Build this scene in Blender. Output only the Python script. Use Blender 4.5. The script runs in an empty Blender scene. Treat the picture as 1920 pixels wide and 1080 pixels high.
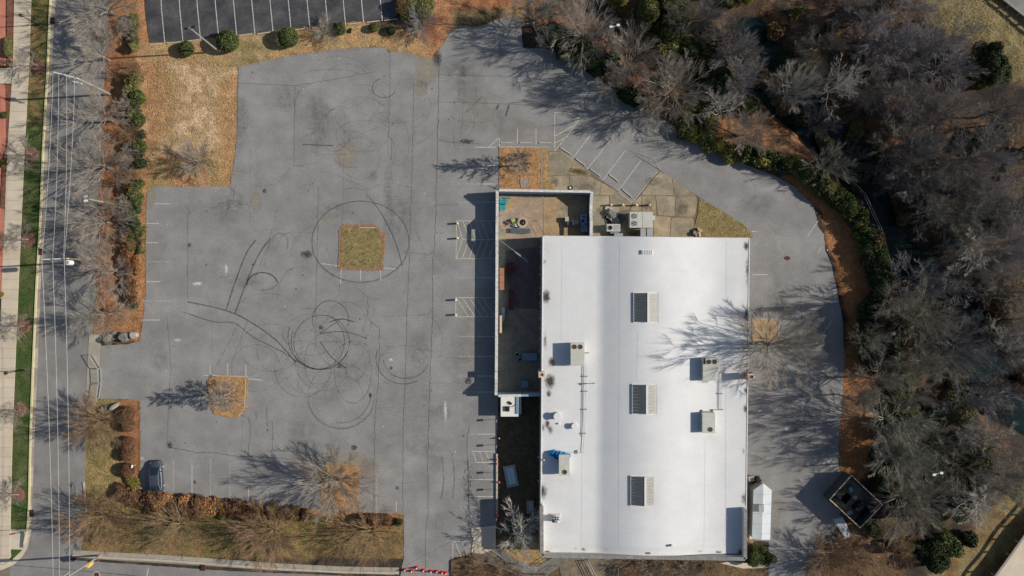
import bpy, bmesh, math, random
import numpy as np
from mathutils import Vector, Matrix
random.seed(7); np.random.seed(7)
SC = bpy.context.scene
COL = SC.collection
# ---------------------------------------------------------------- camera, sky, sun, exposure
H = 119.0          # drone height in metres
PPM = 12.5         # photograph pixels per metre on the ground
cd = bpy.data.cameras.new('camera'); cam = bpy.data.objects.new('camera', cd); COL.objects.link(cam)
cam.location = (0, 0, H); cam.rotation_euler = (0, 0, 0)
cd.sensor_fit = 'HORIZONTAL'; cd.angle = 2*math.atan(1920/PPM/2/H); cd.clip_start = 1; cd.clip_end = 3000
SC.camera = cam
EL = math.radians(31.7); AZ = math.radians(3.5)   # sun elevation, and how far north of east it stands
w = bpy.data.worlds.new('World'); SC.world = w; w.use_nodes = True
nt = w.node_tree; bg = nt.nodes['Background']
sky = nt.nodes.new('ShaderNodeTexSky'); sky.sky_type = 'NISHITA'; sky.sun_disc = False
sky.sun_elevation = EL; sky.sun_rotation = math.radians(90) - AZ
nt.links.new(sky.outputs[0], bg.inputs[0]); bg.inputs[1].default_value = 0.075
sd = bpy.data.lights.new('sun', 'SUN'); sun = bpy.data.objects.new('sun', sd); COL.objects.link(sun)
sd.energy = 4.6; sd.angle = math.radians(0.53); sd.color = (1.0, 0.93, 0.83)
sun.rotation_euler = Vector((-math.cos(EL)*math.cos(AZ), -math.cos(EL)*math.sin(AZ), -math.sin(EL))).to_track_quat('-Z', 'Y').to_euler()
SC.view_settings.view_transform = 'Standard'; SC.view_settings.look = 'None'
SC.view_settings.exposure = 0.03; SC.view_settings.gamma = 1; SC.view_settings.use_curve_mapping = False
SC.render.engine = 'CYCLES'

# ---------------------------------------------------------------- helpers
def G(px, py):                     # ground point from survey coordinates (12.5 per metre)
    return ((px-960)/PPM, -(py-540)/PPM)
def W(px, py, z=0.0):              # the point at height z on the survey line of (px, py)
    k = (H-z)/H
    return Vector(((px-960)/PPM*k, -(py-540)/PPM*k, z))
def props(o, label=None, cat=None, group=None, kind=None):
    if label: o['label'] = label
    if cat: o['category'] = cat
    if group: o['group'] = group
    if kind: o['kind'] = kind
    return o
def thing(name, label, cat, loc=(0, 0, 0), rz=0.0, group=None):
    o = bpy.data.objects.new(name, None); COL.objects.link(o)
    o.location = loc; o.rotation_euler = (0, 0, rz); o.empty_display_size = .3
    return props(o, label, cat, group)
class MB:
    def __init__(s): s.v = []; s.f = []
    def add(s, vs, fs):
        n = len(s.v); s.v += [tuple(p) for p in vs]; s.f += [tuple(i+n for i in f) for f in fs]; return s
    def box(s, cx, cy, z0, sx, sy, sz, rot=0.0):
        c, q = math.cos(rot), math.sin(rot); vs = []
        for z in (z0, z0+sz):
            for a, b in ((-1, -1), (1, -1), (1, 1), (-1, 1)):
                x, y = a*sx/2, b*sy/2; vs.append((cx+x*c-y*q, cy+x*q+y*c, z))
        return s.add(vs, [(3, 2, 1, 0), (4, 5, 6, 7), (0, 1, 5, 4), (1, 2, 6, 5), (2, 3, 7, 6), (3, 0, 4, 7)])
    def prism(s, pts, z0, z1):
        a = sum(pts[i][0]*pts[(i+1) % len(pts)][1]-pts[(i+1) % len(pts)][0]*pts[i][1] for i in range(len(pts)))
        if a < 0: pts = pts[::-1]
        n = len(pts)
        vs = [(p[0], p[1], z0) for p in pts]+[(p[0], p[1], z1) for p in pts]
        return s.add(vs, [tuple(range(n-1, -1, -1)), tuple(range(n, 2*n))]+[(i, (i+1) % n, (i+1) % n+n, i+n) for i in range(n)])
    def cyl(s, x, y, z0, z1, r, n=12, r2=None):
        r2 = r if r2 is None else r2; vs = []
        for z, rr in ((z0, r), (z1, r2)):
            for i in range(n): a = 2*math.pi*i/n; vs.append((x+rr*math.cos(a), y+rr*math.sin(a), z))
        return s.add(vs, [tuple(range(n-1, -1, -1)), tuple(range(n, 2*n))]+[(i, (i+1) % n, (i+1) % n+n, i+n) for i in range(n)])
    def tube(s, p0, p1, r, n=6, r2=None, caps=True):
        p0 = Vector(p0); p1 = Vector(p1); d = p1-p0
        if d.length < 1e-6: return s
        r2 = r if r2 is None else r2; d.normalize()
        u = d.cross(Vector((0, 0, 1)) if abs(d.z) < .9 else Vector((1, 0, 0))).normalized(); v = d.cross(u); vs = []
        for p, rr in ((p0, r), (p1, r2)):
            for i in range(n): a = 2*math.pi*i/n; vs.append(p+u*(rr*math.cos(a))+v*(rr*math.sin(a)))
        fs = [(i, (i+1) % n, (i+1) % n+n, i+n) for i in range(n)]
        if caps: fs += [tuple(range(n-1, -1, -1)), tuple(range(n, 2*n))]
        return s.add(vs, fs)
    def path(s, pts, r, n=6):
        for a, b in zip(pts, pts[1:]): s.tube(a, b, r, n)
        return s
    def beam(s, p0, p1, wd, z0, z1):       # upright slab between two ground points
        dx, dy = p1[0]-p0[0], p1[1]-p0[1]; L = math.hypot(dx, dy)
        return s.box((p0[0]+p1[0])/2, (p0[1]+p1[1])/2, z0, L, wd, z1-z0, math.atan2(dy, dx))
    def mesh(s, name, mat, smooth=False):
        m = bpy.data.meshes.new(name); m.from_pydata(s.v, [], s.f)
        if mat: m.materials.append(mat)
        if smooth: m.polygons.foreach_set('use_smooth', [True]*len(m.polygons))
        m.update(); return m
    def build(s, name, mat, parent=None, smooth=False, **k):
        o = bpy.data.objects.new(name, s.mesh(name, mat, smooth)); COL.objects.link(o)
        if parent: o.parent = parent
        return props(o, **k)
def copy_tree(o, parent=None, **k):
    c = o.copy(); COL.objects.link(c)
    if parent: c.parent = parent
    for ch in list(o.children): copy_tree(ch, c)
    for key in ('label', 'group'):
        if key in k: c[key] = k[key]
    return c

# ---------------------------------------------------------------- materials
MAT = {}
def mat(name, col, rough=.8, var=.25, scale=1.5, fine=.2, fscale=14, bump=0.0, metal=0.0, col2=None, attr=None, spec=.3):
    if name in MAT: return MAT[name]
    m = bpy.data.materials.new(name); m.use_nodes = True; n = m.node_tree; L = n.links.new
    b = n.nodes['Principled BSDF']; b.inputs['Roughness'].default_value = rough; b.inputs['Metallic'].default_value = metal
    b.inputs['Specular IOR Level'].default_value = spec
    g = n.nodes.new('ShaderNodeNewGeometry')
    def noise(sc, det, w=0):
        t = n.nodes.new('ShaderNodeTexNoise'); t.inputs['Scale'].default_value = sc; t.inputs['Detail'].default_value = det
        t.inputs['Roughness'].default_value = .65
        L(g.outputs['Position'], t.inputs['Vector']); return t.outputs['Fac']
    def ramp(f, lo, hi):
        r = n.nodes.new('ShaderNodeMapRange'); r.inputs[1].default_value = .3; r.inputs[2].default_value = .7
        r.inputs[3].default_value = lo; r.inputs[4].default_value = hi; L(f, r.inputs[0]); return r.outputs[0]
    def mul(a, c):
        x = n.nodes.new('ShaderNodeMath'); x.operation = 'MULTIPLY'; L(a, x.inputs[0]); L(c, x.inputs[1]); return x.outputs[0]
    f1 = ramp(noise(scale, 5), 1-var, 1+var); ff = noise(fscale, 4); f2 = ramp(ff, 1-fine, 1+fine)
    fac = mul(f1, f2)
    if attr:
        a = n.nodes.new('ShaderNodeAttribute'); a.attribute_name = attr; cs = a.outputs['Color']
    elif col2:
        mx = n.nodes.new('ShaderNodeMix'); mx.data_type = 'RGBA'; mx.inputs['A'].default_value = (*col, 1); mx.inputs['B'].default_value = (*col2, 1)
        L(ramp(noise(scale*.8+.07, 4), -.1, 1.1), mx.inputs['Factor']); cs = mx.outputs['Result']
    else:
        rg = n.nodes.new('ShaderNodeRGB'); rg.outputs[0].default_value = (*col, 1); cs = rg.outputs[0]
    sc = n.nodes.new('ShaderNodeVectorMath'); sc.operation = 'SCALE'; L(cs, sc.inputs[0]); L(fac, sc.inputs['Scale'])
    L(sc.outputs[0], b.inputs['Base Color'])
    if bump:
        bp = n.nodes.new('ShaderNodeBump'); bp.inputs['Distance'].default_value = bump; bp.inputs['Strength'].default_value = 1
        L(ff, bp.inputs['Height']); L(bp.outputs[0], b.inputs['Normal'])
    MAT[name] = m; m['b'] = 1
    return m
def wear(name, col, lo, hi, scale=6, rough=.85, attr=None):   # a thin coat worn through in places: paint, rubber, dust
    if name in MAT: return MAT[name]
    m = mat(name, col, rough, .1, 2, .15, 20); n = m.node_tree; L = n.links.new
    b = n.nodes['Principled BSDF']; g = n.nodes.new('ShaderNodeNewGeometry')
    t = n.nodes.new('ShaderNodeTexNoise'); t.inputs['Scale'].default_value = scale; t.inputs['Detail'].default_value = 6; t.inputs['Roughness'].default_value = .7
    L(g.outputs['Position'], t.inputs['Vector'])
    r = n.nodes.new('ShaderNodeMapRange'); r.inputs[1].default_value = .35; r.inputs[2].default_value = .65
    r.inputs[3].default_value = lo; r.inputs[4].default_value = hi; L(t.outputs['Fac'], r.inputs[0]); o = r.outputs[0]
    if attr:
        a = n.nodes.new('ShaderNodeAttribute'); a.attribute_name = attr
        x = n.nodes.new('ShaderNodeMath'); x.operation = 'MULTIPLY'; L(a.outputs['Fac'], x.inputs[0]); L(o, x.inputs[1]); o = x.outputs[0]
    L(o, b.inputs['Alpha'])
    return m
M_ASPH = mat('asphalt_grey', (.222, .219, .214), .9, .16, .22, .16, 5, .01, col2=(.278, .272, .262))
M_ASPH2 = mat('asphalt_sealed_dark', (.052, .052, .058), .8, .3, .35, .35, 5, .01, col2=(.085, .083, .085))
M_ROAD = mat('asphalt_street', (.20, .195, .19), .9, .16, .3, .2, 7, .01, col2=(.25, .24, .225))
M_CONC = mat('concrete_walk', (.56, .475, .355), .85, .1, .3, .12, 8, .01, col2=(.60, .52, .40))
M_CONC2 = mat('concrete_old', (.37, .305, .205), .9, .3, .5, .2, 6, .01, col2=(.22, .185, .135))
M_KERB = mat('kerb_concrete', (.47, .41, .33), .9, .15, 1, .15, 8)
M_KERBY = mat('kerb_yellow', (.62, .58, .33), .8, .1, 1, .1, 8)
M_WHITE = wear('line_paint', (.72, .71, .68), .35, 1.0, 5)
M_WORN = wear('line_paint_worn', (.70, .69, .66), -.1, .8, 4)
M_YEL = wear('line_paint_yellow', (.68, .62, .48), .35, 1.1, 5)
M_TYRE = wear('tyre_rubber_mark', (.03, .03, .035), .2, .6, 1.5)
M_TYREF = wear('tyre_rubber_mark_faint', (.04, .04, .045), .0, .34, 1.2)
M_TYRES = wear('tyre_rubber_mark_strong', (.02, .02, .022), .25, .75, 3)
M_CRACK = wear('pavement_crack_fill', (.03, .028, .025), .15, .95, 2.5)
M_CRACKF = wear('pavement_crack_fine', (.045, .042, .038), -.1, .65, 3)
M_DUST = wear('pale_dust', (.36, .32, .24), .3, 1.0, 1.5, attr='fade')
M_DUSTF = wear('faint_dust', (.30, .265, .21), .0, .42, .8, attr='fade')
M_DARKST = wear('dark_stain', (.045, .042, .04), .1, 1.2, 3, attr='fade')
M_SPILL = wear('white_spill', (.7, .7, .7), -.2, 1.6, 6, attr='fade')
M_GROUND = mat('ground_cover', (1, 1, 1), 1.0, .32, .7, .55, 5, .05, attr='soil')
M_GRASS = M_GROUND
M_BARK = mat('bark_grey_brown', (.29, .255, .215), .95, .3, 1, .2, 6)
M_BARKP = mat('bark_pale', (.47, .44, .39), .9, .25, 1, .2, 6)
M_BARKD = mat('bark_dark', (.165, .148, .138), .95, .35, 1, .2, 6)
M_BARKR = mat('bark_warm_brown', (.25, .165, .10), .95, .3, 1, .2, 6)
M_BARKG = mat('bark_lichen_grey', (.26, .25, .205), .95, .3, 1, .2, 6)
M_BARKV = mat('bark_violet_grey', (.255, .24, .24), .95, .3, 1, .2, 6)
def leafm(name, a, b): 
    m = mat(name, a, .75, .45, 1.6, .4, 7, col2=b, spec=.25); return m
M_LG = leafm('leaf_green', (.045, .07, .02), (.105, .12, .035))
M_LD = leafm('leaf_dark_green', (.022, .04, .016), (.045, .062, .024))
M_LY = leafm('leaf_yellow_green', (.13, .145, .035), (.24, .20, .045))
M_LR = leafm('leaf_red_brown', (.125, .06, .038), (.19, .105, .055))
M_LB = leafm('leaf_brown', (.13, .085, .04), (.2, .12, .05))
M_LP = leafm('leaf_pale_olive', (.20, .19, .07), (.13, .14, .05))
M_LO = leafm('leaf_orange_straw', (.38, .195, .085), (.30, .15, .06))
M_STEEL = mat('galvanised_steel', (.42, .43, .44), .5, .15, 2, .1, 10, metal=.4)
M_DKST = mat('dark_painted_steel', (.02, .02, .022), .5, .1, 2, .1, 10)
M_WPOLE = mat('weathered_pole_wood', (.33, .30, .25), .9, .2, 2, .2, 10)
M_WIRE = mat('aluminium_wire', (.38, .37, .36), .5, .05, 2, .05, 10, metal=.2)
M_WSTEEL = mat('white_enamel', (.72, .72, .70), .45, .06, 2, .05, 10)
M_HVAC = mat('hvac_beige_steel', (.52, .52, .46), .55, .08, 1, .06, 8)
M_HVACG = mat('hvac_grey_steel', (.35, .36, .36), .6, .1, 1, .06, 8)  # plain grey steel for louvres, seams, pipes and boxes
M_RUST = mat('fan_rust_brown', (.16, .075, .04), .7, .3, 5, .2, 20)
M_BLACK = mat('black_rubber', (.012, .012, .013), .7, .1, 2, .1, 10)
M_WOODR = mat('red_stained_wood', (.38, .17, .10), .8, .15, 2, .2, 8)
M_WOODDR = mat('dark_red_wood', (.10, .03, .025), .8, .2, 2, .2, 8)
M_WOODP = mat('pale_pine_wood', (.58, .44, .30), .8, .15, 2, .2, 8)
M_WOODG = mat('grey_weathered_wood', (.34, .32, .30), .9, .2, 2, .25, 10)
M_FENCE = mat('blue_grey_fence_paint', (.28, .38, .48), .8, .15, 1, .15, 6)
M_FWHITE = mat('chipped_white_fence_cap', (.62, .60, .56), .8, .3, 3, .3, 9)
M_BRICK = mat('red_brick_wall', (.30, .10, .065), .9, .2, 2, .25, 9)
M_BRICKP = mat('red_brick_paving', (.52, .20, .135), .9, .15, .5, .2, 9)
M_MULCH = mat('shredded_bark_mulch', (.20, .085, .055), 1, .3, 2, .45, 9, .03)
M_WALL = mat('painted_block_wall', (.30, .28, .25), .85, .15, 1, .15, 6)
M_CAP = mat('weathered_stone_coping', (.25, .235, .22), .9, .25, 1.2, .3, 7)
M_RED = mat('orange_red_plastic', (.62, .035, .02), .5, .1, 2, .1, 10)
M_REFL = mat('white_reflective_band', (.85, .83, .80), .4, .05, 2, .05, 10)
M_TEAL = mat('teal_plastic', (.02, .30, .33), .5, .1, 2, .1, 10)
M_LIME = mat('lime_fabric', (.34, .44, .16), .8, .2, 2, .2, 10)
M_BLUETARP = mat('blue_tarpaulin', (.02, .30, .62), .5, .25, 4, .2, 12)
M_PBLUE = mat('pale_blue_membrane', (.60, .64, .65), .6, .08, .8, .1, 5)
M_TAN = mat('tan_dirt', (.42, .29, .16), 1, .25, .8, .25, 6, .02, col2=(.33, .24, .15))
M_PAVER = mat('pink_brick_pavers', (.40, .29, .21), .95, .2, .8, .25, 7, .01, col2=(.33, .25, .18))
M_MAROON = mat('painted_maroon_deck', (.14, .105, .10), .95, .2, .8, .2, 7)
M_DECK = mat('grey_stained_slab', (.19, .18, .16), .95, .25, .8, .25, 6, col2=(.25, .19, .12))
M_GLASSD = mat('car_glass', (.015, .03, .04), .08, .05, 1, .05, 5, spec=.8)
M_CARBLUE = mat('slate_blue_car_paint', (.05, .06, .09), .4, .04, 1, .03, 5, metal=.0, spec=.35)
M_CHROME = mat('bright_alloy', (.75, .75, .76), .3, .05, 1, .05, 5, metal=.7)
M_ROCK = mat('grey_boulder', (.17, .165, .15), .95, .3, 2, .3, 8, .03)
M_ROCKP = mat('pale_boulder', (.33, .30, .26), .95, .25, 2, .3, 8, .03)
M_YELLOW = mat('yellow_enamel', (.75, .50, .07), .5, .1, 2, .1, 10)
M_SIGNR = mat('stop_sign_red', (.55, .02, .03), .5, .05, 2, .05, 10)
M_INLET = mat('rusty_cast_iron', (.09, .04, .032), .8, .2, 4, .2, 15)
M_SKYD = mat('skylight_dark_grey_pane', (.10, .112, .118), .5, .15, 2, .15, 8, spec=.5)
M_SKYL = mat('skylight_pale_beige_pane', (.31, .305, .275), .5, .12, 2, .12, 8)
M_TABLEG = mat('slate_grey_board', (.10, .12, .14), .7, .15, 2, .1, 9)
M_WATER = mat('creek_water', (.006, .018, .018), .2, .35, .5, .15, 6, spec=.22)
M_DUSTD = wear('grey_water_stain', (.12, .11, .09), .0, .7, 1.6, attr='fade')
M_TAR = wear('worn_surface_patch', (.13, .128, .125), .0, .32, .9, attr='fade')
M_LIGHTP = wear('bleached_surface_patch', (.36, .35, .33), .0, .5, .9, attr='fade')
# ---------------------------------------------------------------- terrain
CREEK = [(1418, 60), (1440, 120), (1475, 165), (1530, 215), (1590, 275), (1632, 340), (1660, 410), (1700, 480), (1780, 545), (1830, 610), (1858, 690), (1905, 760), (1990, 800)]
def seg_dist(X, Y, pts):
    d = np.full(X.shape, 1e9)
    for (x0, y0), (x1, y1) in zip(pts, pts[1:]):
        dx, dy = x1-x0, y1-y0; t = np.clip(((X-x0)*dx+(Y-y0)*dy)/(dx*dx+dy*dy), 0, 1)
        d = np.minimum(d, np.hypot(X-x0-t*dx, Y-y0-t*dy))
    return d
def inside(X, Y, poly):
    r = np.zeros(X.shape, bool); n = len(poly)
    for i in range(n):
        x0, y0 = poly[i]; x1, y1 = poly[(i+1) % n]
        if y0 == y1: continue
        c = ((y0 > Y) != (y1 > Y)) & (X < (x1-x0)*(Y-y0)/(y1-y0)+x0); r ^= c
    return r
_g = np.random.rand(4, 257, 257)
def vnoise(X, Y, s, k=0):
    x = X/s+1000.3; y = Y/s+1000.7; xi = np.floor(x).astype(int); yi = np.floor(y).astype(int); fx = x-xi; fy = y-yi
    fx = fx*fx*(3-2*fx); fy = fy*fy*(3-2*fy); g = _g[k]; a = xi % 256; b = yi % 256
    return (g[b, a]*(1-fx)+g[b, a+1]*fx)*(1-fy)+(g[b+1, a]*(1-fx)+g[b+1, a+1]*fx)*fy
FLATL = [(700, -200), (1000, -60), (1080, 60), (1200, 170), (1320, 240), (1450, 285), (1540, 330), (1610, 395), (1650, 470), (1665, 560), (1700, 700), (1720, 850), (1700, 960), (1760, 1300), (-400, 1300), (-400, -200)]
def thgt(px, py):
    X = np.atleast_1d(np.asarray(px, float)); Y = np.atleast_1d(np.asarray(py, float))
    ins = inside(X, Y, FLATL); d = seg_dist(X, Y, FLATL+[FLATL[0]]); d = np.where(ins, 0, d)
    s = np.clip(d/70, 0, 1); s = s*s*(3-2*s)
    c = seg_dist(X, Y, CREEK); cf = np.clip(1-(c-18)/60, 0, 1); cf = cf*cf*(3-2*cf)
    up = np.clip(((X-1700)*.7-(Y-60)*.72)/120, 0, 1)          # the bank climbs to the road in the top right corner
    z = -1.2*s-2.2*cf*np.clip(d/30, 0, 1)+1.8*up*s+.25*(vnoise(X, Y, 60)-.5)*s
    return z
def tz(px, py): return float(thgt(px, py)[0])
def smask(X, Y, poly, fe, jit=10):
    d = seg_dist(X, Y, poly+[poly[0]]); d = np.where(inside(X, Y, poly), d, -d)
    d = d+(vnoise(X, Y, 14, 1)-.5)*2*jit+(vnoise(X, Y, 5, 2)-.5)*jit
    t = np.clip(.5+d/(2*fe), 0, 1); return (t*t*(3-2*t))[:, None]
STR = (.39, .20, .095); STRD = (.27, .125, .055); TAN = (.58, .41, .26); OLV = (.20, .165, .065); GRN = (.050, .085, .020); DRY = (.33, .235, .10)
SOIL = (.045, .036, .028); RED = (.24, .105, .055); LEAFB = (.22, .115, .055); DKG = (.045, .05, .022)
def make_ground():
    st = 5.0; xs = np.arange(-140, 2061, st); ys = np.arange(-120, 1201, st)
    X, Y = np.meshgrid(xs, ys); X = X.ravel(); Y = Y.ravel(); Z = thgt(X, Y)-.05
    c = np.tile(np.array(SOIL), (len(X), 1))
    n1 = vnoise(X, Y, 45, 3)[:, None]; n2 = vnoise(X, Y, 16, 2)[:, None]; n3 = vnoise(X, Y, 8, 1)[:, None]
    t = np.clip((n1*.6+n2*.5-.5)*4, 0, 1); c = c*(1-t)+np.array((.105, .066, .042))*t
    def paint(poly, col, fe=6, jit=8, col2=None, k=1.0):
        nonlocal c
        m = smask(X, Y, poly, fe, jit)*k; cc = np.array(col)
        if col2 is not None:
            t = np.clip((n2*.7+n3*.5-.45)*4, 0, 1); cc = cc*(1-t)+np.array(col2)*t
        c = c*(1-m)+cc*m
    # left street side
    paint([(0, -120), (130, -120), (60, 1200), (-140, 1200), (-140, -120)], GRN, 1, 0, (.085, .10, .035))
    paint([(55, -50), (100, -50), (86, 235), (44, 235)], (.22, .155, .065), 6, 8, (.09, .10, .03))
    paint([(150, -60), (268, -60), (268, 640), (165, 640)], STRD, 5, 5, (.33, .17, .08))
    paint([(175, 40), (215, 40), (205, 620), (175, 620)], (.30, .15, .075), 10, 5, RED)
    paint([(255, -60), (282, -60), (280, 560), (255, 650)], STR, 4, 4)
    paint([(262, 80), (450, 100), (448, 345), (280, 356), (262, 350)], TAN, 8, 6, (.40, .28, .15))
    paint([(262, 95), (318, 95), (330, 200), (300, 260), (262, 300)], STR, 16, 14, (.36, .2, .09))
    paint([(300, 120), (340, 120), (330, 260), (300, 300)], OLV, 14, 16, DRY, .45)
    paint([(262, 290), (440, 290), (440, 356), (262, 356)], STR, 14, 8, DRY)
    paint([(405, 150), (450, 140), (445, 350), (415, 350)], (.40, .235, .11), 8, 8)
    # strip between the upper lot and the big lot
    paint([(262, 78), (480, 60), (760, 34), (850, -60), (1000, -60), (985, 40), (840, 60), (818, 120), (730, 100), (700, 90), (440, 130), (262, 120)], (.40, .235, .11), 5, 6, (.36, .25, .12))
    paint([(420, 60), (510, 60), (500, 120), (430, 125)], (.36, .27, .15), 12, 8, OLV, .8)
    paint([(780, -50), (870, -50), (840, 90), (810, 110), (785, 60)], STR, 10, 12, RED)
    paint([(860, -60), (990, -60), (985, 18), (860, 22)], (.36, .155, .065), 8, 8, RED)
    paint([(845, 20), (950, 18), (930, 50), (850, 55)], (.06, .055, .03), 8, 8, (.10, .08, .04))
    # bottom left planting bed and lawn
    paint([(150, 750), (262, 750), (262, 925), (150, 1000)], DRY, 6, 6, OLV)
    paint([(225, 750), (265, 750), (265, 930), (228, 930)], STRD, 5, 6, (.30, .15, .07))
    paint([(150, 920), (420, 930), (560, 950), (665, 955), (762, 955), (762, 1046), (600, 1046), (400, 1050), (150, 1040)], (.26, .165, .075), 5, 4, (.17, .13, .05))
    paint([(500, 960), (600, 960), (580, 1040), (500, 1030)], (.36, .25, .10), 14, 12, OLV, .7)
    paint([(230, 960), (420, 960), (430, 1010), (230, 1030)], OLV, 12, 12, (.10, .10, .035), .7)
    paint([(260, 915), (560, 945), (760, 955), (760, 972), (560, 965), (255, 940)], STR, 4, 4, STRD)
    paint([(590, 860), (690, 855), (690, 960), (590, 960)], (.36, .22, .11), 6, 6)
    # right side straw strip
    paint([(980, 35), (1060, 95), (1130, 140), (1240, 225), (1330, 270), (1450, 330), (1540, 350), (1700, 400), (1700, 250), (1500, 220), (1300, 120), (1100, 30), (980, -20)], (.27, .125, .06), 8, 12, (.085, .055, .035))
    paint([(1470, 325), (1540, 330), (1620, 400), (1650, 470), (1660, 560), (1650, 700), (1625, 900), (1560, 910), (1590, 600), (1540, 400)], (.37, .165, .065), 4, 5, (.30, .14, .06))
    paint([(1640, 560), (1720, 560), (1740, 700), (1700, 800), (1640, 760)], (.25, .15, .075), 14, 16, SOIL)
    paint([(1660, 740), (1780, 740), (1780, 850), (1680, 850)], (.20, .15, .06), 14, 16, SOIL)
    paint([(1480, 60), (1620, 60), (1580, 110), (1560, 150), (1490, 120)], (.28, .16, .08), 10, 12, SOIL)
    paint([(1500, 85), (1545, 90), (1560, 130), (1530, 165), (1505, 120)], (.33, .25, .14), 8, 8)
    paint([(1440, -60), (1530, -60), (1520, 50), (1440, 50)], (.23, .12, .06), 10, 12, SOIL)
    # verge below the road, top right, and bottom right
    paint([(1700, -120), (1900, -120), (2060, 100), (2060, 230), (1900, 150), (1830, 80), (1745, 40)], (.27, .215, .11), 8, 8, (.20, .16, .075))
    paint([(1800, -120), (1840, -120), (1960, 60), (1930, 70)], (.34, .235, .13), 5, 4)
    paint([(1730, 1100), (1880, 950), (1960, 900), (2060, 900), (2060, 1200), (1700, 1200)], (.24, .18, .085), 8, 8, (.19, .12, .05))
    paint([(1540, 960), (1640, 930), (1640, 1030), (1540, 1030)], (.28, .16, .085), 8, 10, SOIL)
    paint([(1520, 1020), (1700, 1020), (1700, 1200), (1520, 1200)], (.15, .09, .05), 6, 10, (.09, .075, .035))
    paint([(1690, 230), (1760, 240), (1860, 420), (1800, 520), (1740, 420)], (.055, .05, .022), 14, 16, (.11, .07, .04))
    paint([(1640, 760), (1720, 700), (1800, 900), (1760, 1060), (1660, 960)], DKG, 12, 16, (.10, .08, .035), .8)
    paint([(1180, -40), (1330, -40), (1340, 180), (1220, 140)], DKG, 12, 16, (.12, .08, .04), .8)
    # foot of the building
    paint([(846, 1030), (1450, 1030), (1450, 1200), (846, 1200)], (.17, .125, .065), 4, 4, (.12, .085, .045))
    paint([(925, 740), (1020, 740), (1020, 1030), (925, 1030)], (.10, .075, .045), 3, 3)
    paint([(930, 1015), (1014, 1000), (1020, 1060), (960, 1055)], (.33, .2, .085), 5, 5, DRY)
    paint([(1400, 430), (1418, 430), (1412, 1020), (1396, 1020)], (.42, .24, .12), 3, 3)
    nx, ny = len(xs), len(ys)
    v = [W0 for W0 in zip((X-960)/PPM, -(Y-540)/PPM, Z)]
    f = [(j*nx+i, (j+1)*nx+i, (j+1)*nx+i+1, j*nx+i+1) for j in range(ny-1) for i in range(nx-1)]
    n0 = len(v); R = 900; ex = [(-R, R), (R, R), (R, -R), (-R, -R)]
    x0, x1 = (xs[0]-960)/PPM, (xs[-1]-960)/PPM; y0, y1 = -(ys[0]-540)/PPM, -(ys[-1]-540)/PPM
    v += [(a, b, -1.0) for a, b in ex]
    cA, cB, cC, cD = 0, nx-1, ny*nx-1, (ny-1)*nx
    f += [tuple([n0+1, n0]+[i for i in range(0, nx)]), tuple([n0+2, n0+1]+[j*nx+nx-1 for j in range(ny)]),
          tuple([n0+3, n0+2]+[(ny-1)*nx+i for i in range(nx-1, -1, -1)]), tuple([n0, n0+3]+[j*nx for j in range(ny-1, -1, -1)])]
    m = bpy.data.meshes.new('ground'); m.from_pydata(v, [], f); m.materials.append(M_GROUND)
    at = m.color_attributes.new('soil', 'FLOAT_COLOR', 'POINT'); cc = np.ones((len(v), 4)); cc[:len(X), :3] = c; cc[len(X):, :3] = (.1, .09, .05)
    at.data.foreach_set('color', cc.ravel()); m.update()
    o = bpy.data.objects.new('ground', m); COL.objects.link(o); props(o, kind='structure')
make_ground()
def wobble(pts, step, amp, closed=True):
    out = []; n = len(pts)
    for i in range(n if closed else n-1):
        a = pts[i]; b = pts[(i+1) % n]; L = math.hypot(b[0]-a[0], b[1]-a[1]); k = max(1, int(L/step))
        for j in range(k):
            t = j/k; out.append((a[0]+(b[0]-a[0])*t+random.uniform(-amp, amp), a[1]+(b[1]-a[1])*t+random.uniform(-amp, amp)))
    if not closed: out.append(pts[-1])
    return out
def sheet(name, pts, z, m, amp=0.0, step=8, parent=None, **k):
    p = wobble(pts, step, amp) if amp else pts
    q = [(*G(*a), z) for a in p]
    ar = sum(q[i][0]*q[(i+1) % len(q)][1]-q[(i+1) % len(q)][0]*q[i][1] for i in range(len(q)))
    if ar < 0: q = q[::-1]
    b = MB(); b.add(q, [tuple(range(len(q)))]); return b.build(name, m, parent, **k)
def smooth(pts, k=4):
    out = []; n = len(pts)
    for i in range(n-1):
        p0, p1, p2, p3 = pts[max(i-1, 0)], pts[i], pts[i+1], pts[min(i+2, n-1)]
        for j in range(k):
            t = j/k; out.append(tuple(.5*((2*p1[c])+(-p0[c]+p2[c])*t+(2*p0[c]-5*p1[c]+4*p2[c]-p3[c])*t*t+(-p0[c]+3*p1[c]-3*p2[c]+p3[c])*t**3) for c in (0, 1)))
    return out+[pts[-1]]
def strip(pts, wpx, z, mb=None):                 # flat ribbon along survey points
    mb = mb or MB(); P = [Vector(G(*a)) for a in pts]; wd = wpx/PPM/2; vs = []
    for i, p in enumerate(P):
        d = (P[min(i+1, len(P)-1)]-P[max(i-1, 0)]); d = d.normalized() if d.length else Vector((1, 0)); nn = Vector((-d.y, d.x))*wd
        vs += [(*(p+nn), z), (*(p-nn), z)]
    return mb.add(vs, [(2*i, 2*i+1, 2*i+3, 2*i+2) for i in range(len(P)-1)])
def lines(name, segs, wpx, z, m, parent):
    for s in segs: strip(s, wpx, z).build(name, m, parent)
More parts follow.
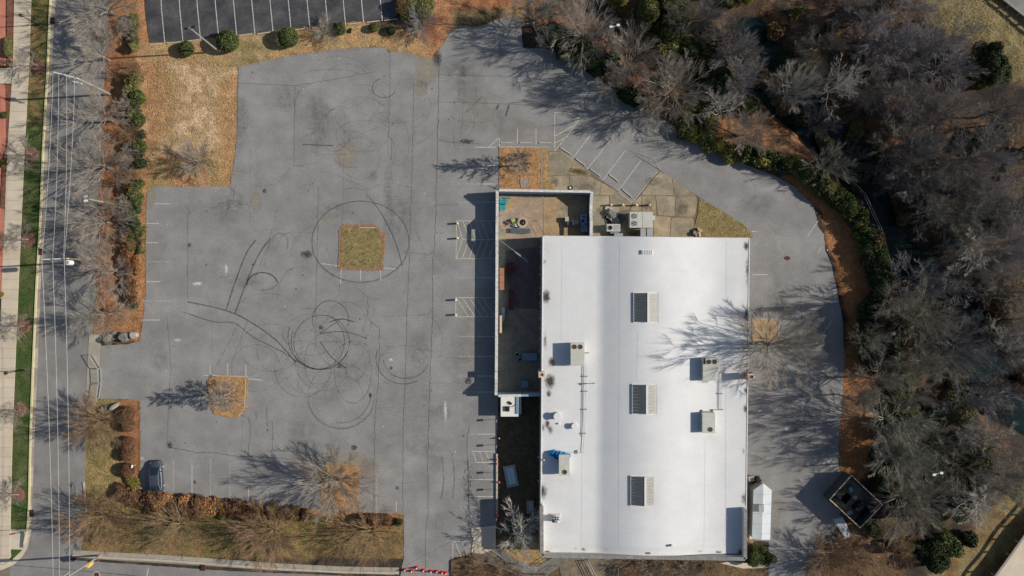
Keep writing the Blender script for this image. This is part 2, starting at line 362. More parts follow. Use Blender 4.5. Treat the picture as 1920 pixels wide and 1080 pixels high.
def patch(name, x, y, rx, ry, m, z, parent, n=20, seed=0, rot=0):
    b = MB(); rnd = random.Random(seed+int(x*7+y)); vs = [(*G(x, y), z)]; c, s = math.cos(rot), math.sin(rot); al = [1.0]
    for ring, a in ((.45, .8), (.8, .35), (1.0, 0.0)):
        for i in range(n):
            t = 2*math.pi*i/n; k = ring*(1+rnd.uniform(-.13, .13)); u, w_ = rx*k*math.cos(t), ry*k*math.sin(t)
            vs.append((*G(x+u*c-w_*s, y+u*s+w_*c), z)); al.append(a)
    fs = [(0, 1+(i+1) % n, 1+i) for i in range(n)]
    for r in range(2):
        o = 1+r*n; fs += [(o+i, o+(i+1) % n, o+n+(i+1) % n, o+n+i) for i in range(n)]
    b.add(vs, fs); ob = b.build(name, m, parent); at = ob.data.attributes.new('fade', 'FLOAT', 'POINT'); at.data.foreach_set('value', al); return ob
# creek water
mb = MB(); mb.prism([G(1380, -60), G(1520, -60), G(1640, 200), G(1760, 380), G(1900, 540), G(2060, 720), G(2060, 900), G(1860, 860), G(1760, 640), G(1600, 480), G(1480, 300), G(1380, 100)], -3.2, -2.75)
mb.build('creek_water', M_WATER, kind='structure')

# ---------------------------------------------------------------- paved surfaces
LOT = [(447, 125), (540, 105), (620, 92), (690, 89), (722, 89), (730, 100), (737, 97), (775, 100), (797, 112), (813, 110), (822, 96), (838, 70), (850, 54), (900, 50), (940, 34), (975, 34), (981, 90), (1012, 90), (1050, 97), (1100, 135), (1135, 158), (1190, 186), (1240, 222), (1300, 258), (1370, 298), (1450, 328), (1492, 352), (1526, 385), (1534, 425), (1545, 440), (1548, 470), (1560, 500), (1568, 540), (1580, 600), (1584, 680), (1580, 750), (1574, 800), (1572, 870), (1584, 905), (1572, 985), (1545, 1022), (1535, 1130), (1440, 1130), (1441, 1016), (1403, 1012), (1405, 950), (1300, 950), (1300, 700), (936, 700), (931, 860), (930, 1000), (905, 1030), (872, 1040), (850, 1046), (846, 1075), (846, 1130), (740, 1130), (757, 1046), (757, 964), (735, 962), (665, 960), (560, 953), (480, 944), (420, 938), (340, 928), (262, 922), (262, 752), (240, 748), (188, 748), (168, 750), (165, 655), (190, 648), (240, 645), (262, 640), (268, 600), (274, 540), (272, 470), (274, 400), (276, 362), (290, 349), (360, 350), (425, 350), (433, 343), (439, 300), (445, 262), (446, 190)]
lot = sheet('parking_lot', LOT, 0.0, M_ASPH, .8, 7, kind='structure')
up = sheet('upper_parking_lot', [(268, -90), (272, 20), (280, 80), (330, 78), (480, 60), (600, 46), (740, 33), (752, 18), (742, 5), (760, -90)], .012, M_ASPH2, .6, 8, kind='structure')
SEDG = [(-110, 112), (0, 104), (130, 97), (270, 91), (400, 84), (540, 76), (680, 71), (810, 65), (960, 60), (1000, 56), (1020, 50), (1040, 38), (1058, 12), (1066, -20)]
road = sheet('street', [(x, y) for y, x in SEDG]+[(-160, 1072), (-160, 1200), (640, 1200), (640, 1079), (500, 1074), (400, 1069), (250, 1058), (130, 1050), (152, 1035), (160, 960), (161, 800), (168, 700), (178, 560), (184, 400), (192, 200), (202, 60), (210, -110)], -.015, M_ROAD, .5, 9, kind='structure')
sheet('highway_lane', [(1840, -60), (1866, 2), (1905, 32), (1960, 75), (2060, 150), (2060, -120), (1840, -120)], tz(1890, 0)+.75, M_ROAD, kind='structure')
sheet('bridge_approach_deck', [(1853, 1110), (1862, 1080), (1890, 1040), (1925, 990), (1990, 920), (2060, 900), (2060, 1200), (1840, 1200)], .35, M_CONC, kind='structure')
# wooden board strips, islands
def island(name, pts, m, hgt=.09, amp=1.2, edge=None, label=None):
    t = sheet(name, pts, 0, m, amp, 4, kind='structure') if 0 else None
    P = [G(*a) for a in wobble(pts, 4, amp)]; b = MB(); b.prism(P, -.02, hgt); return b.build(name, m, kind='structure')
M_ISL = mat('island_dry_grass', (.27, .195, .085), 1, .35, 1.1, .6, 5, .06, col2=(.17, .155, .065))
M_ISL2 = mat('island_tan_grass', (.42, .265, .12), 1, .3, 1.1, .5, 5, .06, col2=(.33, .22, .11))
M_ISL3 = mat('island_straw', (.40, .215, .095), 1, .3, 1.1, .5, 5, .06, col2=(.33, .20, .10))
island('grass_island', [(645, 427), (668, 424), (702, 427), (717, 440), (720, 455), (719, 470), (714, 503), (680, 504), (640, 500), (639, 470), (641, 435)], M_ISL)
b = MB()
IE = [(640, 429), (646, 424), (702, 424), (720, 441), (717, 505), (638, 502), (640, 429)]
strip(wobble(IE, 4, 1.0, False), 6.5, .1, b)
b.build('straw_edge_of_island', wear('straw_edge', (.38, .21, .10), .1, 1.1, 3), kind='stuff')
island('straw_island', [(398, 706), (415, 703), (463, 707), (465, 715), (462, 770), (448, 783), (420, 781), (400, 775), (391, 755), (389, 715)], M_ISL3)
island('mulch_bed', [(936, 277), (1015, 277), (1014, 357), (936, 357)], M_ISL3, .07, .4)
island('narrow_straw_strip', [(1018, 278), (1028, 280), (1029, 330), (1040, 355), (1018, 357)], M_ISL2, .06, .4)
island('tree_pit', [(1410, 599), (1458, 599), (1459, 640), (1410, 640)], M_TAN, .06, .2)
island('grass_wedge', [(1310, 373), (1345, 390), (1380, 412), (1398, 425), (1410, 440), (1412, 446), (1403, 449), (1300, 449), (1302, 425), (1308, 400)], M_ISL, .07, .8)
island('straw_patch_under_tree', [(612, 872), (660, 867), (676, 880), (671, 955), (640, 957), (605, 950), (598, 890)], M_ISL3, .05, 1.5)
for a, bb, n_ in (((1459.5, 598), (1459.5, 641), 1), ((1410, 598), (1459.5, 598), 1), ((1016, 277), (1016, 357), 1), ((936, 276), (1029, 276), 1), ((461, 712), (459, 765), 1), ((459, 765), (448, 780), 1), ((398, 704), (464, 706), 1), ((674, 427), (703, 427), 1)):
    q = MB(); q.beam(G(*a), G(*bb), .13, 0.0, .11); q.build('kerb', M_KERB, lot)

# old concrete apron in slabs
AP = [[(1029, 285), (1050, 284), (1073, 306), (1068, 327), (1030, 330)], [(1051, 285), (1062, 290), (1108, 326), (1106, 330), (1068, 328), (1074, 306)],
      [(1030, 331), (1067, 328), (1067, 356), (1042, 357), (1030, 345)], [(1068, 329), (1106, 331), (1128, 342), (1124, 366), (1109, 366), (1109, 357), (1068, 356)],
      [(1129, 343), (1160, 361), (1156, 366), (1125, 366)], [(1109, 367), (1142, 367), (1144, 405), (1109, 405)], [(1143, 367), (1160, 363), (1186, 380), (1180, 391), (1160, 398), (1145, 400)],
      [(1188, 379), (1203, 366), (1203, 397), (1182, 394)], [(1237, 321), (1260, 334), (1263, 366), (1204, 366), (1205, 360)], [(1262, 336), (1305, 367), (1264, 367)],
      [(1204, 367), (1229, 367), (1231, 404), (1204, 397)], [(1230, 367), (1266, 368), (1266, 406), (1234, 403)], [(1267, 368), (1306, 368), (1308, 380), (1302, 407), (1267, 406)],
      [(1226, 404), (1258, 407), (1256, 449), (1226, 449)], [(1259, 408), (1300, 408), (1303, 425), (1299, 449), (1257, 449)], [(1109, 406), (1144, 406), (1144, 449), (1109, 449)],
      [(1145, 401), (1203, 398), (1225, 404), (1225, 449), (1145, 449)]]
apron = sheet('concrete_apron', [(1028, 283), (1050, 282), (1110, 325), (1186, 377), (1234, 319), (1312, 370), (1310, 400), (1303, 450), (1060, 450), (1060, 366), (1028, 357)], .006, M_CRACKBASE if 0 else mat('joint_dirt', (.17, .135, .09), 1, .2, 1, .2, 8), .5, 6, kind='structure')
APM = [M_CONC2, mat('concrete_tan', (.39, .31, .20), .9, .3, .5, .25, 6, .01, col2=(.29, .235, .16)), mat('concrete_greyer', (.32, .27, .19), .9, .3, .5, .25, 6, .01, col2=(.35, .285, .20))]
for i, p in enumerate(AP):
    cx = sum(a[0] for a in p)/len(p); cy = sum(a[1] for a in p)/len(p)
    q = [(a[0]+(cx-a[0])*.007+random.uniform(-.3, .3), a[1]+(cy-a[1])*.007) for a in p]
    b = MB(); b.prism([G(*a) for a in wobble(q, 9, .25)], .0, .02+random.uniform(0, .008)); b.build('concrete_slab', APM[i % 3], apron)
patch('sand_patch', 1048, 305, 24, 22, M_DUST, .032, apron)
for x, y, a_, b_ in ((1125, 410, 20, 12), (1285, 430, 22, 14), (1160, 380, 24, 8), (1260, 350, 26, 8), (1080, 345, 28, 7), (1245, 385, 14, 18)): patch('sand_patch', x, y, a_, b_, M_DUST, .032, apron)
for x, y, a_, b_ in ((1215, 385, 12, 18), (1225, 340, 20, 10), (1130, 395, 12, 9), (1095, 350, 20, 8), (1280, 390, 18, 16), (1040, 340, 10, 12), (1180, 440, 40, 6)): patch('stain', x, y, a_, b_, M_DUSTD, .034, apron)
patch('moss_patch', 1085, 322, 22, 7, wear('moss', (.09, .07, .02), .3, 1.2, 3, attr='fade'), .033, apron, rot=.15)

# sidewalk along the left edge, slab by slab
def interp(tab, y):
    for (y0, x0), (y1, x1) in zip(tab, tab[1:]):
        if y <= y1: return x0+(x1-x0)*(y-y0)/(y1-y0)
    return tab[-1][1]
SL = [(-60, 30), (0, 27), (125, 25), (270, 15), (540, 4), (810, -6), (990, -14), (1100, -18)]
SR = [(-60, 61), (0, 59), (125, 55), (270, 47), (540, 35), (810, 24), (990, 20), (1100, 18)]
walk = sheet('sidewalk', [(x-.3, y) for y, x in SL]+[(x+.3, y) for y, x in reversed(SR)], .03, mat('joint_sand', (.20, .17, .13), 1, .1, 1, .1, 8), kind='structure')
y = -50.0; si = 0
while y < 1060:
    y1 = y+18.5
    b = MB(); b.prism([G(interp(SL, y), y+.25), G(interp(SR, y), y+.25), G(interp(SR, y1), y1-.1), G(interp(SL, y1), y1-.1)], 0, .10+random.uniform(0, .006))
    b.build('paving_slab', M_CONC if si % 4 else mat('concrete_walk_b', (.54, .46, .345), .85, .1, .3, .12, 8), walk); y = y1; si += 1
entry = sheet('entrance_path', [(-80, 128), (24, 128), (22, 157), (-80, 157)], .085, M_CONC, kind='structure')
sheet('crossing_landing', [(18, 992), (60, 992), (52, 1022), (30, 1040), (18, 1046)], .06, M_CONC, kind='structure')
sheet('warning_strip', [(39, 996), (46, 997), (44, 1027), (37, 1026)], .07, M_TABLEG, kind='structure')
island('grass_corner', [(21, 1030), (43, 1030), (22, 1050)], mat('lawn_green', (.05, .10, .02), 1, .3, 1, .4, 6, .04), .075, .2)
# brick terrace and mulch bed outside the left building
terr = sheet('brick_terrace', [(-90, -80), (12, -80), (11, 60), (12, 124), (-90, 124)], .08, M_BRICKP, kind='structure')
sheet('brick_terrace_lower', [(-90, 158), (10, 158), (12, 270), (4, 300), (-1, 390), (9, 392), (7, 560), (-90, 560)], .08, M_BRICKP, kind='structure')
sheet('bark_mulch_bed', [(13, -80), (26, -80), (24, 124), (13, 124)], .07, M_MULCH, .4, 6, kind='structure')
sheet('bark_mulch_bed_lower', [(10, 160), (22, 160), (14, 280), (9, 390), (1, 392), (6, 300), (12, 270)], .07, M_MULCH, .4, 6, kind='structure')
# kerb and gutter on the left of the street: stones and gutter blocks
KX = [(-60, 96), (0, 93), (130, 88), (270, 80), (400, 75), (540, 67), (680, 61), (810, 56), (960, 53), (995, 50), (1020, 44)]
kerb = sheet('gutter', [(x+3.6, y) for y, x in KX]+[(x-.2, y) for y, x in reversed(SEDG[:10])], -.005, M_KERB, kind='structure')
y = -50.0
while y < 1015:
    y1 = min(y+37, 1020); sk = any(abs((y+y1)/2-g_) < 0 for g_ in (0,))
    b = MB(); b.prism([G(interp(KX, y), y+.2), G(interp(KX, y)+3.4, y+.2), G(interp(KX, y1)+3.4, y1-.1), G(interp(KX, y1), y1-.1)], -.05, .13); b.build('kerbstone', M_KERBY, kerb)
    b = MB(); b.prism([G(interp(KX, y)+3.6, y+.3), G(interp(SEDG, y)-.3, y+.3), G(interp(SEDG, y1)-.3, y1-.2), G(interp(KX, y1)+3.6, y1-.2)], -.05, .012); b.build('gutter_block', M_KERB if int(y) % 2 else mat('gutter_b', (.34, .285, .24), .9, .15, 1, .15, 8), kerb)
    y = y1
strip([(50, 1010), (47, 1025), (38, 1040), (22, 1055), (0, 1064), (-40, 1070)], 11, .05).build('corner_kerb', M_CONC, kind='structure')
strip([(44, 1030), (34, 1042), (22, 1050)], 1.6, .09).build('yellow_kerb_face', M_KERBY, kind='structure')
for k_, (x, y_) in enumerate(((99, 39), (77, 472), (60, 962), (381, 1064))):
    t = thing('storm_drain', ['rusty storm drain in the kerb beside the top street lamp', 'rusty storm drain in the kerb left of the middle utility pole', 'rusty storm drain in the kerb above the stop sign', 'rusty storm drain on the kerb of the bottom road'][k_], 'drain', (*G(x, y_), 0), group='storm drains')
    MB().box(0, 0, .02, .62, .95, .13).build('frame', M_INLET, t)
    for j in range(5): MB().box(0, -.34+j*.17, .15, .5, .06, .03).build('grate_bar', M_DKST, t)
# right hand kerb of the street, driveway walk, bottom kerb
dw = sheet('driveway_sidewalk', [(168, 628), (190, 626), (188, 690), (184, 748), (181, 762), (160, 760), (162, 700)], .012, mat('joint_sand'if 0 else 'joint_grey', (.24, .22, .18), 1, .1, 1, .1, 8), kind='structure')
yy = [627, 645, 664, 683, 702, 721, 742, 760]
for a, c in zip(yy, yy[1:]):
    l0, l1 = 167-(a-627)*.05, 167-(c-627)*.05; r0, r1 = 190-(a-627)*.065, 190-(c-627)*.065
    b = MB(); b.prism([G(l0, a+.3), G(r0, a+.3), G(r1, c-.3), G(l1, c-.3)], 0, .03); b.build('paving_slab', M_CONC2 if 0 else mat('concrete_drive', (.35, .32, .26), .9, .15, .5, .15, 8), dw)
for a, c in (((157, 902), (162, 960)), ((196, -40), (183, 400)), ((183, 400), (176, 620))):
    pass
q = MB(); q.beam(G(157, 903), G(162, 960), .22, 0, .13); q.build('kerbstone', M_KERB, road)
bp = [(135, 1031), (220, 1036), (300, 1040), (400, 1047), (520, 1056), (640, 1062), (740, 1064)]
bw = sheet('bottom_sidewalk', bp+[(740, 1078), (640, 1074), (520, 1070), (400, 1062), (300, 1056), (220, 1051), (135, 1045)], .004, mat('joint_grey', (.24, .22, .18)), kind='structure')
PB = [(x, y) for x, y in bp]
def yb(x): return interp([(a, b_) for a, b_ in bp], x)
x = 136.0
while x < 735:
    x1 = x+18; b = MB(); b.prism([G(x+.25, yb(x)), G(x1, yb(x1)), G(x1, yb(x1)+8), G(x+.25, yb(x)+8)], 0, .05); b.build('paving_slab', mat('concrete_drive', (1, 1, 1)), bw)
    b = MB(); b.prism([G(x+.2, yb(x)+8.4), G(x1, yb(x1)+8.4), G(x1, yb(x1)+12.4), G(x+.2, yb(x)+12.4)], 0, .10); b.build('kerbstone', M_KERB, bw); x = x1
strip([(0, 1058), (80, 1064), (160, 1071), (300, 1084)], 1, -.008).build('pavement_crack', M_CRACK, road)
strip([(278, 1066), (273, 1095)], 1.6, -.007).build('road_line', M_WHITE, road)
b = MB(); b.cyl(*G(181, 1078), -.01, .0, .55, 20); b.build('manhole_collar', M_KERB, road); b = MB(); b.cyl(*G(181, 1078), 0, .01, .4, 20); b.build('manhole_cover', M_INLET, road)

# ---------------------------------------------------------------- marks on the asphalt
Z1, Z2, Z3, Z4 = .005, .009, .013, .017
def hline(x0, x1, y): return [(x0, y), (x1, y)]
for x0, x1, y in ((288, 322, 382), (274, 298, 419), (274, 296, 455), (274, 320, 491), (274, 302, 528), (267, 335, 564), (264, 300, 600)):
    strip(hline(x0, x1, y), 1.2, Z3).build('parking_line', M_WHITE if x1-x0 < 40 else M_WORN, lot)
for x, y0, y1 in ((325, 862, 922), (360, 872, 924), (395, 860, 930), (431, 868, 934), (466, 914, 940), (502, 922, 943), (538, 918, 945), (706, 888, 961), (743, 940, 960), (670, 890, 955)):
    strip([(x, y0), (x, y1)], 1.3, Z3).build('parking_line', M_WHITE if y1-y0 < 60 else M_WORN, lot)
for s in (((602, 494), (638, 499)), ((716, 502), (743, 505)), ((640, 504), (638, 532)), ((676, 503), (676, 526)), ((713, 505), (714, 526)), ((381, 703), (394, 705)), ((394, 704), (394, 684)), ((427, 704), (427, 681)), ((461, 706), (461, 684)), ((466, 710), (492, 713))):
    strip(s, 1.2, Z3).build('parking_line', M_WHITE, lot)
for y in (276, 311, 345, 379, 521, 631, 668, 705, 735, 814, 867, 899, 931):
    x0 = 857 if y < 800 else 880
    strip([(x0, y), (895, y)], 1.1, Z3).build('parking_line', M_WORN, lot); strip([(895, y), (929, y)], 1.4, Z3).build('parking_line', M_WHITE, lot)
def hatch(box, diag, w_=1.2):
    for s in box: strip(s, w_, Z3).build('parking_line', M_YEL, lot)
    for s in diag: strip(s, w_, Z3).build('hatch_line', M_YEL, lot)
hatch([((856, 414), (928, 414)), ((856, 414), (855, 485)), ((855, 485), (928, 485)), ((867, 449), (928, 449))],
      [((858, 416), (867, 449)), ((868, 414), (880, 449)), ((880, 414), (892, 449)), ((892, 414), (904, 449)), ((904, 414), (916, 449)), ((916, 414), (926, 440)), ((867, 449), (856, 484)), ((878, 453), (867, 484)), ((892, 449), (880, 484)), ((904, 449), (892, 484)), ((916, 449), (904, 484)), ((928, 451), (916, 484))])
hatch([((855, 558), (928, 558)), ((855, 558), (854, 594)), ((854, 594), (928, 594))], [((856, 560), (878, 593)), ((867, 558), (890, 593)), ((880, 558), (903, 593)), ((893, 558), (915, 593)), ((905, 558), (927, 592))])
hatch([((884, 846), (928, 847))], [((887, 848), (893, 866)), ((899, 847), (906, 866)), ((911, 847), (918, 866))])
hatch([((849, 1015), (886, 1015)), ((849, 1015), (849, 1050))], [((853, 1015), (866, 1048)), ((866, 1015), (876, 1042)), ((878, 1015), (886, 1036))])
hatch([((1040, 211), (1040, 283)), ((1040, 211), (1067, 212)), ((1067, 212), (1087, 223)), ((1087, 223), (1041, 283))], [((1041, 241), (1050, 235)), ((1041, 255), (1078, 234)), ((1041, 268), (1064, 256))])
for s in (((970, 241), (970, 270)), ((1005, 241), (1005, 270)), ((916, 276), (936, 258)), ((936, 258), (936, 274)), ((1116, 241), (1072, 299)), ((1145, 262), (1100, 318)), ((1173, 282), (1130, 338)), ((1201, 302), (1160, 357)), ((1234, 320), (1186, 379)), ((1186, 379), (1160, 361)),
          ((1411, 515), (1440, 515)), ((1534, 414), (1514, 443)), ((1410, 434), (1420, 434)), ((1560, 600), (1530, 645)), ((1541, 463), (1533, 475)), ((1411, 770), (1430, 770))):
    strip(s, 1.2, Z3).build('parking_line', M_WHITE, lot)
for a in (309, 343, 376, 410, 444, 478, 512, 546, 581, 615, 648, 682, 717):
    yb_ = 80-(a-309)*.098; strip([(a, yb_), (a-6, yb_-62), (a-10, -60)], 1.5, .018).build('parking_line', M_WHITE, up)
def stop(p0, p1, label):
    b = MB(); b.beam(G(*p0), G(*p1), .16, 0.01, .13); o = b.build('wheel_stop', M_KERB); props(o, label, 'wheel stop', 'concrete wheel stops')
ord_ = ['first', 'second', 'third', 'fourth', 'fifth', 'sixth', 'seventh', 'eighth', 'ninth', 'tenth', 'eleventh', 'twelfth', 'thirteenth']
for i, x in enumerate((293, 326, 360, 428, 461, 495, 529, 565, 598, 631, 665, 700, 733)):
    y = 83.5-(x-293)*.105; stop((x-12, y+1.5), (x+12, y-1.5), ord_[i]+' wheel stop from the left along the dark upper parking lot')
for i, s in enumerate((((1051, 277), (1071, 290)), ((1079, 297), (1098, 311)), ((1107, 317), (1126, 331)), ((1142, 327), (1160, 341)), ((1166, 354), (1185, 370)))):
    stop(*s, ord_[i]+' wheel stop from the left in the slanted stalls above the building')
for i, x in enumerate((950, 986, 1022)):
    stop((x-11, 268), (x+11, 268), ord_[i]+' wheel stop from the left above the square mulch bed')
# cracks between the paving panels
def crack(pts, wpx=.9, m=None, amp=1.0): strip(wobble(pts, 6, amp, False), wpx*.8, Z2).build('pavement_crack', m or M_CRACK, lot)
F = M_CRACKF
for p, w_, m in (([(823, 96), (822, 190), (820, 270), (817, 400), (814, 475), (812, 480), (811, 600), (805, 750), (802, 860), (803, 960)], 1.1, M_CRACK), ([(776, 155), (774, 270), (770, 400), (765, 540), (760, 700), (756, 800), (755, 960)], .9, M_CRACK),
    ([(731, 100), (731, 180), (728, 255), (735, 262), (733, 300)], .8, M_CRACK), ([(646, 205), (645, 300), (643, 400), (640, 430)], .7, F), ([(639, 500), (637, 540)], .8, M_CRACK), ([(597, 350), (595, 470), (593, 540), (591, 660)], .8, M_CRACK),
    ([(554, 160), (552, 240), (551, 310), (570, 311)], .8, M_CRACK), ([(445, 157), (500, 158), (555, 160), (640, 147), (700, 134)], .8, M_CRACK), ([(822, 140), (850, 141), (960, 143)], .8, M_CRACK), ([(823, 191), (900, 193), (980, 196), (1040, 200), (1110, 212)], .8, M_CRACK),
    ([(320, 838), (340, 843), (362, 847), (367, 848), (400, 849), (450, 857), (475, 855), (520, 858), (560, 863)], 1.2, M_CRACK), ([(312, 590), (318, 640), (320, 700), (316, 760), (313, 830)], .8, M_CRACK), ([(393, 560), (398, 640), (398, 700)], .7, F), ([(469, 310), (469, 420), (480, 425)], .7, F),
    ([(352, 400), (352, 460), (352, 560)], .8, M_CRACK), ([(352, 400), (357, 402), (350, 385)], .8, M_CRACK), ([(395, 390), (405, 389), (412, 382), (438, 375), (440, 360), (430, 350)], .8, M_CRACK), ([(354, 398), (370, 390), (395, 388)], .7, F), ([(438, 377), (455, 382), (468, 385)], .8, M_CRACK),
    ([(550, 311), (575, 309), (596, 305)], .7, F), ([(480, 350), (520, 345), (550, 310)], .7, F), ([(515, 430), (516, 400), (530, 380), (548, 362), (575, 345), (596, 350)], .7, F), ([(485, 435), (513, 428), (530, 440), (545, 435), (590, 436)], .7, F), ([(513, 428), (517, 455)], .7, F),
    ([(645, 355), (665, 352), (688, 357), (688, 372)], .8, M_CRACK), ([(688, 357), (700, 350), (725, 344), (742, 343)], .7, F), ([(735, 262), (742, 280), (733, 320), (736, 345), (775, 352)], .7, F), ([(767, 474), (790, 476), (805, 478), (812, 470)], .8, M_CRACK),
    ([(817, 383), (860, 384)], .7, F), ([(815, 437), (835, 436)], .7, F), ([(667, 538), (690, 558), (690, 600), (712, 615), (710, 700), (703, 790), (700, 960)], 1.0, M_CRACK), ([(690, 559), (715, 558)], .7, F), ([(635, 540), (637, 558), (600, 566), (592, 565)], .7, F), ([(710, 593), (766, 592), (810, 588)], .7, F),
    ([(762, 656), (804, 655)], .7, F), ([(805, 668), (850, 670), (885, 677)], .7, F), ([(803, 718), (870, 718)], .7, F), ([(703, 765), (760, 764), (757, 778), (800, 782)], .7, F), ([(702, 727), (720, 727)], .7, F), ([(511, 790), (512, 820), (510, 850)], .8, M_CRACK), ([(466, 780), (470, 800), (468, 830), (465, 856)], .8, M_CRACK),
    ([(512, 730), (530, 712), (547, 702)], .7, F), ([(452, 770), (455, 790), (453, 850), (452, 885)], .7, F), ([(702, 873), (753, 875)], .7, F), ([(755, 905), (800, 902)], .7, F), ([(803, 858), (850, 860), (878, 868)], .7, F), ([(880, 800), (875, 830), (878, 900), (880, 960), (880, 1000)], 1.2, M_CRACK), ([(823, 262), (840, 266), (900, 270)], 1.0, M_CRACK),
    ([(892, 160), (892, 190)], .7, F), ([(868, 200), (866, 240), (862, 262)], .7, F), ([(940, 200), (940, 240), (935, 270)], .7, F), ([(1190, 290), (1240, 322), (1262, 338), (1312, 372), (1345, 392)], 1.3, M_CRACK), ([(1240, 322), (1232, 314), (1225, 300), (1180, 283)], 1.0, M_CRACK),
    ([(1235, 210), (1320, 270), (1400, 330), (1440, 380)], .6, F), ([(1420, 400), (1460, 440), (1490, 540)], .6, F), ([(1501, 540), (1503, 600), (1500, 620)], .9, M_CRACK), ([(1490, 800), (1487, 870)], .7, F), ([(1532, 810), (1533, 870)], .7, F), ([(1500, 700), (1497, 740)], .7, F), ([(1535, 580), (1550, 650), (1555, 680)], .8, F),
    ([(850, 975), (890, 1000)], .5, F), ([(760, 1060), (885, 995)], 1.0, F), ([(820, 960), (812, 1080)], .6, F), ([(803, 960), (798, 1000), (797, 1080)], .9, M_CRACK), ([(470, 540), (495, 545)], .5, F), ([(445, 190), (470, 280), (471, 320)], .5, F), ([(445, 320), (470, 323)], .7, F)):
    crack(p, w_, m)
r = random.Random(5)
for i in range(46):      # fine random crazing
    x, y = r.uniform(290, 870), r.uniform(130, 930)
    if 380 < x < 480 and 690 < y < 800 or 600 < x < 760 and y > 850 or 630 < x < 730 and 415 < y < 510 or x < 450 and y < 360: continue
    a = r.choice((0, math.pi/2, math.pi/2, r.uniform(0, 3))); L = r.uniform(10, 45); pts = [(x, y)]
    for j in range(4): a += r.uniform(-.35, .35); pts.append((pts[-1][0]+math.cos(a)*L/4, pts[-1][1]+math.sin(a)*L/4))
    crack(pts, .5, F, .5)
al = MB()               # alligator cracking
for i in range(150):
    t = r.gauss(0, 1); x = 877+r.gauss(0, 5)*(1-abs(t)/3.5); y = 915+t*28; a = r.uniform(0, 6.3)
    strip([(x, y), (x+math.cos(a)*3, y+math.sin(a)*4), (x+math.cos(a+.9)*5, y+math.sin(a+.9)*7)], .45, Z2, al)
al.build('alligator_cracking', M_CRACK, lot, kind='stuff')
# tyre marks
def arc(cx, cy, rx, ry, a0=0, a1=360, w_=1.2, m=None, rot=0):
    n = max(8, int(abs(a1-a0)/7)); c, s = math.cos(math.radians(rot)), math.sin(math.radians(rot)); P = []
    for i in range(n+1):
        t = math.radians(a0+(a1-a0)*i/n); u, v = rx*math.cos(t), ry*math.sin(t); P.append((cx+u*c-v*s, cy+u*s+v*c))
    strip(P, w_, Z4-.002).build('tyre_mark', m or M_TYRE, lot)
S_, FA = M_TYRES, M_TYREF
for a in ((676, 453, 91, 76, 0, 360, 1.5), (676, 455, 92, 76, 20, 170, 1.2, FA), (603, 642, 52, 51, 0, 360, 1.2), (596, 640, 50, 52, -70, 200, 1.3), (598, 632, 58, 61, 70, 200, 1.3, S_), (600, 640, 55, 52, 20, 150, 1.2, S_), (620, 600, 34, 36, 160, 380, 1.4), (640, 640, 46, 50, 0, 360, 1.1, FA), (650, 600, 36, 34, 180, 400, 1.2, FA),
    (508, 652, 58, 45, 0, 360, 1.2, FA), (512, 660, 30, 36, 0, 360, 1.2, FA), (575, 640, 46, 50, 60, 300, 1.2, FA), (590, 690, 32, 36, 0, 200, 1.2, FA), (640, 742, 62, 60, 0, 360, 1.3, FA), (640, 742, 64, 62, 20, 170, 1.2), (640, 735, 56, 58, 10, 100, 1.2), (600, 710, 42, 38, 0, 180, 1.1, FA), (645, 745, 36, 40, 180, 360, 1.2, FA),
    (757, 678, 46, 30, 0, 360, 1.2, FA), (757, 672, 52, 48, 60, 200, 1.6), (762, 668, 44, 42, 20, 170, 1.1), (790, 640, 40, 50, 260, 400, 1.1, FA), (735, 690, 30, 30, 90, 270, 1.0, FA), (665, 700, 50, 60, 200, 300, 1.2, FA), (625, 700, 100, 60, 200, 300, 1.0, FA),
    (585, 200, 32, 42, 90, 270, 1.2, FA), (620, 160, 80, 30, 200, 330, 1.2, FA), (650, 170, 50, 50, 180, 330, 1.1, FA), (720, 165, 22, 18, 20, 250, 1.3), (725, 175, 26, 22, 60, 230, 1.2, FA), (690, 190, 22, 26, 0, 120, 1.3, FA), (745, 200, 60, 30, 30, 120, 1.4, FA), (770, 210, 55, 60, 0, 80, 1.3, FA), (640, 240, 34, 40, 160, 300, 1.3, FA), (720, 235, 28, 24, 180, 320, 1.3, FA),
    (880, 150, 40, 36, 170, 280, 1.2, FA), (660, 290, 36, 24, 60, 260, 1.2, FA), (680, 255, 50, 30, 300, 60, 1.1, FA), (540, 470, 20, 32, 190, 330, 1.2, FA), (525, 455, 15, 18, 180, 400, 1.2), (492, 535, 29, 24, 180, 350, 2.2, S_), (495, 520, 30, 24, 20, 100, 1.2), (560, 560, 40, 60, 180, 280, 1.3, FA), (500, 590, 60, 40, 190, 330, 1.1, FA),
    (420, 470, 34, 50, 60, 130, .8, FA), (605, 480, 60, 60, 180, 260, 1.0, FA), (890, 210, 50, 20, 20, 150, 1.0, FA), (500, 745, 60, 50, 120, 250, 1.2, FA), (480, 690, 46, 44, 0, 360, 1.1, FA)):
    arc(*a)
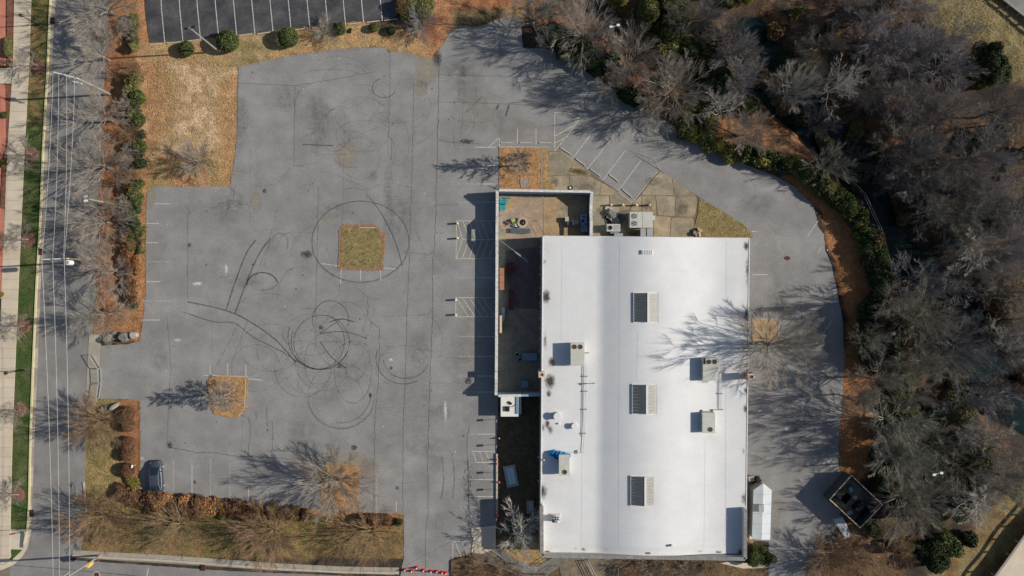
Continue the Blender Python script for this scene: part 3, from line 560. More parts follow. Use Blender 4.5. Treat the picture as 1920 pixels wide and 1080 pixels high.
for p, w_, m in (([(352, 566), (400, 576), (440, 588), (480, 610), (520, 640), (555, 680)], 2.4, M_TYRE), ([(343, 585), (400, 603), (440, 606), (475, 632), (530, 660), (560, 680)], 1.6, M_TYRE), ([(424, 582), (440, 532), (462, 475), (480, 450)], 2.4, M_TYRE), ([(441, 588), (460, 535), (485, 478), (508, 446)], 2.4, M_TYRE), ([(508, 446), (495, 480), (478, 520)], 1.5, FA),
    ([(448, 605), (425, 650), (400, 700)], 1.5, FA), ([(465, 600), (440, 665)], 1.5, FA), ([(690, 367), (715, 400), (740, 450), (755, 500)], 1.8, M_TYRE), ([(568, 271), (625, 273)], 2, M_TYRE), ([(600, 320), (640, 332), (690, 355)], 1.3, FA), ([(828, 855), (832, 900), (827, 936)], 3.0, FA), ([(848, 850), (852, 895), (849, 936)], 3.0, FA),
    ([(520, 680), (570, 600)], 1.3, FA), ([(600, 625), (645, 622), (690, 635)], 1.6, M_TYRE), ([(618, 604), (640, 598), (665, 604)], 2, S_), ([(600, 640), (620, 668), (648, 690)], 2, M_TYRE), ([(600, 625), (640, 598)], 1.5, M_TYRE), ([(875, 210), (905, 180)], 2.2, FA), ([(935, 196), (930, 206)], 3, M_TYRE), ([(955, 196), (948, 218)], 3, M_TYRE), ([(500, 762), (501, 800)], 2.5, FA), ([(480, 770), (481, 785)], 2.5, FA),
    ([(850, 245), (852, 275)], 2, FA), ([(510, 430), (505, 460), (495, 500)], 1.3, FA), ([(610, 455), (625, 500), (640, 510)], 1.3, FA), ([(781, 434), (795, 470), (798, 490)], 1.3, FA)):
    strip(smooth(p, 6), w_, Z4).build('tyre_mark', m, lot)
for x, y, rx, ry, m in ((800, 130, 26, 34, M_DUST), (650, 290, 26, 30, M_DUST), (790, 165, 14, 18, M_DUST), (1045, 290, 22, 18, M_DUST), (860, 165, 20, 10, M_DUST), (283, 370, 9, 22, M_DUST), (590, 283, 8, 6, M_DUST), (690, 885, 22, 26, M_DUST), (615, 412, 12, 8, M_DUST), (835, 770, 4, 22, M_SPILL), (424, 505, 3.4, 12, M_SPILL), (333, 638, 7, 4, M_SPILL), (733, 675, 5, 4, M_SPILL), (370, 532, 12, 5, M_SPILL), (1475, 804, 6, 6, M_SPILL), (1476, 484, 6, 4, mat('rusty_cast_iron', (1,1,1))),
    (575, 477, 13, 9, M_DARKST), (694, 741, 4, 6, M_DARKST), (878, 714, 8, 8, M_DARKST), (664, 839, 7, 6, M_DARKST), (602, 614, 6, 5, M_DARKST), (636, 687, 5, 4, M_DARKST), (733, 690, 4, 4, M_DARKST), (318, 835, 6, 8, M_DARKST), (365, 904, 4, 4, M_DARKST), (355, 459, 4, 5, M_DARKST), (496, 358, 5, 5, M_DARKST), (480, 380, 12, 22, M_DUST), (745, 915, 4, 4, M_DARKST), (875, 265, 16, 5, M_DARKST), (820, 110, 10, 16, M_DARKST), (900, 210, 60, 50, M_DUST), (650, 870, 60, 26, M_DUST), (1530, 620, 40, 70, M_DUST), (1445, 960, 30, 50, M_DUST), (980, 240, 60, 26, M_DUST), (880, 660, 40, 90, M_DUST), (900, 905, 26, 60, M_DUST), (720, 40, 40, 26, M_DARKST), (880, 40, 30, 10, M_DARKST)):
    o = patch('stain' if m is not M_DUST else 'dust_patch', x, y, rx, ry, M_DUSTF if m is M_DUST and rx > 15 and x > 660 and not 780 < x < 830 else m, Z1 if m is not M_SPILL else Z4+.004, lot)
# stencilled bay number above the car, read from below the lot
def text_mesh(body, size, m, parent, loc, rot, name='lettering'):
    cu = bpy.data.curves.new(name, 'FONT'); cu.body = body; cu.size = size; cu.align_x = 'CENTER'; cu.align_y = 'CENTER'; cu.offset = size*.02
    t = bpy.data.objects.new(name, cu); COL.objects.link(t); dg = bpy.context.evaluated_depsgraph_get(); me = bpy.data.meshes.new_from_object(t.evaluated_get(dg))
    bpy.data.objects.remove(t); me.materials.append(m) if not me.materials else me.materials.__setitem__(0, m)
    o = bpy.data.objects.new(name, me); COL.objects.link(o); o.parent = parent; o.location = loc; o.rotation_euler = rot; return o
text_mesh('28', .55, M_WHITE, lot, (*G(267, 859), Z4), (0, 0, math.pi), 'bay_number')
rq = random.Random(15)
for i in range(46):      # worn and bleached areas of the old surface
    x, y = rq.uniform(290, 880), rq.uniform(120, 940)
    if (x < 450 and y < 350) or (630 < x < 730 and 410 < y < 515) or (380 < x < 475 and 695 < y < 790) or (590 < x and y > 850): continue
    patch('worn_patch', x, y, rq.uniform(10, 46), rq.uniform(14, 60), M_TAR if i % 2 else M_LIGHTP, Z1-.002, lot, 16, i)
for x, y, a_, b_ in ((480, 370, 8, 26), (1460, 560, 24, 50), (1500, 800, 34, 60), (1480, 920, 30, 50), (1420, 380, 40, 24), (1260, 260, 40, 16), (1330, 300, 30, 20), (1440, 480, 26, 40)): patch('worn_patch', x, y, a_, b_, M_TAR if x % 40 else M_LIGHTP, Z1-.002, lot, 16, int(x))
for i in range(11):      # looping spin marks at the left of centre
    arc(rq.uniform(560, 670), rq.uniform(600, 700), rq.uniform(26, 62), rq.uniform(28, 60), rq.uniform(0, 360), rq.uniform(400, 620), rq.uniform(.8, 1.3), M_TYREF)
for i in range(10):
    arc(rq.uniform(560, 860), rq.uniform(130, 300), rq.uniform(18, 70), rq.uniform(18, 50), rq.uniform(0, 360), rq.uniform(380, 520), 1.0, M_TYREF)
for i in range(60):      # small drips
    x, y = rq.uniform(300, 880), rq.uniform(130, 840); patch('oil_drip', x, y, rq.uniform(.8, 2.2), rq.uniform(.8, 2.4), M_DARKST, Z4+.002, lot, 8, i)
# ---------------------------------------------------------------- the building
RZ = 4.1
TL, TR, BR, BL = W(1018, 443, RZ), W(1405, 447, RZ), W(1398, 1038, RZ), W(1013.5, 1038, RZ)
def rp(s, t, dz=0.0):             # point on the roof: s across from the left, t down from the top
    p = (TL*(1-s)+TR*s)*(1-t)+(BL*(1-s)+BR*s)*t
    return Vector((p.x, p.y, roofz(s)+dz))
def roofz(s):
    if s < .255: b = 0
    elif s < .52:
        t = (s-.255)/.265; u = t*t/.36 if t < .18 else t-.09; b = math.sin(math.pi/2*u/.91)
    elif s < .90: u = (s-.52)/.38; b = .5+.5*math.cos(math.pi*u)
    else: b = 0
    return RZ+1.25*b
def rst(px, py):                   # survey pixel -> roof parameters
    z = RZ
    for _ in range(3):
        p = W(px, py, z); t = (TL.y-p.y)/(TL.y-BL.y); l = TL.x*(1-t)+BL.x*t; r_ = TR.x*(1-t)+BR.x*t; s = (p.x-l)/(r_-l); z = roofz(min(max(s, 0), 1))
    return s, t
def R(px, py, dz=0.0):
    s, t = rst(px, py); return rp(s, t, dz)
bld = thing('commercial_building', 'large single storey building with a white membrane roof beside the parking lot', 'building', (TL.x, BL.y, 0))
O = Vector((TL.x, BL.y, 0))
def L3(p): return tuple(Vector(p)-O)
class LB(MB):                      # builder whose result is parented to an empty at point o
    def __init__(s, o): super().__init__(); s.o = Vector(o)
    def build(s, name, m, parent=None, smooth=False, **k):
        s.v = [tuple(Vector(p)-s.o) for p in s.v]; return super().build(name, m, parent, smooth, **k)
ns, ntt = 128, 196; vs = []; st_ = []
STN = [(1024, 556, 9, 14, 1), (1034, 679, 8, 10, .95), (1031, 715, 11, 16, 1), (1029, 738, 6, 8, .9), (1026, 795, 5, 9, .95), (1032, 806, 6, 8, .9), (1017, 922, 10, 16, .9), (1022, 640, 4, 20, .7), (1020, 490, 6, 12, .5), (1021, 470, 8, 40, .3), (1399, 458, 6, 9, 1), (1401, 500, 4, 26, .75), (1399, 588, 5, 12, 1), (1399, 730, 5, 8, .9), (1398, 765, 5, 10, .9), (1400, 525, 3, 16, .6), (1394, 845, 4, 8, .6), (1396, 935, 7, 14, .8), (1390, 1036, 8, 8, 1), (1018, 802, 4, 10, .7), (1017, 880, 4, 14, .5), (1070, 635, 34, 9, .16), (1094, 1030, 5, 3, .9), (1079, 1029, 2, 2, .9), (1136, 1031, 9, 2, .5), (1313, 1034, 8, 2, .7), (1347, 1035, 7, 3, .9), (1235, 575, 12, 40, .22), (1183, 575, 7, 40, .25), (1233, 748, 12, 40, .22), (1180, 748, 7, 40, .2), (1230, 922, 12, 40, .24), (1180, 922, 7, 40, .25), (1214, 540, 26, 7, .16), (1030, 760, 16, 60, .16), (1330, 910, 6, 2, .3), (1210, 714, 26, 6, .12), (1206, 885, 26, 6, .14), (1206, 958, 24, 8, .12), (1024, 560, 30, 50, .25), (1026, 720, 26, 80, .28), (1022, 920, 20, 60, .25), (1030, 1025, 60, 8, .22), (1040, 690, 30, 20, .2), (1200, 1030, 200, 4, .25), (1398, 600, 8, 200, .3), (1060, 900, 22, 12, .2), (1330, 820, 20, 10, .2), (1050, 980, 20, 16, .3), (1022, 470, 16, 30, .3)]
SS = [(rst(a, b_), c/387., d/590., e) for a, b_, c, d, e in STN]
PX, PY = [], []
for j in range(ntt+1):
    for i in range(ns+1): vs.append(tuple(rp(i/ns, j/ntt)))
Si = np.tile(np.arange(ns+1)/ns, ntt+1); Ti = np.repeat(np.arange(ntt+1)/ntt, ns+1); A = np.zeros(len(Si))
for (s0, t0), a, b_, e in SS: A = np.maximum(A, e*np.exp(-(((Si-s0)/a)**2+((Ti-t0)/b_)**2)*1.1))
nA = vnoise(Si*387, Ti*590, 5, 0)*.6+vnoise(Si*387, Ti*590, 11, 1)*.4
fs = [(j*(ns+1)+i, (j+1)*(ns+1)+i, (j+1)*(ns+1)+i+1, j*(ns+1)+i+1) for j in range(ntt) for i in range(ns)]
mroof = mat('white_roof_membrane', (.70, .70, .69), .6, .04, .25, .035, 3, 0, col2=(.645, .655, .655))
n = mroof.node_tree; Lk = n.links.new; bs = n.nodes['Principled BSDF']; src = bs.inputs['Base Color'].links[0].from_socket
a_ = n.nodes.new('ShaderNodeAttribute'); a_.attribute_name = 'grime'; tn = n.nodes.new('ShaderNodeTexNoise'); tn.inputs['Scale'].default_value = 2.6; tn.inputs['Detail'].default_value = 7; tn.inputs['Roughness'].default_value = .75
gg = n.nodes.new('ShaderNodeNewGeometry'); Lk(gg.outputs['Position'], tn.inputs['Vector'])
ad = n.nodes.new('ShaderNodeMath'); ad.operation = 'MULTIPLY_ADD'; Lk(tn.outputs['Fac'], ad.inputs[0]); ad.inputs[1].default_value = 1.3; ad.inputs[2].default_value = -.65
a2 = n.nodes.new('ShaderNodeMath'); a2.operation = 'ADD'; Lk(ad.outputs[0], a2.inputs[0]); Lk(a_.outputs['Fac'], a2.inputs[1])
mr = n.nodes.new('ShaderNodeMapRange'); mr.inputs[1].default_value = .30; mr.inputs[2].default_value = .85; mr.clamp = True; Lk(a2.outputs[0], mr.inputs[0])
m2 = n.nodes.new('ShaderNodeMath'); m2.operation = 'MULTIPLY'; Lk(mr.outputs[0], m2.inputs[0]); m3 = n.nodes.new('ShaderNodeMath'); m3.operation = 'MULTIPLY'; m3.use_clamp = True; Lk(a_.outputs['Fac'], m3.inputs[0]); m3.inputs[1].default_value = 2.2; Lk(m3.outputs[0], m2.inputs[1])
# faint rust-coloured dust streaks plus dark grime
wash = n.nodes.new('ShaderNodeMix'); wash.data_type = 'RGBA'; wf = n.nodes.new('ShaderNodeMath'); wf.operation = 'MULTIPLY'; wf.use_clamp = True; Lk(a_.outputs['Fac'], wf.inputs[0]); Lk(tn.outputs['Fac'], wf.inputs[1])
Lk(wf.outputs[0], wash.inputs['Factor']); Lk(src, wash.inputs['A']); wash.inputs['B'].default_value = (.33, .28, .22, 1); src = wash.outputs['Result']
mx = n.nodes.new('ShaderNodeMix'); mx.data_type = 'RGBA'; Lk(m2.outputs[0], mx.inputs['Factor']); Lk(src, mx.inputs['A']); mx.inputs['B'].default_value = (.06, .055, .05, 1); Lk(mx.outputs['Result'], bs.inputs['Base Color'])
m = bpy.data.meshes.new('roof'); m.from_pydata([L3(v) for v in vs], [], fs); m.materials.append(mroof); m.polygons.foreach_set('use_smooth', [True]*len(fs))
at = m.attributes.new('grime', 'FLOAT', 'POINT'); at.data.foreach_set('value', A); m.update(); ro = bpy.data.objects.new('roof', m); COL.objects.link(ro); ro.parent = bld
# membrane seams: welded laps a few millimetres proud
mseam = mat('membrane_lap', (.63, .635, .635), .6, .06, .5, .05, 5)
def roofstrip(pts, wpx, dz, name='roof_seam', m=mseam, par=ro):
    b = LB(O); P = []
    for (x0, y0), (x1, y1) in zip(pts, pts[1:]):
        k = max(2, int(math.hypot(x1-x0, y1-y0)/14))
        P += [(x0+(x1-x0)*i/k, y0+(y1-y0)*i/k) for i in range(k)]
    P.append(pts[-1]); Q = [R(*p, dz) for p in P]; wd = wpx/PPM/2; vv = []
    for i, p in enumerate(Q):
        d = (Q[min(i+1, len(Q)-1)]-Q[max(i-1, 0)]); d.z = 0; d.normalize(); nn = Vector((-d.y, d.x, 0))*wd; vv += [p+nn, p-nn]
    b.add(vv, [(2*i, 2*i+1, 2*i+3, 2*i+2) for i in range(len(Q)-1)]); return b.build(name, m, par)
for x, ya, yb2 in ((1054, 450, 640), (1092, 700, 1026), (1162, 450, 1026), (1196, 620, 715), (1322, 820, 1026), (1362, 450, 1026)): roofstrip([(x, ya), (x-2, yb2)], .45, .012)
for y in (505, 620, 838, 902, 1000): roofstrip([(1022, y-1), (1394, y+2)], .5, .016)
# drip edge and walls
b = LB(O)
for p, q in ((TL, TR), (TL, BL), (TR, BR)): b.beam(p, q, .12, RZ-.12, RZ+.06)
b.build('roof_edge_trim', mat('white_drip_edge', (.72, .72, .70), .5, .1, 2, .1, 10), bld)
b = LB(O); wi = .25
for p, q in ((TL, TR), (TR, BR), (BL, BR), (TL, BL)): b.beam(p, q, .3, -.1, RZ-.13)
b.build('wall', M_WALL, bld)
# parapet on three sides of the front
PZ = 5.35
pl0, pl1, pr0, pr1 = W(1015.5, 948, PZ), W(1016, 1042, PZ), W(1397.5, 955, PZ), W(1397, 1048, PZ)
b = LB(O)
b.beam(pl1, pr1, .28, RZ-.2, PZ); b.beam(pl0, pl1, .28, RZ-.2, PZ-.01); b.beam(pr0, pr1, .28, RZ-.2, PZ-.01); b.build('parapet', mat('parapet_membrane', (.55, .55, .54), .8, .12, 1, .15, 6), bld)
b = LB(O)
nst = 24
for a, c, k in ((pl1, pr1, 22), (pl0, pl1, 5), (pr0, pr1, 5)):
    for i in range(k):
        p, q = a.lerp(c, (i+.01)/k), a.lerp(c, (i+.99)/k); bb = LB(O); bb.beam(p, q, .52, PZ+.0+(.01 if k == 22 else 0), PZ+.09); bb.build('coping_stone', M_CAP, bld)
# small leak boxes at the front edge
for x, y in ((1027, 1034), (1216, 1037)):
    b = LB(O); p = R(x, y, .02); b.box(p.x, p.y, p.z, .5, .22, .12); b.build('scupper', M_BRICK, bld)
# wall fittings: downlights and conduit boxes on the left wall
for i, y in enumerate((462, 473, 503, 514, 540, 551, 568, 575, 598, 616, 636, 660, 860, 905, 975, 980, 985)):
    b = LB(O); p = TL.lerp(BL, (y-443)/595.); b.box(p.x-.32, p.y, 3.0, .3, .22, .25); b.build('wall_light', M_STEEL, bld)

# skylights
def skylight(px, py, label):
    c = R(px, py); t = thing('skylight', label, 'skylight', c-Vector((0, 0, .14)), 0, 'gabled skylights on the white roof')
    wl, ln, hh = 1.72, 4.15, .28; off = .28      # ridge stands right of centre
    mem = mat('white_drip_edge', (1, 1, 1)); b = MB()
    b.box(0, 0, -.35, 2*wl+.16, ln+.2, .42); b.build('curb', mem, t)
    rx = off
    def face(x0, z0, x1, z1, m, nm, k=9):
        for i in range(k):
            y0 = -ln/2+ln*i/k+.012; y1 = -ln/2+ln*(i+1)/k-.012; bb = MB(); q = .03
            bb.add([(x0, y0, z0), (x1, y0, z1), (x1, y1, z1), (x0, y1, z0), (x0, y0, z0-q), (x1, y0, z1-q), (x1, y1, z1-q), (x0, y1, z0-q)], [(0, 1, 2, 3), (7, 6, 5, 4), (0, 4, 5, 1), (2, 6, 7, 3), (1, 5, 6, 2), (3, 7, 4, 0)]); bb.build('pane', m, t)
    face(-wl, .1, rx-.16, hh+.32, M_SKYD, 'pane'); face(rx+.16, hh+.3, wl, .1, M_SKYL, 'pane')  # left panes dark grey, right panes pale beige
    b = MB(); b.box(rx, 0, hh+.22, .30, ln+.1, .14); b.build('ridge_cap', M_WSTEEL, t)
    for sy in (-1, 1):
        b = MB(); y = sy*(ln/2+.03); b.add([(-wl, y, .06), (wl, y, .06), (rx, y, hh+.3), (-wl, y-sy*.04, .06), (wl, y-sy*.04, .06), (rx, y-sy*.04, hh+.3)], [(0, 1, 2), (5, 4, 3), (0, 3, 4, 1), (1, 4, 5, 2), (2, 5, 3, 0)]); b.build('gable_end', M_WSTEEL, t)
    for sx in (-1, 1):
        for i in range(10):
            pass
    for sx in (-1, 1): b = MB(); b.box(sx*(wl+.03), 0, .02, .1, ln+.1, .12); b.build('side_frame', M_STEEL, t)
skylight(1211, 575, 'gabled skylight nearest the top edge of the white roof'); skylight(1208.5, 747.5, 'middle one of the three gabled skylights on the white roof'); skylight(1205.5, 920, 'gabled skylight nearest the bottom parapet of the white roof')

# rooftop air conditioners
def fan(par, x, y, z, r, m=M_RUST):
    b = MB(); b.cyl(x, y, z-.01, z+.05, r+.05, 18); f = b.build('fan_ring', M_HVAC, par)
    b = MB(); b.cyl(x, y, z+.05, z+.058, r, 18); b.build('fan_well', M_BLACK, f)
    b = MB()
    for k in range(5):
        a = k*math.pi*2/5; v = []
        for rr, da in ((.12*r, -.2), (r*.95, -.38), (r*.95, .28), (.12*r, .35)): v.append((x+rr*math.cos(a+da), y+rr*math.sin(a+da), z+.075))
        b.add(v, [(0, 1, 2, 3)])
    b.cyl(x, y, z+.06, z+.1, r*.2, 8); b.build('fan_blades', m, f); return f
def hvac(px0, py0, px1, py1, hgt, fans, label, seams=(), base=.3, grille=None, extra=None):
    s = rst((px0+px1)/2, (py0+py1)/2); zt = roofz(s[0])+hgt; a, c = W(px0, py0, zt), W(px1, py1, zt); cx, cy = (a.x+c.x)/2, (a.y+c.y)/2; sx, sy = c.x-a.x, a.y-c.y
    t = thing('rooftop_air_conditioner', label, 'air conditioner', (cx, cy, zt-hgt), 0, 'rooftop air conditioners')
    b = MB(); b.box(0, 0, -.3, sx-.15, sy-.15, base+.3); b.build('curb', M_WSTEEL, t)
    b = MB(); b.box(0, 0, base, sx-.04, sy-.04, hgt-base-.05); b.build('body', M_HVAC, t)
    b = MB(); b.box(0, 0, hgt-.05, sx, sy, .05); top = b.build('top_panel', M_HVAC, t)
    for fx, fy in fans: fan(t, (fx-.5)*sx, (.5-fy)*sy, hgt, .34)
    for v in seams: b = MB(); b.box(0, (.5-v)*sy, hgt+.001, sx-.02, .03, .015); b.build('panel_seam', M_HVACG, t)
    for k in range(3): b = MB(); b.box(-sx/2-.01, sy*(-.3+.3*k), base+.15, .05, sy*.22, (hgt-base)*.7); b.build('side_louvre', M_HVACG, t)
    if grille: b = MB(); b.box(-sx/2+.22, sy*.36, hgt+.001, .28, .9, .03); b.build('top_grille', M_BLACK, t)
    return t
hvac(1070, 643, 1096, 686, 1.55, ((.27, .17), (.70, .17)), 'large rooftop unit with two rusty fans near the left edge of the roof', (.95,))
hvac(1318, 671, 1347, 714, 1.5, ((.38, .17), (.75, .17)), 'large rooftop unit with two rusty fans in the tree shadow right of the skylights', (.96,), grille=1)
hvac(1317, 774, 1341, 812, 1.35, ((.62, .82),), 'rooftop unit with one fan at its lower end on the right side of the roof', (.2,))
hvac(1048, 853, 1068, 892, 1.45, ((.55, .82),), 'rooftop unit with one fan beside the crumpled blue tarpaulin', (.2,))
# conduits
def pipe(pts, label, sup):
    P = [R(*p, .22) for p in pts]; t = thing('roof_pipe', label, 'pipe', P[0]); b = LB(P[0]); b.path(P, .03, 5); b.build('pipe_run', M_HVACG, t)
    for x, y, horiz in sup: b = LB(P[0]); q = R(x, y); b.box(q.x, q.y, q.z, .65 if horiz else .14, .14 if horiz else .5, .24); b.build('support_block', M_DKST if 0 else M_CAP, t)
pipe([(1098, 660), (1098, 705), (1097, 780), (1095, 820), (1093, 848), (1068, 847)], 'thin grey pipe run from the upper left unit down to the tarpaulin unit', [(1100, 661, 1), (1097, 705, 1), (1097, 733, 1), (1096, 767, 1), (1094, 812, 1), (1082, 847, 0)])
pipe([(1095, 665), (1095, 705), (1094, 780), (1093, 818)], 'second thin pipe alongside the long left pipe run', [])
pipe([(1352, 697), (1351, 765), (1330, 769), (1316, 770)], 'thin grey pipe run between the two right hand rooftop units', [(1354, 697, 1), (1350, 736, 1), (1351, 766, 1), (1336, 769, 0), (1316, 770, 0)])
pipe([(1349, 700), (1349, 763)], 'second thin pipe beside the right hand pipe run', [])
# small roof objects
def vent(px, py, r, h, label, cone=False):
    p = R(px, py); t = thing('roof_vent', label, 'vent', p); b = MB(); b.cyl(0, 0, -.05, .15, r*1.15, 16); b.build('flashing', mroof if 0 else M_WSTEEL, t)
    b = MB(); b.cyl(0, 0, .1, h, r, 18, r*.96); b.build('stack', M_STEEL, t, smooth=False); b = MB(); b.cyl(0, 0, h, h+.1, r*1.08, 18, r*.7 if cone else r*1.08); b.build('cap', M_WSTEEL, t)
vent(1044.5, 779, .5, .85, 'larger round vent stack at the left edge of the roof'); vent(1076.5, 798, .4, .55, 'smaller round vent stack left of the long pipe run'); vent(1048, 794, .1, .2, 'tiny pipe stub between the two round vent stacks'); vent(1020, 862, .1, .25, 'small pipe stub left of the tarpaulin unit'); vent(1259, 1022, .16, .45, 'small dark pipe flashing near the bottom parapet')
p = R(1115, 718); t = thing('vent_post', 'thin post with a white cap and a side arm beside the left pipe run', 'post', p); b = MB(); b.cyl(0, 0, 0, 1.2, .05, 8); b.build('post', M_STEEL, t); b = MB(); b.cyl(0, 0, 1.2, 1.35, .16, 10); b.build('cap', M_WSTEEL, t); b = MB(); b.tube((-.1, 0, .5), (-1.9, .05, .35), .04, 5); b.build('arm', M_STEEL, t)
p = R(1213, 471); t = thing('roof_hatch', 'low ribbed white box near the top edge of the roof', 'roof hatch', p); b = MB(); b.box(0, 0, -.1, 1.55, .6, .28); b.build('box', M_WSTEEL, t)
for k in range(6): b = MB(); b.box(-.62+.25*k, 0, .2, .04, .56, .03); b.build('rib', M_HVAC, t)
p = R(1041, 970); t = thing('kitchen_exhaust', 'cluttered square exhaust fan at the lower left of the roof', 'exhaust fan', p); b = MB(); b.box(0, 0, -.1, 1.3, 1.1, .35); b.build('curb', M_HVAC, t)
b = MB(); b.cyl(-.15, .0, .25, 1.0, .46, 18); b.build('drum', M_STEEL, t)
for k in range(6): b = MB(); b.cyl(-.35+.35*(k % 3), .28-.3*(k//3), 1.0, 1.04, .11, 8); b.build('port', M_BLACK, t)
b = MB(); b.box(-.3, -.28, 1.0, .4, .3, .12); b.build('junction_box', M_DKST, t); b = MB(); b.tube((.3, -.4, .3), (.55, -.75, .2), .07, 6); b.build('pipe_bend', M_WSTEEL, t)
# chimneys
def chimney(px, py, zt, sx, label, m):
    p = W(px, py, zt); t = thing('chimney', label, 'chimney', (p.x, p.y, 0)); b = MB()
    b.box(0, 0, 0, sx, sx, zt-.1); b.build('stack', m, t); b = MB()
    for a, c, u, v in ((0, -sx*.36, sx*1.08, sx*.3), (0, sx*.36, sx*1.08, sx*.3), (-sx*.4, 0, sx*.27, sx*.42), (sx*.4, 0, sx*.27, sx*.42)): b.box(a, c, zt-.1, u, v, .12)
    b.build('cap', mat('chimney_cap_tan', (.55, .46, .37), .9, .2, 2, .2, 9), t); b = MB(); b.box(0, 0, zt-.095, sx*.5, sx*.4, .01); b.build('flue', M_RUST, t)
chimney(1016, 702.5, RZ+.75, .85, 'tan square chimney on the left edge of the roof', M_KERB); chimney(1409, 707, RZ+2.0, .95, 'tall red brick chimney on the right edge of the roof', M_BRICK)
# crumpled blue tarpaulin on the roof against the unit
def tarp():
    r_ = random.Random(3); b = MB(); nx, ny = 34, 14; out = [(1028, 848), (1033, 843), (1045, 845), (1056, 847), (1068, 850), (1069, 856), (1052, 858), (1046, 862), (1038, 856), (1030, 852)]
    P0 = [R(*p, .0) for p in out]; c = sum((Vector(p) for p in P0), Vector())/len(P0); vv = []
    topy = [(1028, 846), (1040, 843), (1056, 846), (1069, 851)]; boty = [(1028, 850), (1038, 857), (1049, 865), (1069, 857)]
    def ip(tab, x):
        for (x0, y0), (x1, y1) in zip(tab, tab[1:]):
            if x <= x1: return y0+(y1-y0)*(x-x0)/(x1-x0)
        return tab[-1][1]
    for j in range(ny+1):
        for i in range(nx+1):
            x = 1028+41*i/nx; a, d = ip(topy, x), ip(boty, x); y = a+(d-a)*j/ny; p = R(x, y, .03)
            hgt = (.55 if 0 < i < nx and 0 < j < ny else 0)*(r_.random()*.6+.2+.5*abs(math.sin(i*.9+j*.7)))+.35*max(0, 1-abs(x-1050)/12.)
            vv.append(p+Vector((r_.uniform(-.08, .08), r_.uniform(-.08, .08), hgt)))
    b.add(vv, [(j*(nx+1)+i, (j+1)*(nx+1)+i, (j+1)*(nx+1)+i+1, j*(nx+1)+i+1) for j in range(ny) for i in range(nx)])
    b.build('tarpaulin', M_BLUETARP, label='crumpled bright blue tarpaulin on the roof against an air conditioner', category='tarpaulin') if 0 else props(b.build('tarpaulin', M_BLUETARP), 'crumpled bright blue tarpaulin on the roof against an air conditioner', 'tarpaulin')
tarp()

# ---------------------------------------------------------------- patio and its false-front fence
def pg(name, pts, z, m, amp=.3, par=None, **k): return sheet(name, pts, z, m, amp, 8, par, kind=None if par else 'structure', **k)
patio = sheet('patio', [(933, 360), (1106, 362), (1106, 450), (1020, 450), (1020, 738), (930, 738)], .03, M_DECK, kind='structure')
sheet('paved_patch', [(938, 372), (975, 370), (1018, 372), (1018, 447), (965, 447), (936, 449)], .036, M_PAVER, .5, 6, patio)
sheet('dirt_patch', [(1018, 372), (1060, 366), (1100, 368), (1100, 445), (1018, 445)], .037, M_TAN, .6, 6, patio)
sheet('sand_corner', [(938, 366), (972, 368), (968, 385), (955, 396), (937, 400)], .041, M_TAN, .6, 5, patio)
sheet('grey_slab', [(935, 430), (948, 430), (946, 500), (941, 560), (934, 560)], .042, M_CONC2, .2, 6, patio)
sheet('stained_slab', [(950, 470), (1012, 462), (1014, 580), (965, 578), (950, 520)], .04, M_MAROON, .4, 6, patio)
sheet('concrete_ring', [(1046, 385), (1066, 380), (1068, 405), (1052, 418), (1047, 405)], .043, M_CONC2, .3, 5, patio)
for p in ([(992, 418), (1006, 443)], [(1008, 418), (1022, 442)], [(994, 416), (1009, 415)], [(978, 402), (1009, 416)], [(1018, 372), (1019, 445)]): strip(p, .7, .046).build('pavement_crack', M_CRACK, patio)
def fronted(p0, p1, lab, prof, thick=.35, m=M_FENCE, dirn=1):
    """wall along p0->p1; prof = (distance, height) outline, holes = openings"""
    a, c = Vector(G(*p0)), Vector(G(*p1)); L = (c-a).length; ang = math.atan2(c.y-a.y, c.x-a.x)
    t = thing('patio_fence', lab, 'fence', (a.x, a.y, 0), ang, 'painted patio fences'); return t, L
def prof_wall(t, prof, y0, y1, name, m, hole=None):
    # extrude an outline (x,z) between y0 and y1, split around an optional rectangular hole
    b = MB()
    def ex(o):
        ar = sum(o[i][0]*o[(i+1) % len(o)][1]-o[(i+1) % len(o)][0]*o[i][1] for i in range(len(o)))
        if ar < 0: o = o[::-1]
        n = len(o); b.add([(x, y0, z) for x, z in o]+[(x, y1, z) for x, z in o], [tuple(range(n)), tuple(range(2*n-1, n-1, -1))]+[(i+n, (i+1) % n+n, (i+1) % n, i) for i in range(n)])
    def top(x):
        for (x0, z0), (x1, z1) in zip(prof, prof[1:]):
            if x0 <= x <= x1 and x1 > x0: return z0+(z1-z0)*(x-x0)/(x1-x0)
        return prof[-1][1]
    xs = sorted(set([p[0] for p in prof]+([hole[0], hole[1]] if hole else [])))
    e = 1e-4
    for x0, x1 in zip(xs, xs[1:]):
        if x1-x0 < 2e-3: continue
        za, zb = top(x0+e), top(x1-e)
        if hole and x0 >= hole[0]-e and x1 <= hole[1]+e: ex([(x0, 0), (x1, 0), (x1, hole[2]), (x0, hole[2])]); ex([(x0, hole[3]), (x1, hole[3]), (x1, zb), (x0, za)])
        else: ex([(x0, 0), (x1, 0), (x1, zb), (x0, za)])
    return b.build(name, m, t), top, xs
def steps(x0, x1, z0, z1, k):
    out = []; 
    for i in range(k):
        xa = x0+(x1-x0)*i/k; xb = x0+(x1-x0)*(i+1)/k; z = z0+(z1-z0)*(i+.5)/k; out += [(xa+1e-3*(i > 0), z), (xb, z)]
    return out
def m_(px): return px/PPM
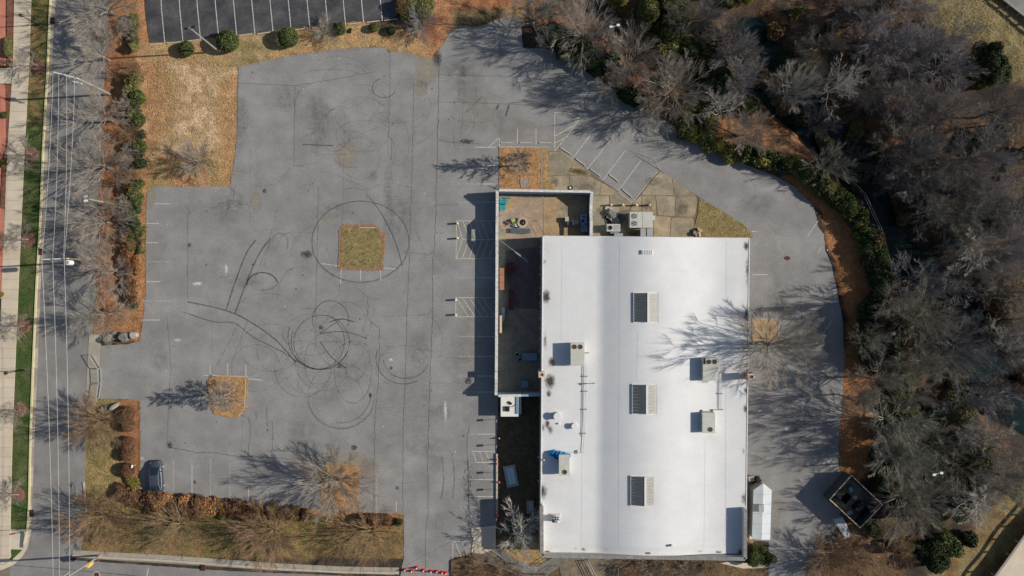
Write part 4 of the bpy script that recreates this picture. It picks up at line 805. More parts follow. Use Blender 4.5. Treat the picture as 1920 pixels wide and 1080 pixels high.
# left wall, from the top corner to the bottom corner
def cap_line(t, prof, wd, hole_m):
    xs = [p for p in prof]
    for (x0, z0), (x1, z1) in zip(xs, xs[1:]):
        if x1-x0 < .02: continue
        k = max(1, int((x1-x0)/2.2))
        for i in range(k):
            u0, u1 = i/k, (i+1)/k; a = (x0+(x1-x0)*u0+.01, z0+(z1-z0)*u0); c = (x0+(x1-x0)*u1-.01, z0+(z1-z0)*u1)
            b = MB(); b.add([(a[0], -wd/2, a[1]+.001), (c[0], -wd/2, c[1]+.001), (c[0], wd/2, c[1]+.001), (a[0], wd/2, a[1]+.001), (a[0], -wd/2, a[1]+.07), (c[0], -wd/2, c[1]+.07), (c[0], wd/2, c[1]+.07), (a[0], wd/2, a[1]+.07)],
                [(3, 2, 1, 0), (4, 5, 6, 7), (0, 1, 5, 4), (1, 2, 6, 5), (2, 3, 7, 6), (3, 0, 4, 7)]); b.build('cap_board', hole_m, t)
t, L = fronted((933, 362), (931, 736), 'long blue grey patio fence with white cap along the parking lot', None)
prof = [(0, 2.95)]+[(.5, 2.95)]+steps(.5, 1.75, 2.85, 1.95, 6)+[(1.76, 1.88), (3.6, 1.88), (4.6, 2.65), (7.3, 2.65), (9.2, 1.88), (L-3.4, 1.88), (L-3.39, 2.5), (L-2.5, 2.5), (L-2.49, 1.88), (L-1.75, 1.88)]+steps(L-1.75, L-.5, 1.95, 2.85, 6)+[(L-.499, 2.95), (L, 2.95)]
prof_wall(t, prof, -.14, .14, 'wall_panel', M_FENCE, hole=(5.2, 7.0, 1.98, 2.5)); cap_line(t, prof, .42, M_FWHITE)
t, L = fronted((933, 361), (1107, 364), 'tall blue grey patio fence along the top side of the patio', None)
b = MB(); b.box(L/2, 0, 0, L-.3, .28, 2.95); b.build('wall_panel', M_FENCE, t); cap_line(t, [(.25, 2.96), (L-.25, 2.96)], .36, M_FWHITE)
t, L = fronted((1106, 364), (1105, 450), 'blue grey patio fence on the right side of the patio', None)
prof = [(0, 2.95)]+[(.4, 2.95)]+steps(.4, 1.65, 2.85, 1.95, 6)+[(1.66, 1.88), (3.2, 1.88), (4.2, 2.65), (6.7, 2.65)]
prof_wall(t, prof, -.14, .14, 'wall_panel', M_FENCE, hole=(4.8, 6.3, 1.98, 2.5)); cap_line(t, prof, .42, M_FWHITE)
t, L = fronted((932, 737), (1014, 736), 'blue grey patio fence closing the bottom side of the patio', None)
b = MB(); b.box(L/2, 0, 0, L-.3, .28, 2.95); b.build('wall_panel', M_FENCE, t); cap_line(t, [(.25, 2.96), (3.6, 2.96)], .36, M_FWHITE); cap_line(t, [(3.6, 2.96), (L-.25, 2.96)], .3, M_FENCE)
# patio furniture
def tbox(name, label, cat, px, py, z0, sx, sy, sz, m, rot=0, part=None, group=None):
    p = W(px, py, z0+sz); b = MB(); b.box(0, 0, 0, sx, sy, sz); o = b.build(name, m); o.location = (p.x, p.y, z0); o.rotation_euler.z = rot; return props(o, label, cat, group)
def panel(px, py, sx, sy, rot, label, m, ribs=5, name='board_stack', cat='boards', z=.35):
    p = W(px, py, z); t = thing(name, label, cat, (p.x, p.y, .03), rot); 
    for k in range(ribs):
        b = MB(); y = -sy/2+sy*(k+.5)/ribs; b.box(0, y, z-.1, sx, sy/ribs-.03, .05); b.build('board', m, t)
    for sg in (-1, 1): b = MB(); b.box(sg*sx*.4, 0, 0, .08, sy*.9, z-.1); b.build('trestle', M_DKST, t)
    return t
panel(943, 378, 1.0, .95, .05, 'upper teal plastic panel in the top left corner of the patio', M_TEAL, 3, 'plastic_panel', 'panel'); panel(942, 388, .85, 1.0, .1, 'lower teal plastic panel against the left fence of the patio', M_TEAL, 3, 'plastic_panel', 'panel'); panel(951, 371, .9, .3, .1, 'narrow teal plastic strip against the top fence of the patio', M_TEAL, 2, 'plastic_panel', 'panel')
# round cable spool table with bolts
p = W(980, 417, .7); t = thing('round_spool_table', 'round table with a white studded rim and black well on the patio', 'table', (p.x, p.y, .03)); b = MB(); b.cyl(0, 0, .6, .68, .78, 28); b.build('rim', M_WOODP, t); b = MB(); b.cyl(0, 0, .68, .69, .48, 24); b.build('well', M_BLACK, t)
for k in range(20): a = k*math.pi/10; b = MB(); b.box(.66*math.cos(a), .66*math.sin(a), .68, .09, .05, .03, a); b.build('stud', M_DKST, t)
b = MB(); b.cyl(0, 0, 0, .6, .3, 12); b.build('pedestal', M_WOODG, t); b = MB(); b.cyl(.1, -.08, .69, .75, .06, 8); b.build('knob', M_WSTEEL, t)
p = W(963, 414, .8); t = thing('garden_chair', 'lime green folding chair beside the round patio table', 'chair', (p.x, p.y, .03), .3)
b = MB(); b.box(0, .1, .4, .55, .5, .06); b.build('seat', M_LIME, t); b = MB(); b.add([(-.3, -.2, .42), (.3, -.2, .42), (.35, -.55, .9), (-.25, -.6, .9), (-.3, -.24, .40), (.3, -.24, .40), (.35, -.59, .88), (-.25, -.64, .88)], [(0, 1, 2, 3), (7, 6, 5, 4), (0, 4, 5, 1), (1, 5, 6, 2), (2, 6, 7, 3), (3, 7, 4, 0)]); b.build('backrest', M_LIME, t)
for sx in (-1, 1):
    for sy in (-1, 1): b = MB(); b.tube((sx*.24, .1+sy*.22, .4), (sx*.27, .1+sy*.3, 0), .02, 5); b.build('leg', M_STEEL, t)
p = W(969, 422, .5); t = thing('side_table', 'small round white side table beside the lime chair', 'table', (p.x, p.y, .03)); b = MB(); b.cyl(0, 0, .45, .5, .28, 18); b.build('top', M_WSTEEL, t); b = MB(); b.cyl(0, 0, 0, .45, .05, 8); b.build('stem', M_STEEL, t)
panel(976, 432.5, 3.0, .75, -.03, 'long slate grey bench table near the top of the patio', M_TABLEG, 3, 'bench_table', 'table', .5)
panel(951, 417, .6, .5, -.5, 'small brown wooden crate lid left of the lime chair', M_WOODDR, 3, 'crate_lid', 'crate', .3)
p = W(1095, 418, .6); t = thing('stone_trough', 'long narrow pale blue trough of rubble beside the right patio fence', 'trough', (p.x, p.y, .03), .08)
b = MB(); b.box(0, 0, 0, .95, 2.7, .45); b.build('body', mat('pale_blue_paint', (.30, .42, .52), .7, .2, 2, .2, 8), t)
rr = random.Random(9)
for k in range(14): b = MB(); b.box(rr.uniform(-.3, .3), rr.uniform(-1.2, 1.2), .45, rr.uniform(.1, .3), rr.uniform(.1, .35), .08, rr.uniform(0, 3)); b.build('rubble_piece', M_BLACK if k % 2 else M_STEEL, t)
for i, (x, y, c, s_, l) in enumerate(((1063, 411, M_KERB, .5, 'small pale box standing at the edge of the fence shadow on the patio'), (1068, 419, M_TABLEG, .6, 'dark grill body among the clutter right of the patio centre'), (1074, 417, M_STEEL, .55, 'upright grey cabinet among the clutter on the patio'), (1081, 416, M_WOODG, .5, 'round topped stool right of the grey cabinet'))):
    p = W(x, y, .8); t = thing('patio_clutter_box', l, 'box', (p.x, p.y, .03), .2*i); b = MB(); b.box(0, 0, 0, s_, s_*1.3, .75); b.build('body', c, t); b = MB(); b.box(0, 0, .75, s_*1.1, s_*1.4, .05); b.build('lid', c, t)
    for q in (-1, 1): b = MB(); b.box(q*s_*.5, 0, .5, .04, s_*.6, .04); b.build('handle', M_STEEL, t)
b = MB()
for a, c in (((938, 402, 2.2), (986, 398, 2.2)), ((938, 404, 2.1), (965, 400, 2.1))): b.tube(W(*a), W(*c), .035, 5)
props(b.build('string_of_poles', M_STEEL), 'pair of long thin poles laid across the top of the patio', 'pole')
t = thing('patio_umbrella_frame', 'folded umbrella frame with long thin ribs in the dark part of the patio', 'umbrella', (*G(965, 471), 0)); o_ = t.location
for a, c in (((938, 451, 2.3), (965, 471, 2.4)), ((965, 471, 2.4), (991, 489, 2.0)), ((966, 473, 2.4), (990, 492, 2.0)), ((938, 409, 2.3), (966, 426, 2.3))): b = LB(o_); b.tube(W(*a), W(*c), .035, 5); b.build('rib', M_STEEL, t)
b = LB(o_); b.tube((o_.x, o_.y, 0), W(965, 471, 2.4), .04, 6); b.build('pole', M_STEEL, t)
panel(941, 523, .7, 3.3, 0, 'long red brown bench along the left patio fence', M_WOODR, 3, 'bench', 'bench', 1.15); panel(939, 608, .34, 2.65, 0, 'short pale pine bench along the left patio fence', M_WOODP, 1, 'bench', 'bench', 1.15)
panel(957, 502, 1.3, 1.6, .1, 'dark maroon wooden table in the shaded patio', M_WOODDR, 4, 'picnic_table', 'table', .7); panel(958, 562, .7, 3.1, 0, 'long dark maroon bench in the middle of the shaded patio', M_WOODDR, 3, 'bench', 'bench', .5)
t = props(MB().prism([G(941, 575), G(947, 578), G(946, 596), G(944, 604), G(941, 600)], .03, .5).build('curved_counter', M_STEEL), 'narrow rounded grey counter by the patio fence above the pine bench', 'counter')
panel(993, 669, 2.3, 1.1, 0, 'slate blue long table near the building wall in the patio', mat('slate_blue_top', (.16, .25, .34), .6, .1, 2, .1, 9), 4, 'dining_table', 'table', .75)
for x, y, r_, l in ((970, 664, .4, 'small metal framed chair left of the slate blue table'), (974.5, 674, .9, 'chair at the lower left corner of the slate blue table')):
    p = W(x, y, .45); t = thing('patio_chair', l, 'chair', (p.x, p.y, .03), r_); b = MB(); b.box(0, 0, .42, .5, .5, .04); b.build('seat', M_DKST, t); b = MB()
    b.path([(-.28, -.28, .45), (.28, -.28, .45), (.28, .28, .45), (-.28, .28, .45), (-.28, -.28, .45)], .03, 5); b.build('frame', M_STEEL, t); b = MB(); b.box(0, .27, .45, .5, .05, .45); b.build('backrest', M_STEEL, t)
    for q in range(4): b = MB(); b.cyl(.22*(1 if q % 2 else -1), .22*(1 if q//2 else -1), 0, .42, .02, 5); b.build('leg', M_STEEL, t)
panel(984, 720, 1.05, 1.05, 0, 'small square grey table near the bottom fence of the patio', mat('slate_blue_top', (1, 1, 1)), 1, 'square_table', 'table', .7)
# white-topped utility unit below the patio
p0, p1 = W(939, 739, 2.1), W(973, 781, 2.1); cx, cy = (p0.x+p1.x)/2, (p0.y+p1.y)/2; sx, sy = p1.x-p0.x, p0.y-p1.y
t = thing('walk_in_cooler', 'white flat topped walk in cooler below the patio fence', 'cooler', (cx, cy, 0)); b = MB(); b.box(0, 0, 0, sx-.05, sy-.05, 2.05); b.build('body', M_WALL, t)
b = MB(); b.box(0, 0, 2.05, sx, sy, .07); b.build('roof_panel', mat('cooler_white', (.76, .74, .68), .6, .08, 1, .1, 8), t)
b = MB(); b.box(sx/2-.28, .1, 2.12, .34, sy-.6, .12); b.build('compressor_tray', mat('slate_blue_top', (1, 1, 1)), t); b = MB(); b.box(sx/2+.2, .1, 1.7, .3, sy-.5, .35); b.build('conduit_box', M_HVACG, t)
b = MB(); b.box(-.35, -.5, 2.12, .6, .75, .28); b.build('fan_coil', M_BLACK, t); b = MB(); b.box(.05, .35, 2.12, .55, .3, .2, -.6); b.build('fan_motor', M_DKST, t); b = MB(); b.path([(-1.1, -.2, 2.16), (-.4, -.15, 2.2), (.4, -.2, 2.2), (.8, .1, 2.2)], .03, 5); b.build('pipe', M_DKST, t)
# sign posts with small signs beside the stalls, and kerb wall
for i, y in enumerate((817.5, 833.5, 884.5, 916.5, 968)):
    y = [786, 833.5, 884.5, 916.5, 968][i]; lab = ['top', 'second from the top', 'middle', 'second from the bottom', 'bottom'][i]
    t = thing('sign_post', 'parking sign on a thin post by the shaded yard, %s' % lab, 'sign', (*G(931.5, y), 0), 0, 'parking signs on thin posts')
    b = MB(); b.cyl(0, 0, 0, 1.9, .035, 6); b.build('post', M_STEEL, t); b = MB(); b.box(-.04, 0, 1.25, .03, .34, .6); b.build('sign_plate', M_WSTEEL, t)
t = thing('retaining_curb', 'long low concrete curb between the stalls and the shaded yard', 'curb', (*G(932, 908), 0)); yv = 850.
while yv < 965: b = LB(t.location); b.beam(G(932, yv+.2), G(932, min(yv+14, 966)), .3, 0, .28); b.build('curb_block', M_KERB, t); yv += 14
# traffic cones
def cone(px, py, label, g, tilt=0.0, s=1.0):
    x, y = G(px, py); t = thing('traffic_cone', label, 'traffic cone', (x, y, 0), 0, g); t.rotation_euler = (tilt, tilt*.6, 0); t.scale = (s,)*3
    b = MB(); b.box(0, 0, 0, .42, .42, .04); b.build('base', M_RED, t); b = MB(); b.cyl(0, 0, .04, .45, .17, 12, .10); b.build('cone_body', M_RED, t); b = MB(); b.cyl(0, 0, .45, .66, .102, 12, .062); b.build('white_band', M_REFL, t); b = MB(); b.cyl(0, 0, .66, .8, .062, 12, .03); b.build('tip', M_RED, t)
for x, y, l in ((936, 821, 'orange cone alone at the top of the shaded yard'), (932, 861, 'upper cone of the close pair on the long curb'), (932, 869, 'lower cone of the close pair on the long curb'), (936, 903, 'orange cone beside the curb left of the glass box'), (931, 960, 'upper cone of the group at the bottom end of the curb'), (933, 966, 'right cone of the group at the bottom end of the curb'), (931, 970, 'lower cone of the group at the bottom end of the curb')): cone(x, y, l, 'cones along the shaded yard', 0, 1.15)
for i, (x, y) in enumerate(((759, 1068), (772, 1070), (781, 1064), (794, 1069), (808, 1071), (819, 1071), (829, 1073), (836, 1074))): cone(x, y, ord_[i]+' cone from the left in the row across the bottom driveway', 'cones across the bottom driveway', 0, 1.2)
# glass-topped boxes in the shaded yard
def gbox(px, py, sx, sy, rot, label, m):
    t = thing('cellar_hatch', label, 'hatch', (*G(px, py), 0), rot); b = MB()
    for a, c, u, v in ((0, -sy/2, sx+.3, .28), (0, sy/2, sx+.3, .28), (-sx/2, 0, .28, sy-.28), (sx/2, 0, .28, sy-.28)): b = MB(); b.box(a, c, -.02, u, v, .35); b.build('frame_side', M_WOODG, t)
    b = MB(); b.box(0, 0, 0, sx-.35, sy-.35, .2); b.build('lid', m, t); b = MB(); b.box(0, 0, .2, .05, sy-.4, .03); b.build('rib', M_STEEL, t)
gbox(958, 892, 1.5, 2.9, .2, 'large tilted light well with a pale blue lid in the shaded yard', mat('pale_blue_lid', (.42, .62, .70), .4, .1, 2, .1, 8)); gbox(994, 950, .75, 1.6, 0, 'small light well with a pale lid beside the building wall', mat('pale_lid', (.60, .66, .74), .4, .1, 2, .1, 8))
# ---------------------------------------------------------------- equipment behind the building
def gunit(px0, py0, px1, py1, zt, label): 
    a, c = W(px0, py0, zt), W(px1, py1, zt); t = thing('ground_air_conditioner', label, 'air conditioner', ((a.x+c.x)/2, (a.y+c.y)/2, .02)); return t, c.x-a.x, a.y-c.y
t, sx, sy = gunit(1181, 397, 1224, 427, 2.0, 'large beige packaged unit with two silver fans on the concrete apron')
b = MB(); b.box(0, 0, 0, sx-.06, sy-.06, 1.95); b.build('body', M_HVAC, t); b = MB(); b.box(0, 0, 1.95, sx, sy, .05); b.build('top_panel', M_HVAC, t)
for yy_ in (.27, .73): fan(t, -sx/2+.65, (.5-yy_)*sy, 2.0, .38, M_STEEL)
for xx in (-sx/2+1.12, -sx/2+1.9): b = MB(); b.box(xx, 0, 2.001, .03, sy-.02, .02); b.build('panel_seam', M_HVACG, t)
b = MB(); b.box(sx/2+.2, .3, .9, .38, .7, .9); b.build('side_hood', M_HVAC, t)
for x0, x1 in ((1201, 1211), (1213, 1224)):
    a = W(x0, 428, 1.8); c = W(x1, 445, 1.8); b = MB(); l_ = t.location; b.box((a.x+c.x)/2-l_.x, (a.y+c.y)/2-l_.y, .9, c.x-a.x, a.y-c.y, .9); b.build('duct', M_STEEL, t)
t, sx, sy = gunit(1138, 420, 1163, 434, 1.35, 'small beige condenser with one black fan on the concrete apron'); b = MB(); b.box(0, 0, 0, sx, sy, 1.33); b.build('body', M_HVAC, t); fan(t, -sx/2+.5, 0, 1.33, .33, M_DKST); b = MB(); b.box(.45, 0, 1.33, .8, sy*.7, .03); b.build('top_panel', M_SKYL if 0 else M_HVACG, t)
t, sx, sy = gunit(1152, 438, 1168, 444, 1.2, 'low grey duct box between the condenser and the building'); t['category'] = 'duct'; t.name = 'duct_box'; b = MB(); b.box(0, -.1, 0, sx, sy+.3, 1.2); b.build('body', M_STEEL, t); b = MB(); b.box(-.6, .5, .3, 1.2, .5, .6); b.build('elbow', mat('slate_blue_top', (1, 1, 1)), t)
BOL = [(858, 419, 'upper bollard of the upper hatched bay'), (858, 447, 'middle bollard at the left edge of the upper hatched bay'), (855, 562, 'upper bollard of the lower hatched bay'), (855, 590, 'lower bollard of the lower hatched bay'), (1145, 385, 'first bollard from the left above the pallet pile'), (1167, 385, 'second bollard from the left above the pallet pile'), (1192, 385, 'third bollard from the left near the beige unit'), (1217, 385, 'rightmost bollard above the beige unit')]
for x, y, l in BOL:
    t = thing('bollard', 'cream painted '+l, 'bollard', (*G(x, y), 0), 0, 'cream bollards'); b = MB(); b.cyl(0, 0, 0, .9, .15, 14); b.build('post', mat('cream_paint', (.72, .58, .33), .6, .1, 2, .1, 9), t); b = MB(); b.cyl(0, 0, .9, .97, .15, 14, .06); b.build('dome', mat('cream_dome', (.78, .70, .55), .6, .1, 2, .1, 9), t)
def pallet(px, py, z, rot, label, m, tilt=0):
    p = W(px, py, z+.14); t = thing('wooden_pallet', label, 'pallet', (p.x, p.y, z), rot, 'broken pallets'); t.rotation_euler.x = tilt
    for k in range(7): b = MB(); b.box(0, -.55+.183*k, .1, 1.15, .10, .03); b.build('deck_board', m, t)
    for k in (-1, 0, 1): b = MB(); b.box(k*.52, 0, 0, .09, 1.2, .1); b.build('stringer', M_WOODG, t)
pallet(983, 343, .03, .1, 'grey pallet lying in the square mulch bed', M_WOODG)
for i, (x, y, z, r_, m, l) in enumerate(((1152, 399, .75, .65, M_WOODG, 'topmost grey pallet of the pile beside the beige unit'), (1147, 404, .4, -.5, M_WOODG, 'tilted grey pallet under the topmost one of the pile'), (1153, 412, .35, .5, M_WOODP, 'pale slatted pallet at the lower end of the pile'), (1164, 408, .3, .65, M_TABLEG, 'dark slate pallet at the right of the pile'), (1142, 411, .02, .3, M_BLACK, 'blackened pallet at the bottom left of the pile'), (1157, 405, .02, .1, M_BLACK, 'blackened pallet at the base of the pile'))): pallet(x, y, z, r_, l, m, .1*(i % 2))
p = G(1140, 391); props(MB().box(*p, 0, .9, .5, .25, -.3).build('cardboard_sheet', M_KERB), 'flattened pale carton above the pallet pile', 'carton')
p = G(1070, 352); t = thing('drain_grate', 'small square dark frame lying on the concrete above the patio', 'frame', (*p, .03), .4); b = MB()
for a, c, u, v in ((0, .24, .56, .1), (0, -.24, .56, .1), (.24, 0, .1, .38), (-.24, 0, .1, .38)): b.box(a, c, 0, u, v, .12)
b.build('frame', M_DKST, t); MB().box(0, 0, 0, .38, .38, .04).build('pane', M_WSTEEL, t)
rr = random.Random(4); p = G(1305, 436); t = thing('broken_furniture_pile', 'heap of broken cream furniture at the corner of the grass wedge', 'junk pile', (*p, .05))
for k in range(12): b = MB(); a = rr.uniform(0, 3); b.box(rr.uniform(-.5, .6), rr.uniform(-.5, .5), rr.uniform(0, .4), rr.uniform(.3, .8), rr.uniform(.1, .35), rr.uniform(.08, .5), a); b.build('broken_piece', (M_WOODP, M_SKYL, M_WHITEW)[k % 3] if 0 else (M_WOODP if k % 2 else M_SKYL), t)
b = MB(); b.path([(*G(928, 352), .1), (*G(934, 347), .9), (*G(938, 356), .1)], .04, 6); b.path([(*G(937, 348), .1), (*G(941, 352), .8), (*G(943, 357), .1)], .04, 6); props(b.build('bicycle_rack', M_STEEL), 'small bent steel bicycle rack at the top left corner of the patio', 'bicycle rack')
# ---------------------------------------------------------------- shed, bin enclosure, gate, rails
z = 2.6; P = [W(1413, 919, z), W(1431, 906, z), W(1447, 919, z), W(1444, 1012, z), W(1410, 1010, z)]
t = thing('storage_shed', 'pale blue roofed shed with a pointed end beside the right wall of the building', 'shed', (P[4].x, P[4].y, 0)); o_ = t.location
b = LB(o_); b.prism([(p.x, p.y) for p in [P[0].lerp(P[3], .01), P[1].lerp(P[4], .01), P[2].lerp(P[4], .01), P[3].lerp(P[0], .02), P[4].lerp(P[2], .02)]], 0, z-.2); b.build('wall', M_WOODG, t)
b = LB(o_); rid = z+.28; mid0 = (P[0]+P[2])/2; mid1 = (P[3]+P[4])/2; mid0.z = rid; mid1.z = rid; tip = P[1].copy(); tip.z = z
vv = [P[0], tip, P[2], P[3], P[4], mid0, mid1]; vv2 = [v-Vector((0, 0, .15)) for v in vv[:5]]
b.add(vv+vv2, [(4, 6, 5, 0), (6, 3, 2, 5), (0, 5, 1), (1, 5, 2), (3, 6, 4), (0, 1, 8, 7), (1, 2, 9, 8), (2, 3, 10, 9), (3, 4, 11, 10), (4, 0, 7, 11)]); b.build('roof', M_PBLUE, t)
for k in range(5):
    f = .08+.2*k; a, c = P[0].lerp(P[4], f), P[2].lerp(P[3], f); m_d = mid0.lerp(mid1, f); b = LB(o_); b.tube(a+Vector((0, 0, .0)), m_d, .018, 4); b.tube(m_d, c, .018, 4); b.build('roof_seam', M_STEEL, t)
p = W(1427, 953, 3.0); b = LB(o_); b.box(p.x, p.y, 2.7, .75, 1.1, .45); b.build('roof_vent', M_HVACG, t)
t2 = thing('folded_table', 'white folded rack leaning between the shed and the building', 'rack', (*G(1406, 993), 0)); 
for k in range(4): b = MB(); b.box(0, -.9+.6*k, 0, .5, .5, .8); b.build('shelf', M_WSTEEL, t2)
cone(1407, 953, 'orange cone squeezed between the shed and the building', 'cones along the shaded yard')
t2 = thing('utility_cart', 'dark metal cart and tank at the upper end of the shed', 'cart', (*G(1418, 897), 0), .2); b = MB(); b.cyl(0, 0, .3, 1.3, .35, 12); b.build('tank', M_DKST, t2); b = MB(); b.box(-.9, .3, .3, .9, .8, .5); b.build('tray', M_WOODG, t2); b = MB(); b.box(-.4, 0, .1, 1.7, .7, .2); b.build('frame', M_DKST, t2)
for q in (-1, 1): b = MB(); b.tube((q*.6, -.4, .15), (q*.6, -.5, .15), .15, 10); b.build('wheel', M_BLACK, t2)
# enclosure: tall board walls round the bins
E = [G(1543, 928), G(1583, 884), G(1640, 938), G(1599, 980)]
t = thing('bin_enclosure', 'tall dark fenced bin enclosure set diagonally at the edge of the woods', 'enclosure', (*E[0], 0)); o_ = t.location
EH = 2.5
for i, (a, c) in enumerate(((E[0], E[1]), (E[1], E[2]), (E[2], E[3]), (E[3], E[0]))):
    L = math.hypot(c[0]-a[0], c[1]-a[1]); k = int(L/.42)
    for j in range(k):
        p = (a[0]+(c[0]-a[0])*(j+.03)/k, a[1]+(c[1]-a[1])*(j+.03)/k); q = (a[0]+(c[0]-a[0])*(j+.97)/k, a[1]+(c[1]-a[1])*(j+.97)/k); b = LB(o_); b.beam(p, q, .05, 0, EH-.02*(j % 2)); b.build('board', M_WOODG if 0 else mat('dark_fence_board', (.06, .065, .07), .9, .2, 2, .2, 9), t)
    b = LB(o_); b.beam(a, c, .12, EH, EH+.06+.003*i); b.build('top_rail', M_WOODP if i == 3 else M_WOODG, t)
sheet('enclosure_slab', [(1543, 928), (1583, 884), (1640, 938), (1599, 980)], .02, M_CONC2, kind='structure')
def dumpster(px, py, rot, label, m):
    t = thing('dumpster', label, 'dumpster', (*G(px, py), .02), rot); b = MB(); w_, l, h = 1.5, 2.2, 1.3
    for a, c, u, v in ((0, -w_/2, l, .06), (0, w_/2, l, .06), (-l/2, 0, .06, w_-.1), (l/2, 0, .06, w_-.1)): b.box(a, c, .1, u, v, h)
    b.box(0, 0, .1, l-.1, w_-.1, .1); b.build('bin_body', m, t); b = MB(); b.box(-l/4, 0, h+.1, l/2-.06, w_, .05); b.build('lid', M_BLACK, t); b = MB(); b.tube((-l/2, w_/2+.1, .9), (l/2, w_/2+.1, .9), .05, 6); b.build('lift_bar', m, t)
dumpster(1574, 925, -.75, 'open black dumpster inside the bin enclosure', M_BLACK)
rr = random.Random(12)
def bag(px, py, r, label, m, zc=.3):
    b = MB(); n = 10; vv = []; 
    for j in range(7):
        ph = math.pi*j/6
        for i in range(n): a = 2*math.pi*i/n; k = r*(1+rr.uniform(-.22, .22)); vv.append((k*math.sin(ph)*math.cos(a), k*math.sin(ph)*math.sin(a), .75*r*(1-math.cos(ph))))
    b.add(vv, [(j*n+i, j*n+(i+1) % n, (j+1)*n+(i+1) % n, (j+1)*n+i) for j in range(6) for i in range(n)]); o = b.build('rubbish_bag' if m is not M_WSTEEL else 'white_sack', m); o.location = (*G(px, py), zc-.3); return props(o, label, 'bag')
bag(1593, 916, .42, 'pale blue round sack inside the bin enclosure', mat('pale_blue_sack', (.42, .60, .75), .6, .1, 2, .1, 9)); bag(1602, 932, .32, 'white crumpled sack right of the open dumpster', M_WSTEEL); bag(1607, 939, .24, 'smaller white sack at the centre of the bin enclosure', M_WSTEEL)
o = MB().box(0, 0, 0, .85, .6, .12).build('foam_sheet', mat('pale_blue_sack', (1, 1, 1))); o.location = (*G(1590, 960), .4); o.rotation_euler = (.2, .1, .4); props(o, 'pale blue board lying in the lower part of the bin enclosure', 'board')
dumpster(1611, 952, -.75, 'dark dumpster in the right corner of the bin enclosure', M_DKST)
island('concrete_ramp_slab', [(1562, 974), (1580, 969), (1596, 1003), (1584, 1010)], M_PBLUE, .06, .2)
rr = random.Random(21); t = thing('scrap_timber_pile', 'pile of scrap timber and junk below the bin enclosure', 'junk pile', (*G(1562, 1018), 0))
for k in range(12): b = MB(); b.box(rr.uniform(-1.2, 1.4), rr.uniform(-.5, .4), .05+.04*k, rr.uniform(1, 2.2), .12, .06, rr.uniform(-.4, .3)); b.build('plank', M_WOODP if k % 3 else M_WOODR, t)
b = MB(); b.box(.1, .7, .1, 1.2, .5, .4, -.6); b.build('crate', M_TABLEG, t)
def railing(pts, label, h=1.05, m=M_STEEL, name='railing', mid=True, sp=1.9, g=None, z0=0):
    Q = [Vector((*G(*p), z0)) for p in pts]; t = thing(name, label, 'railing', Q[0], 0, g); up_ = Vector((0, 0, h)); b = LB(Q[0])
    b.path([q+up_ for q in Q], .035, 6); b.build('top_rail', m, t)
    if mid: b = LB(Q[0]); b.path([q+up_*.5 for q in Q], .03, 6); b.build('mid_rail', m, t)
    for a, c in zip(Q, Q[1:]):
        k = max(1, round((c-a).length/sp))
        for i in range(k+1 if c is Q[-1] else k): p = a.lerp(c, i/k); b = LB(Q[0]); b.tube(p, p+up_, .035, 6); b.build('post', m, t)
    return t
railing([(922, 1028), (945, 1044), (972, 1056)], 'upper handrail of the ramp at the lower left of the building'); railing([(973, 1054), (1000, 1061), (1016, 1056), (1036, 1044)], 'curved handrail continuing below the building corner')
railing([(888, 1049), (914, 1052)], 'short handrail at the top of the steps'); railing([(916, 1051), (940, 1060), (968, 1072)], 'lower handrail of the ramp towards the bottom edge'); railing([(972, 1074), (1000, 1076), (1022, 1076), (1044, 1060)], 'handrail round the lower bend of the ramp')
railing([(1099, 1050), (1114, 1080), (1120, 1095)], 'left handrail of the path at the bottom edge'); railing([(1103, 1049), (1118, 1079), (1124, 1095)], 'right handrail of the path at the bottom edge')
railing([(1158, 1100), (1158, 1061), (1184, 1045)], 'bent handrail below the building wall', sp=2.6)
ramp = sheet('ramp_landing', [(884, 990), (929, 985), (930, 1028), (905, 1038), (884, 1036), (887, 1008), (884, 1005)], .10, M_CONC, .2, 8, kind='structure')
b = MB(); b.prism([G(*p) for p in ((884, 990), (929, 985), (930, 1028), (905, 1038), (884, 1036), (887, 1008), (884, 1005))], -.05, .096); b.build('landing_base', M_KERB, ramp)
M_PATHD = mat('worn_path_concrete', (.18, .165, .14), .95, .3, 1, .3, 6)
island('ramp_path', [(884, 1036), (930, 1028), (975, 1052), (1005, 1063), (1035, 1046), (1062, 1040), (1060, 1056), (1030, 1075), (980, 1074), (925, 1056), (890, 1050)], M_PATHD, .04, .5)
island('leafy_mound', [(846, 1050), (880, 1042), (915, 1056), (965, 1072), (990, 1100), (846, 1110)], mat('brown_leaf_litter', (.17, .10, .055), 1, .35, 1.5, .5, 5, .06, col2=(.10, .07, .04)), .25, 1.2)
island('lower_path', [(1062, 1042), (1085, 1044), (1180, 1048), (1158, 1062), (1158, 1110), (1060, 1110), (1048, 1062)], mat('path_dull_tan', (.24, .19, .125), .95, .3, 1, .3, 6, col2=(.15, .13, .10)), .03, .5)  # dull tan path mottled with darker brown
island('service_path', [(1370, 1052), (1400, 1056), (1437, 1050), (1440, 1064), (1395, 1066), (1350, 1056)], M_CONC, .05, .4)
t = railing([(1444, 1022), (1478, 1024), (1502, 1030), (1540, 1029), (1575, 1030)], 'wide metal gate across the service road at the bottom right', 1.5, M_STEEL, 'service_gate', True, 1.6)
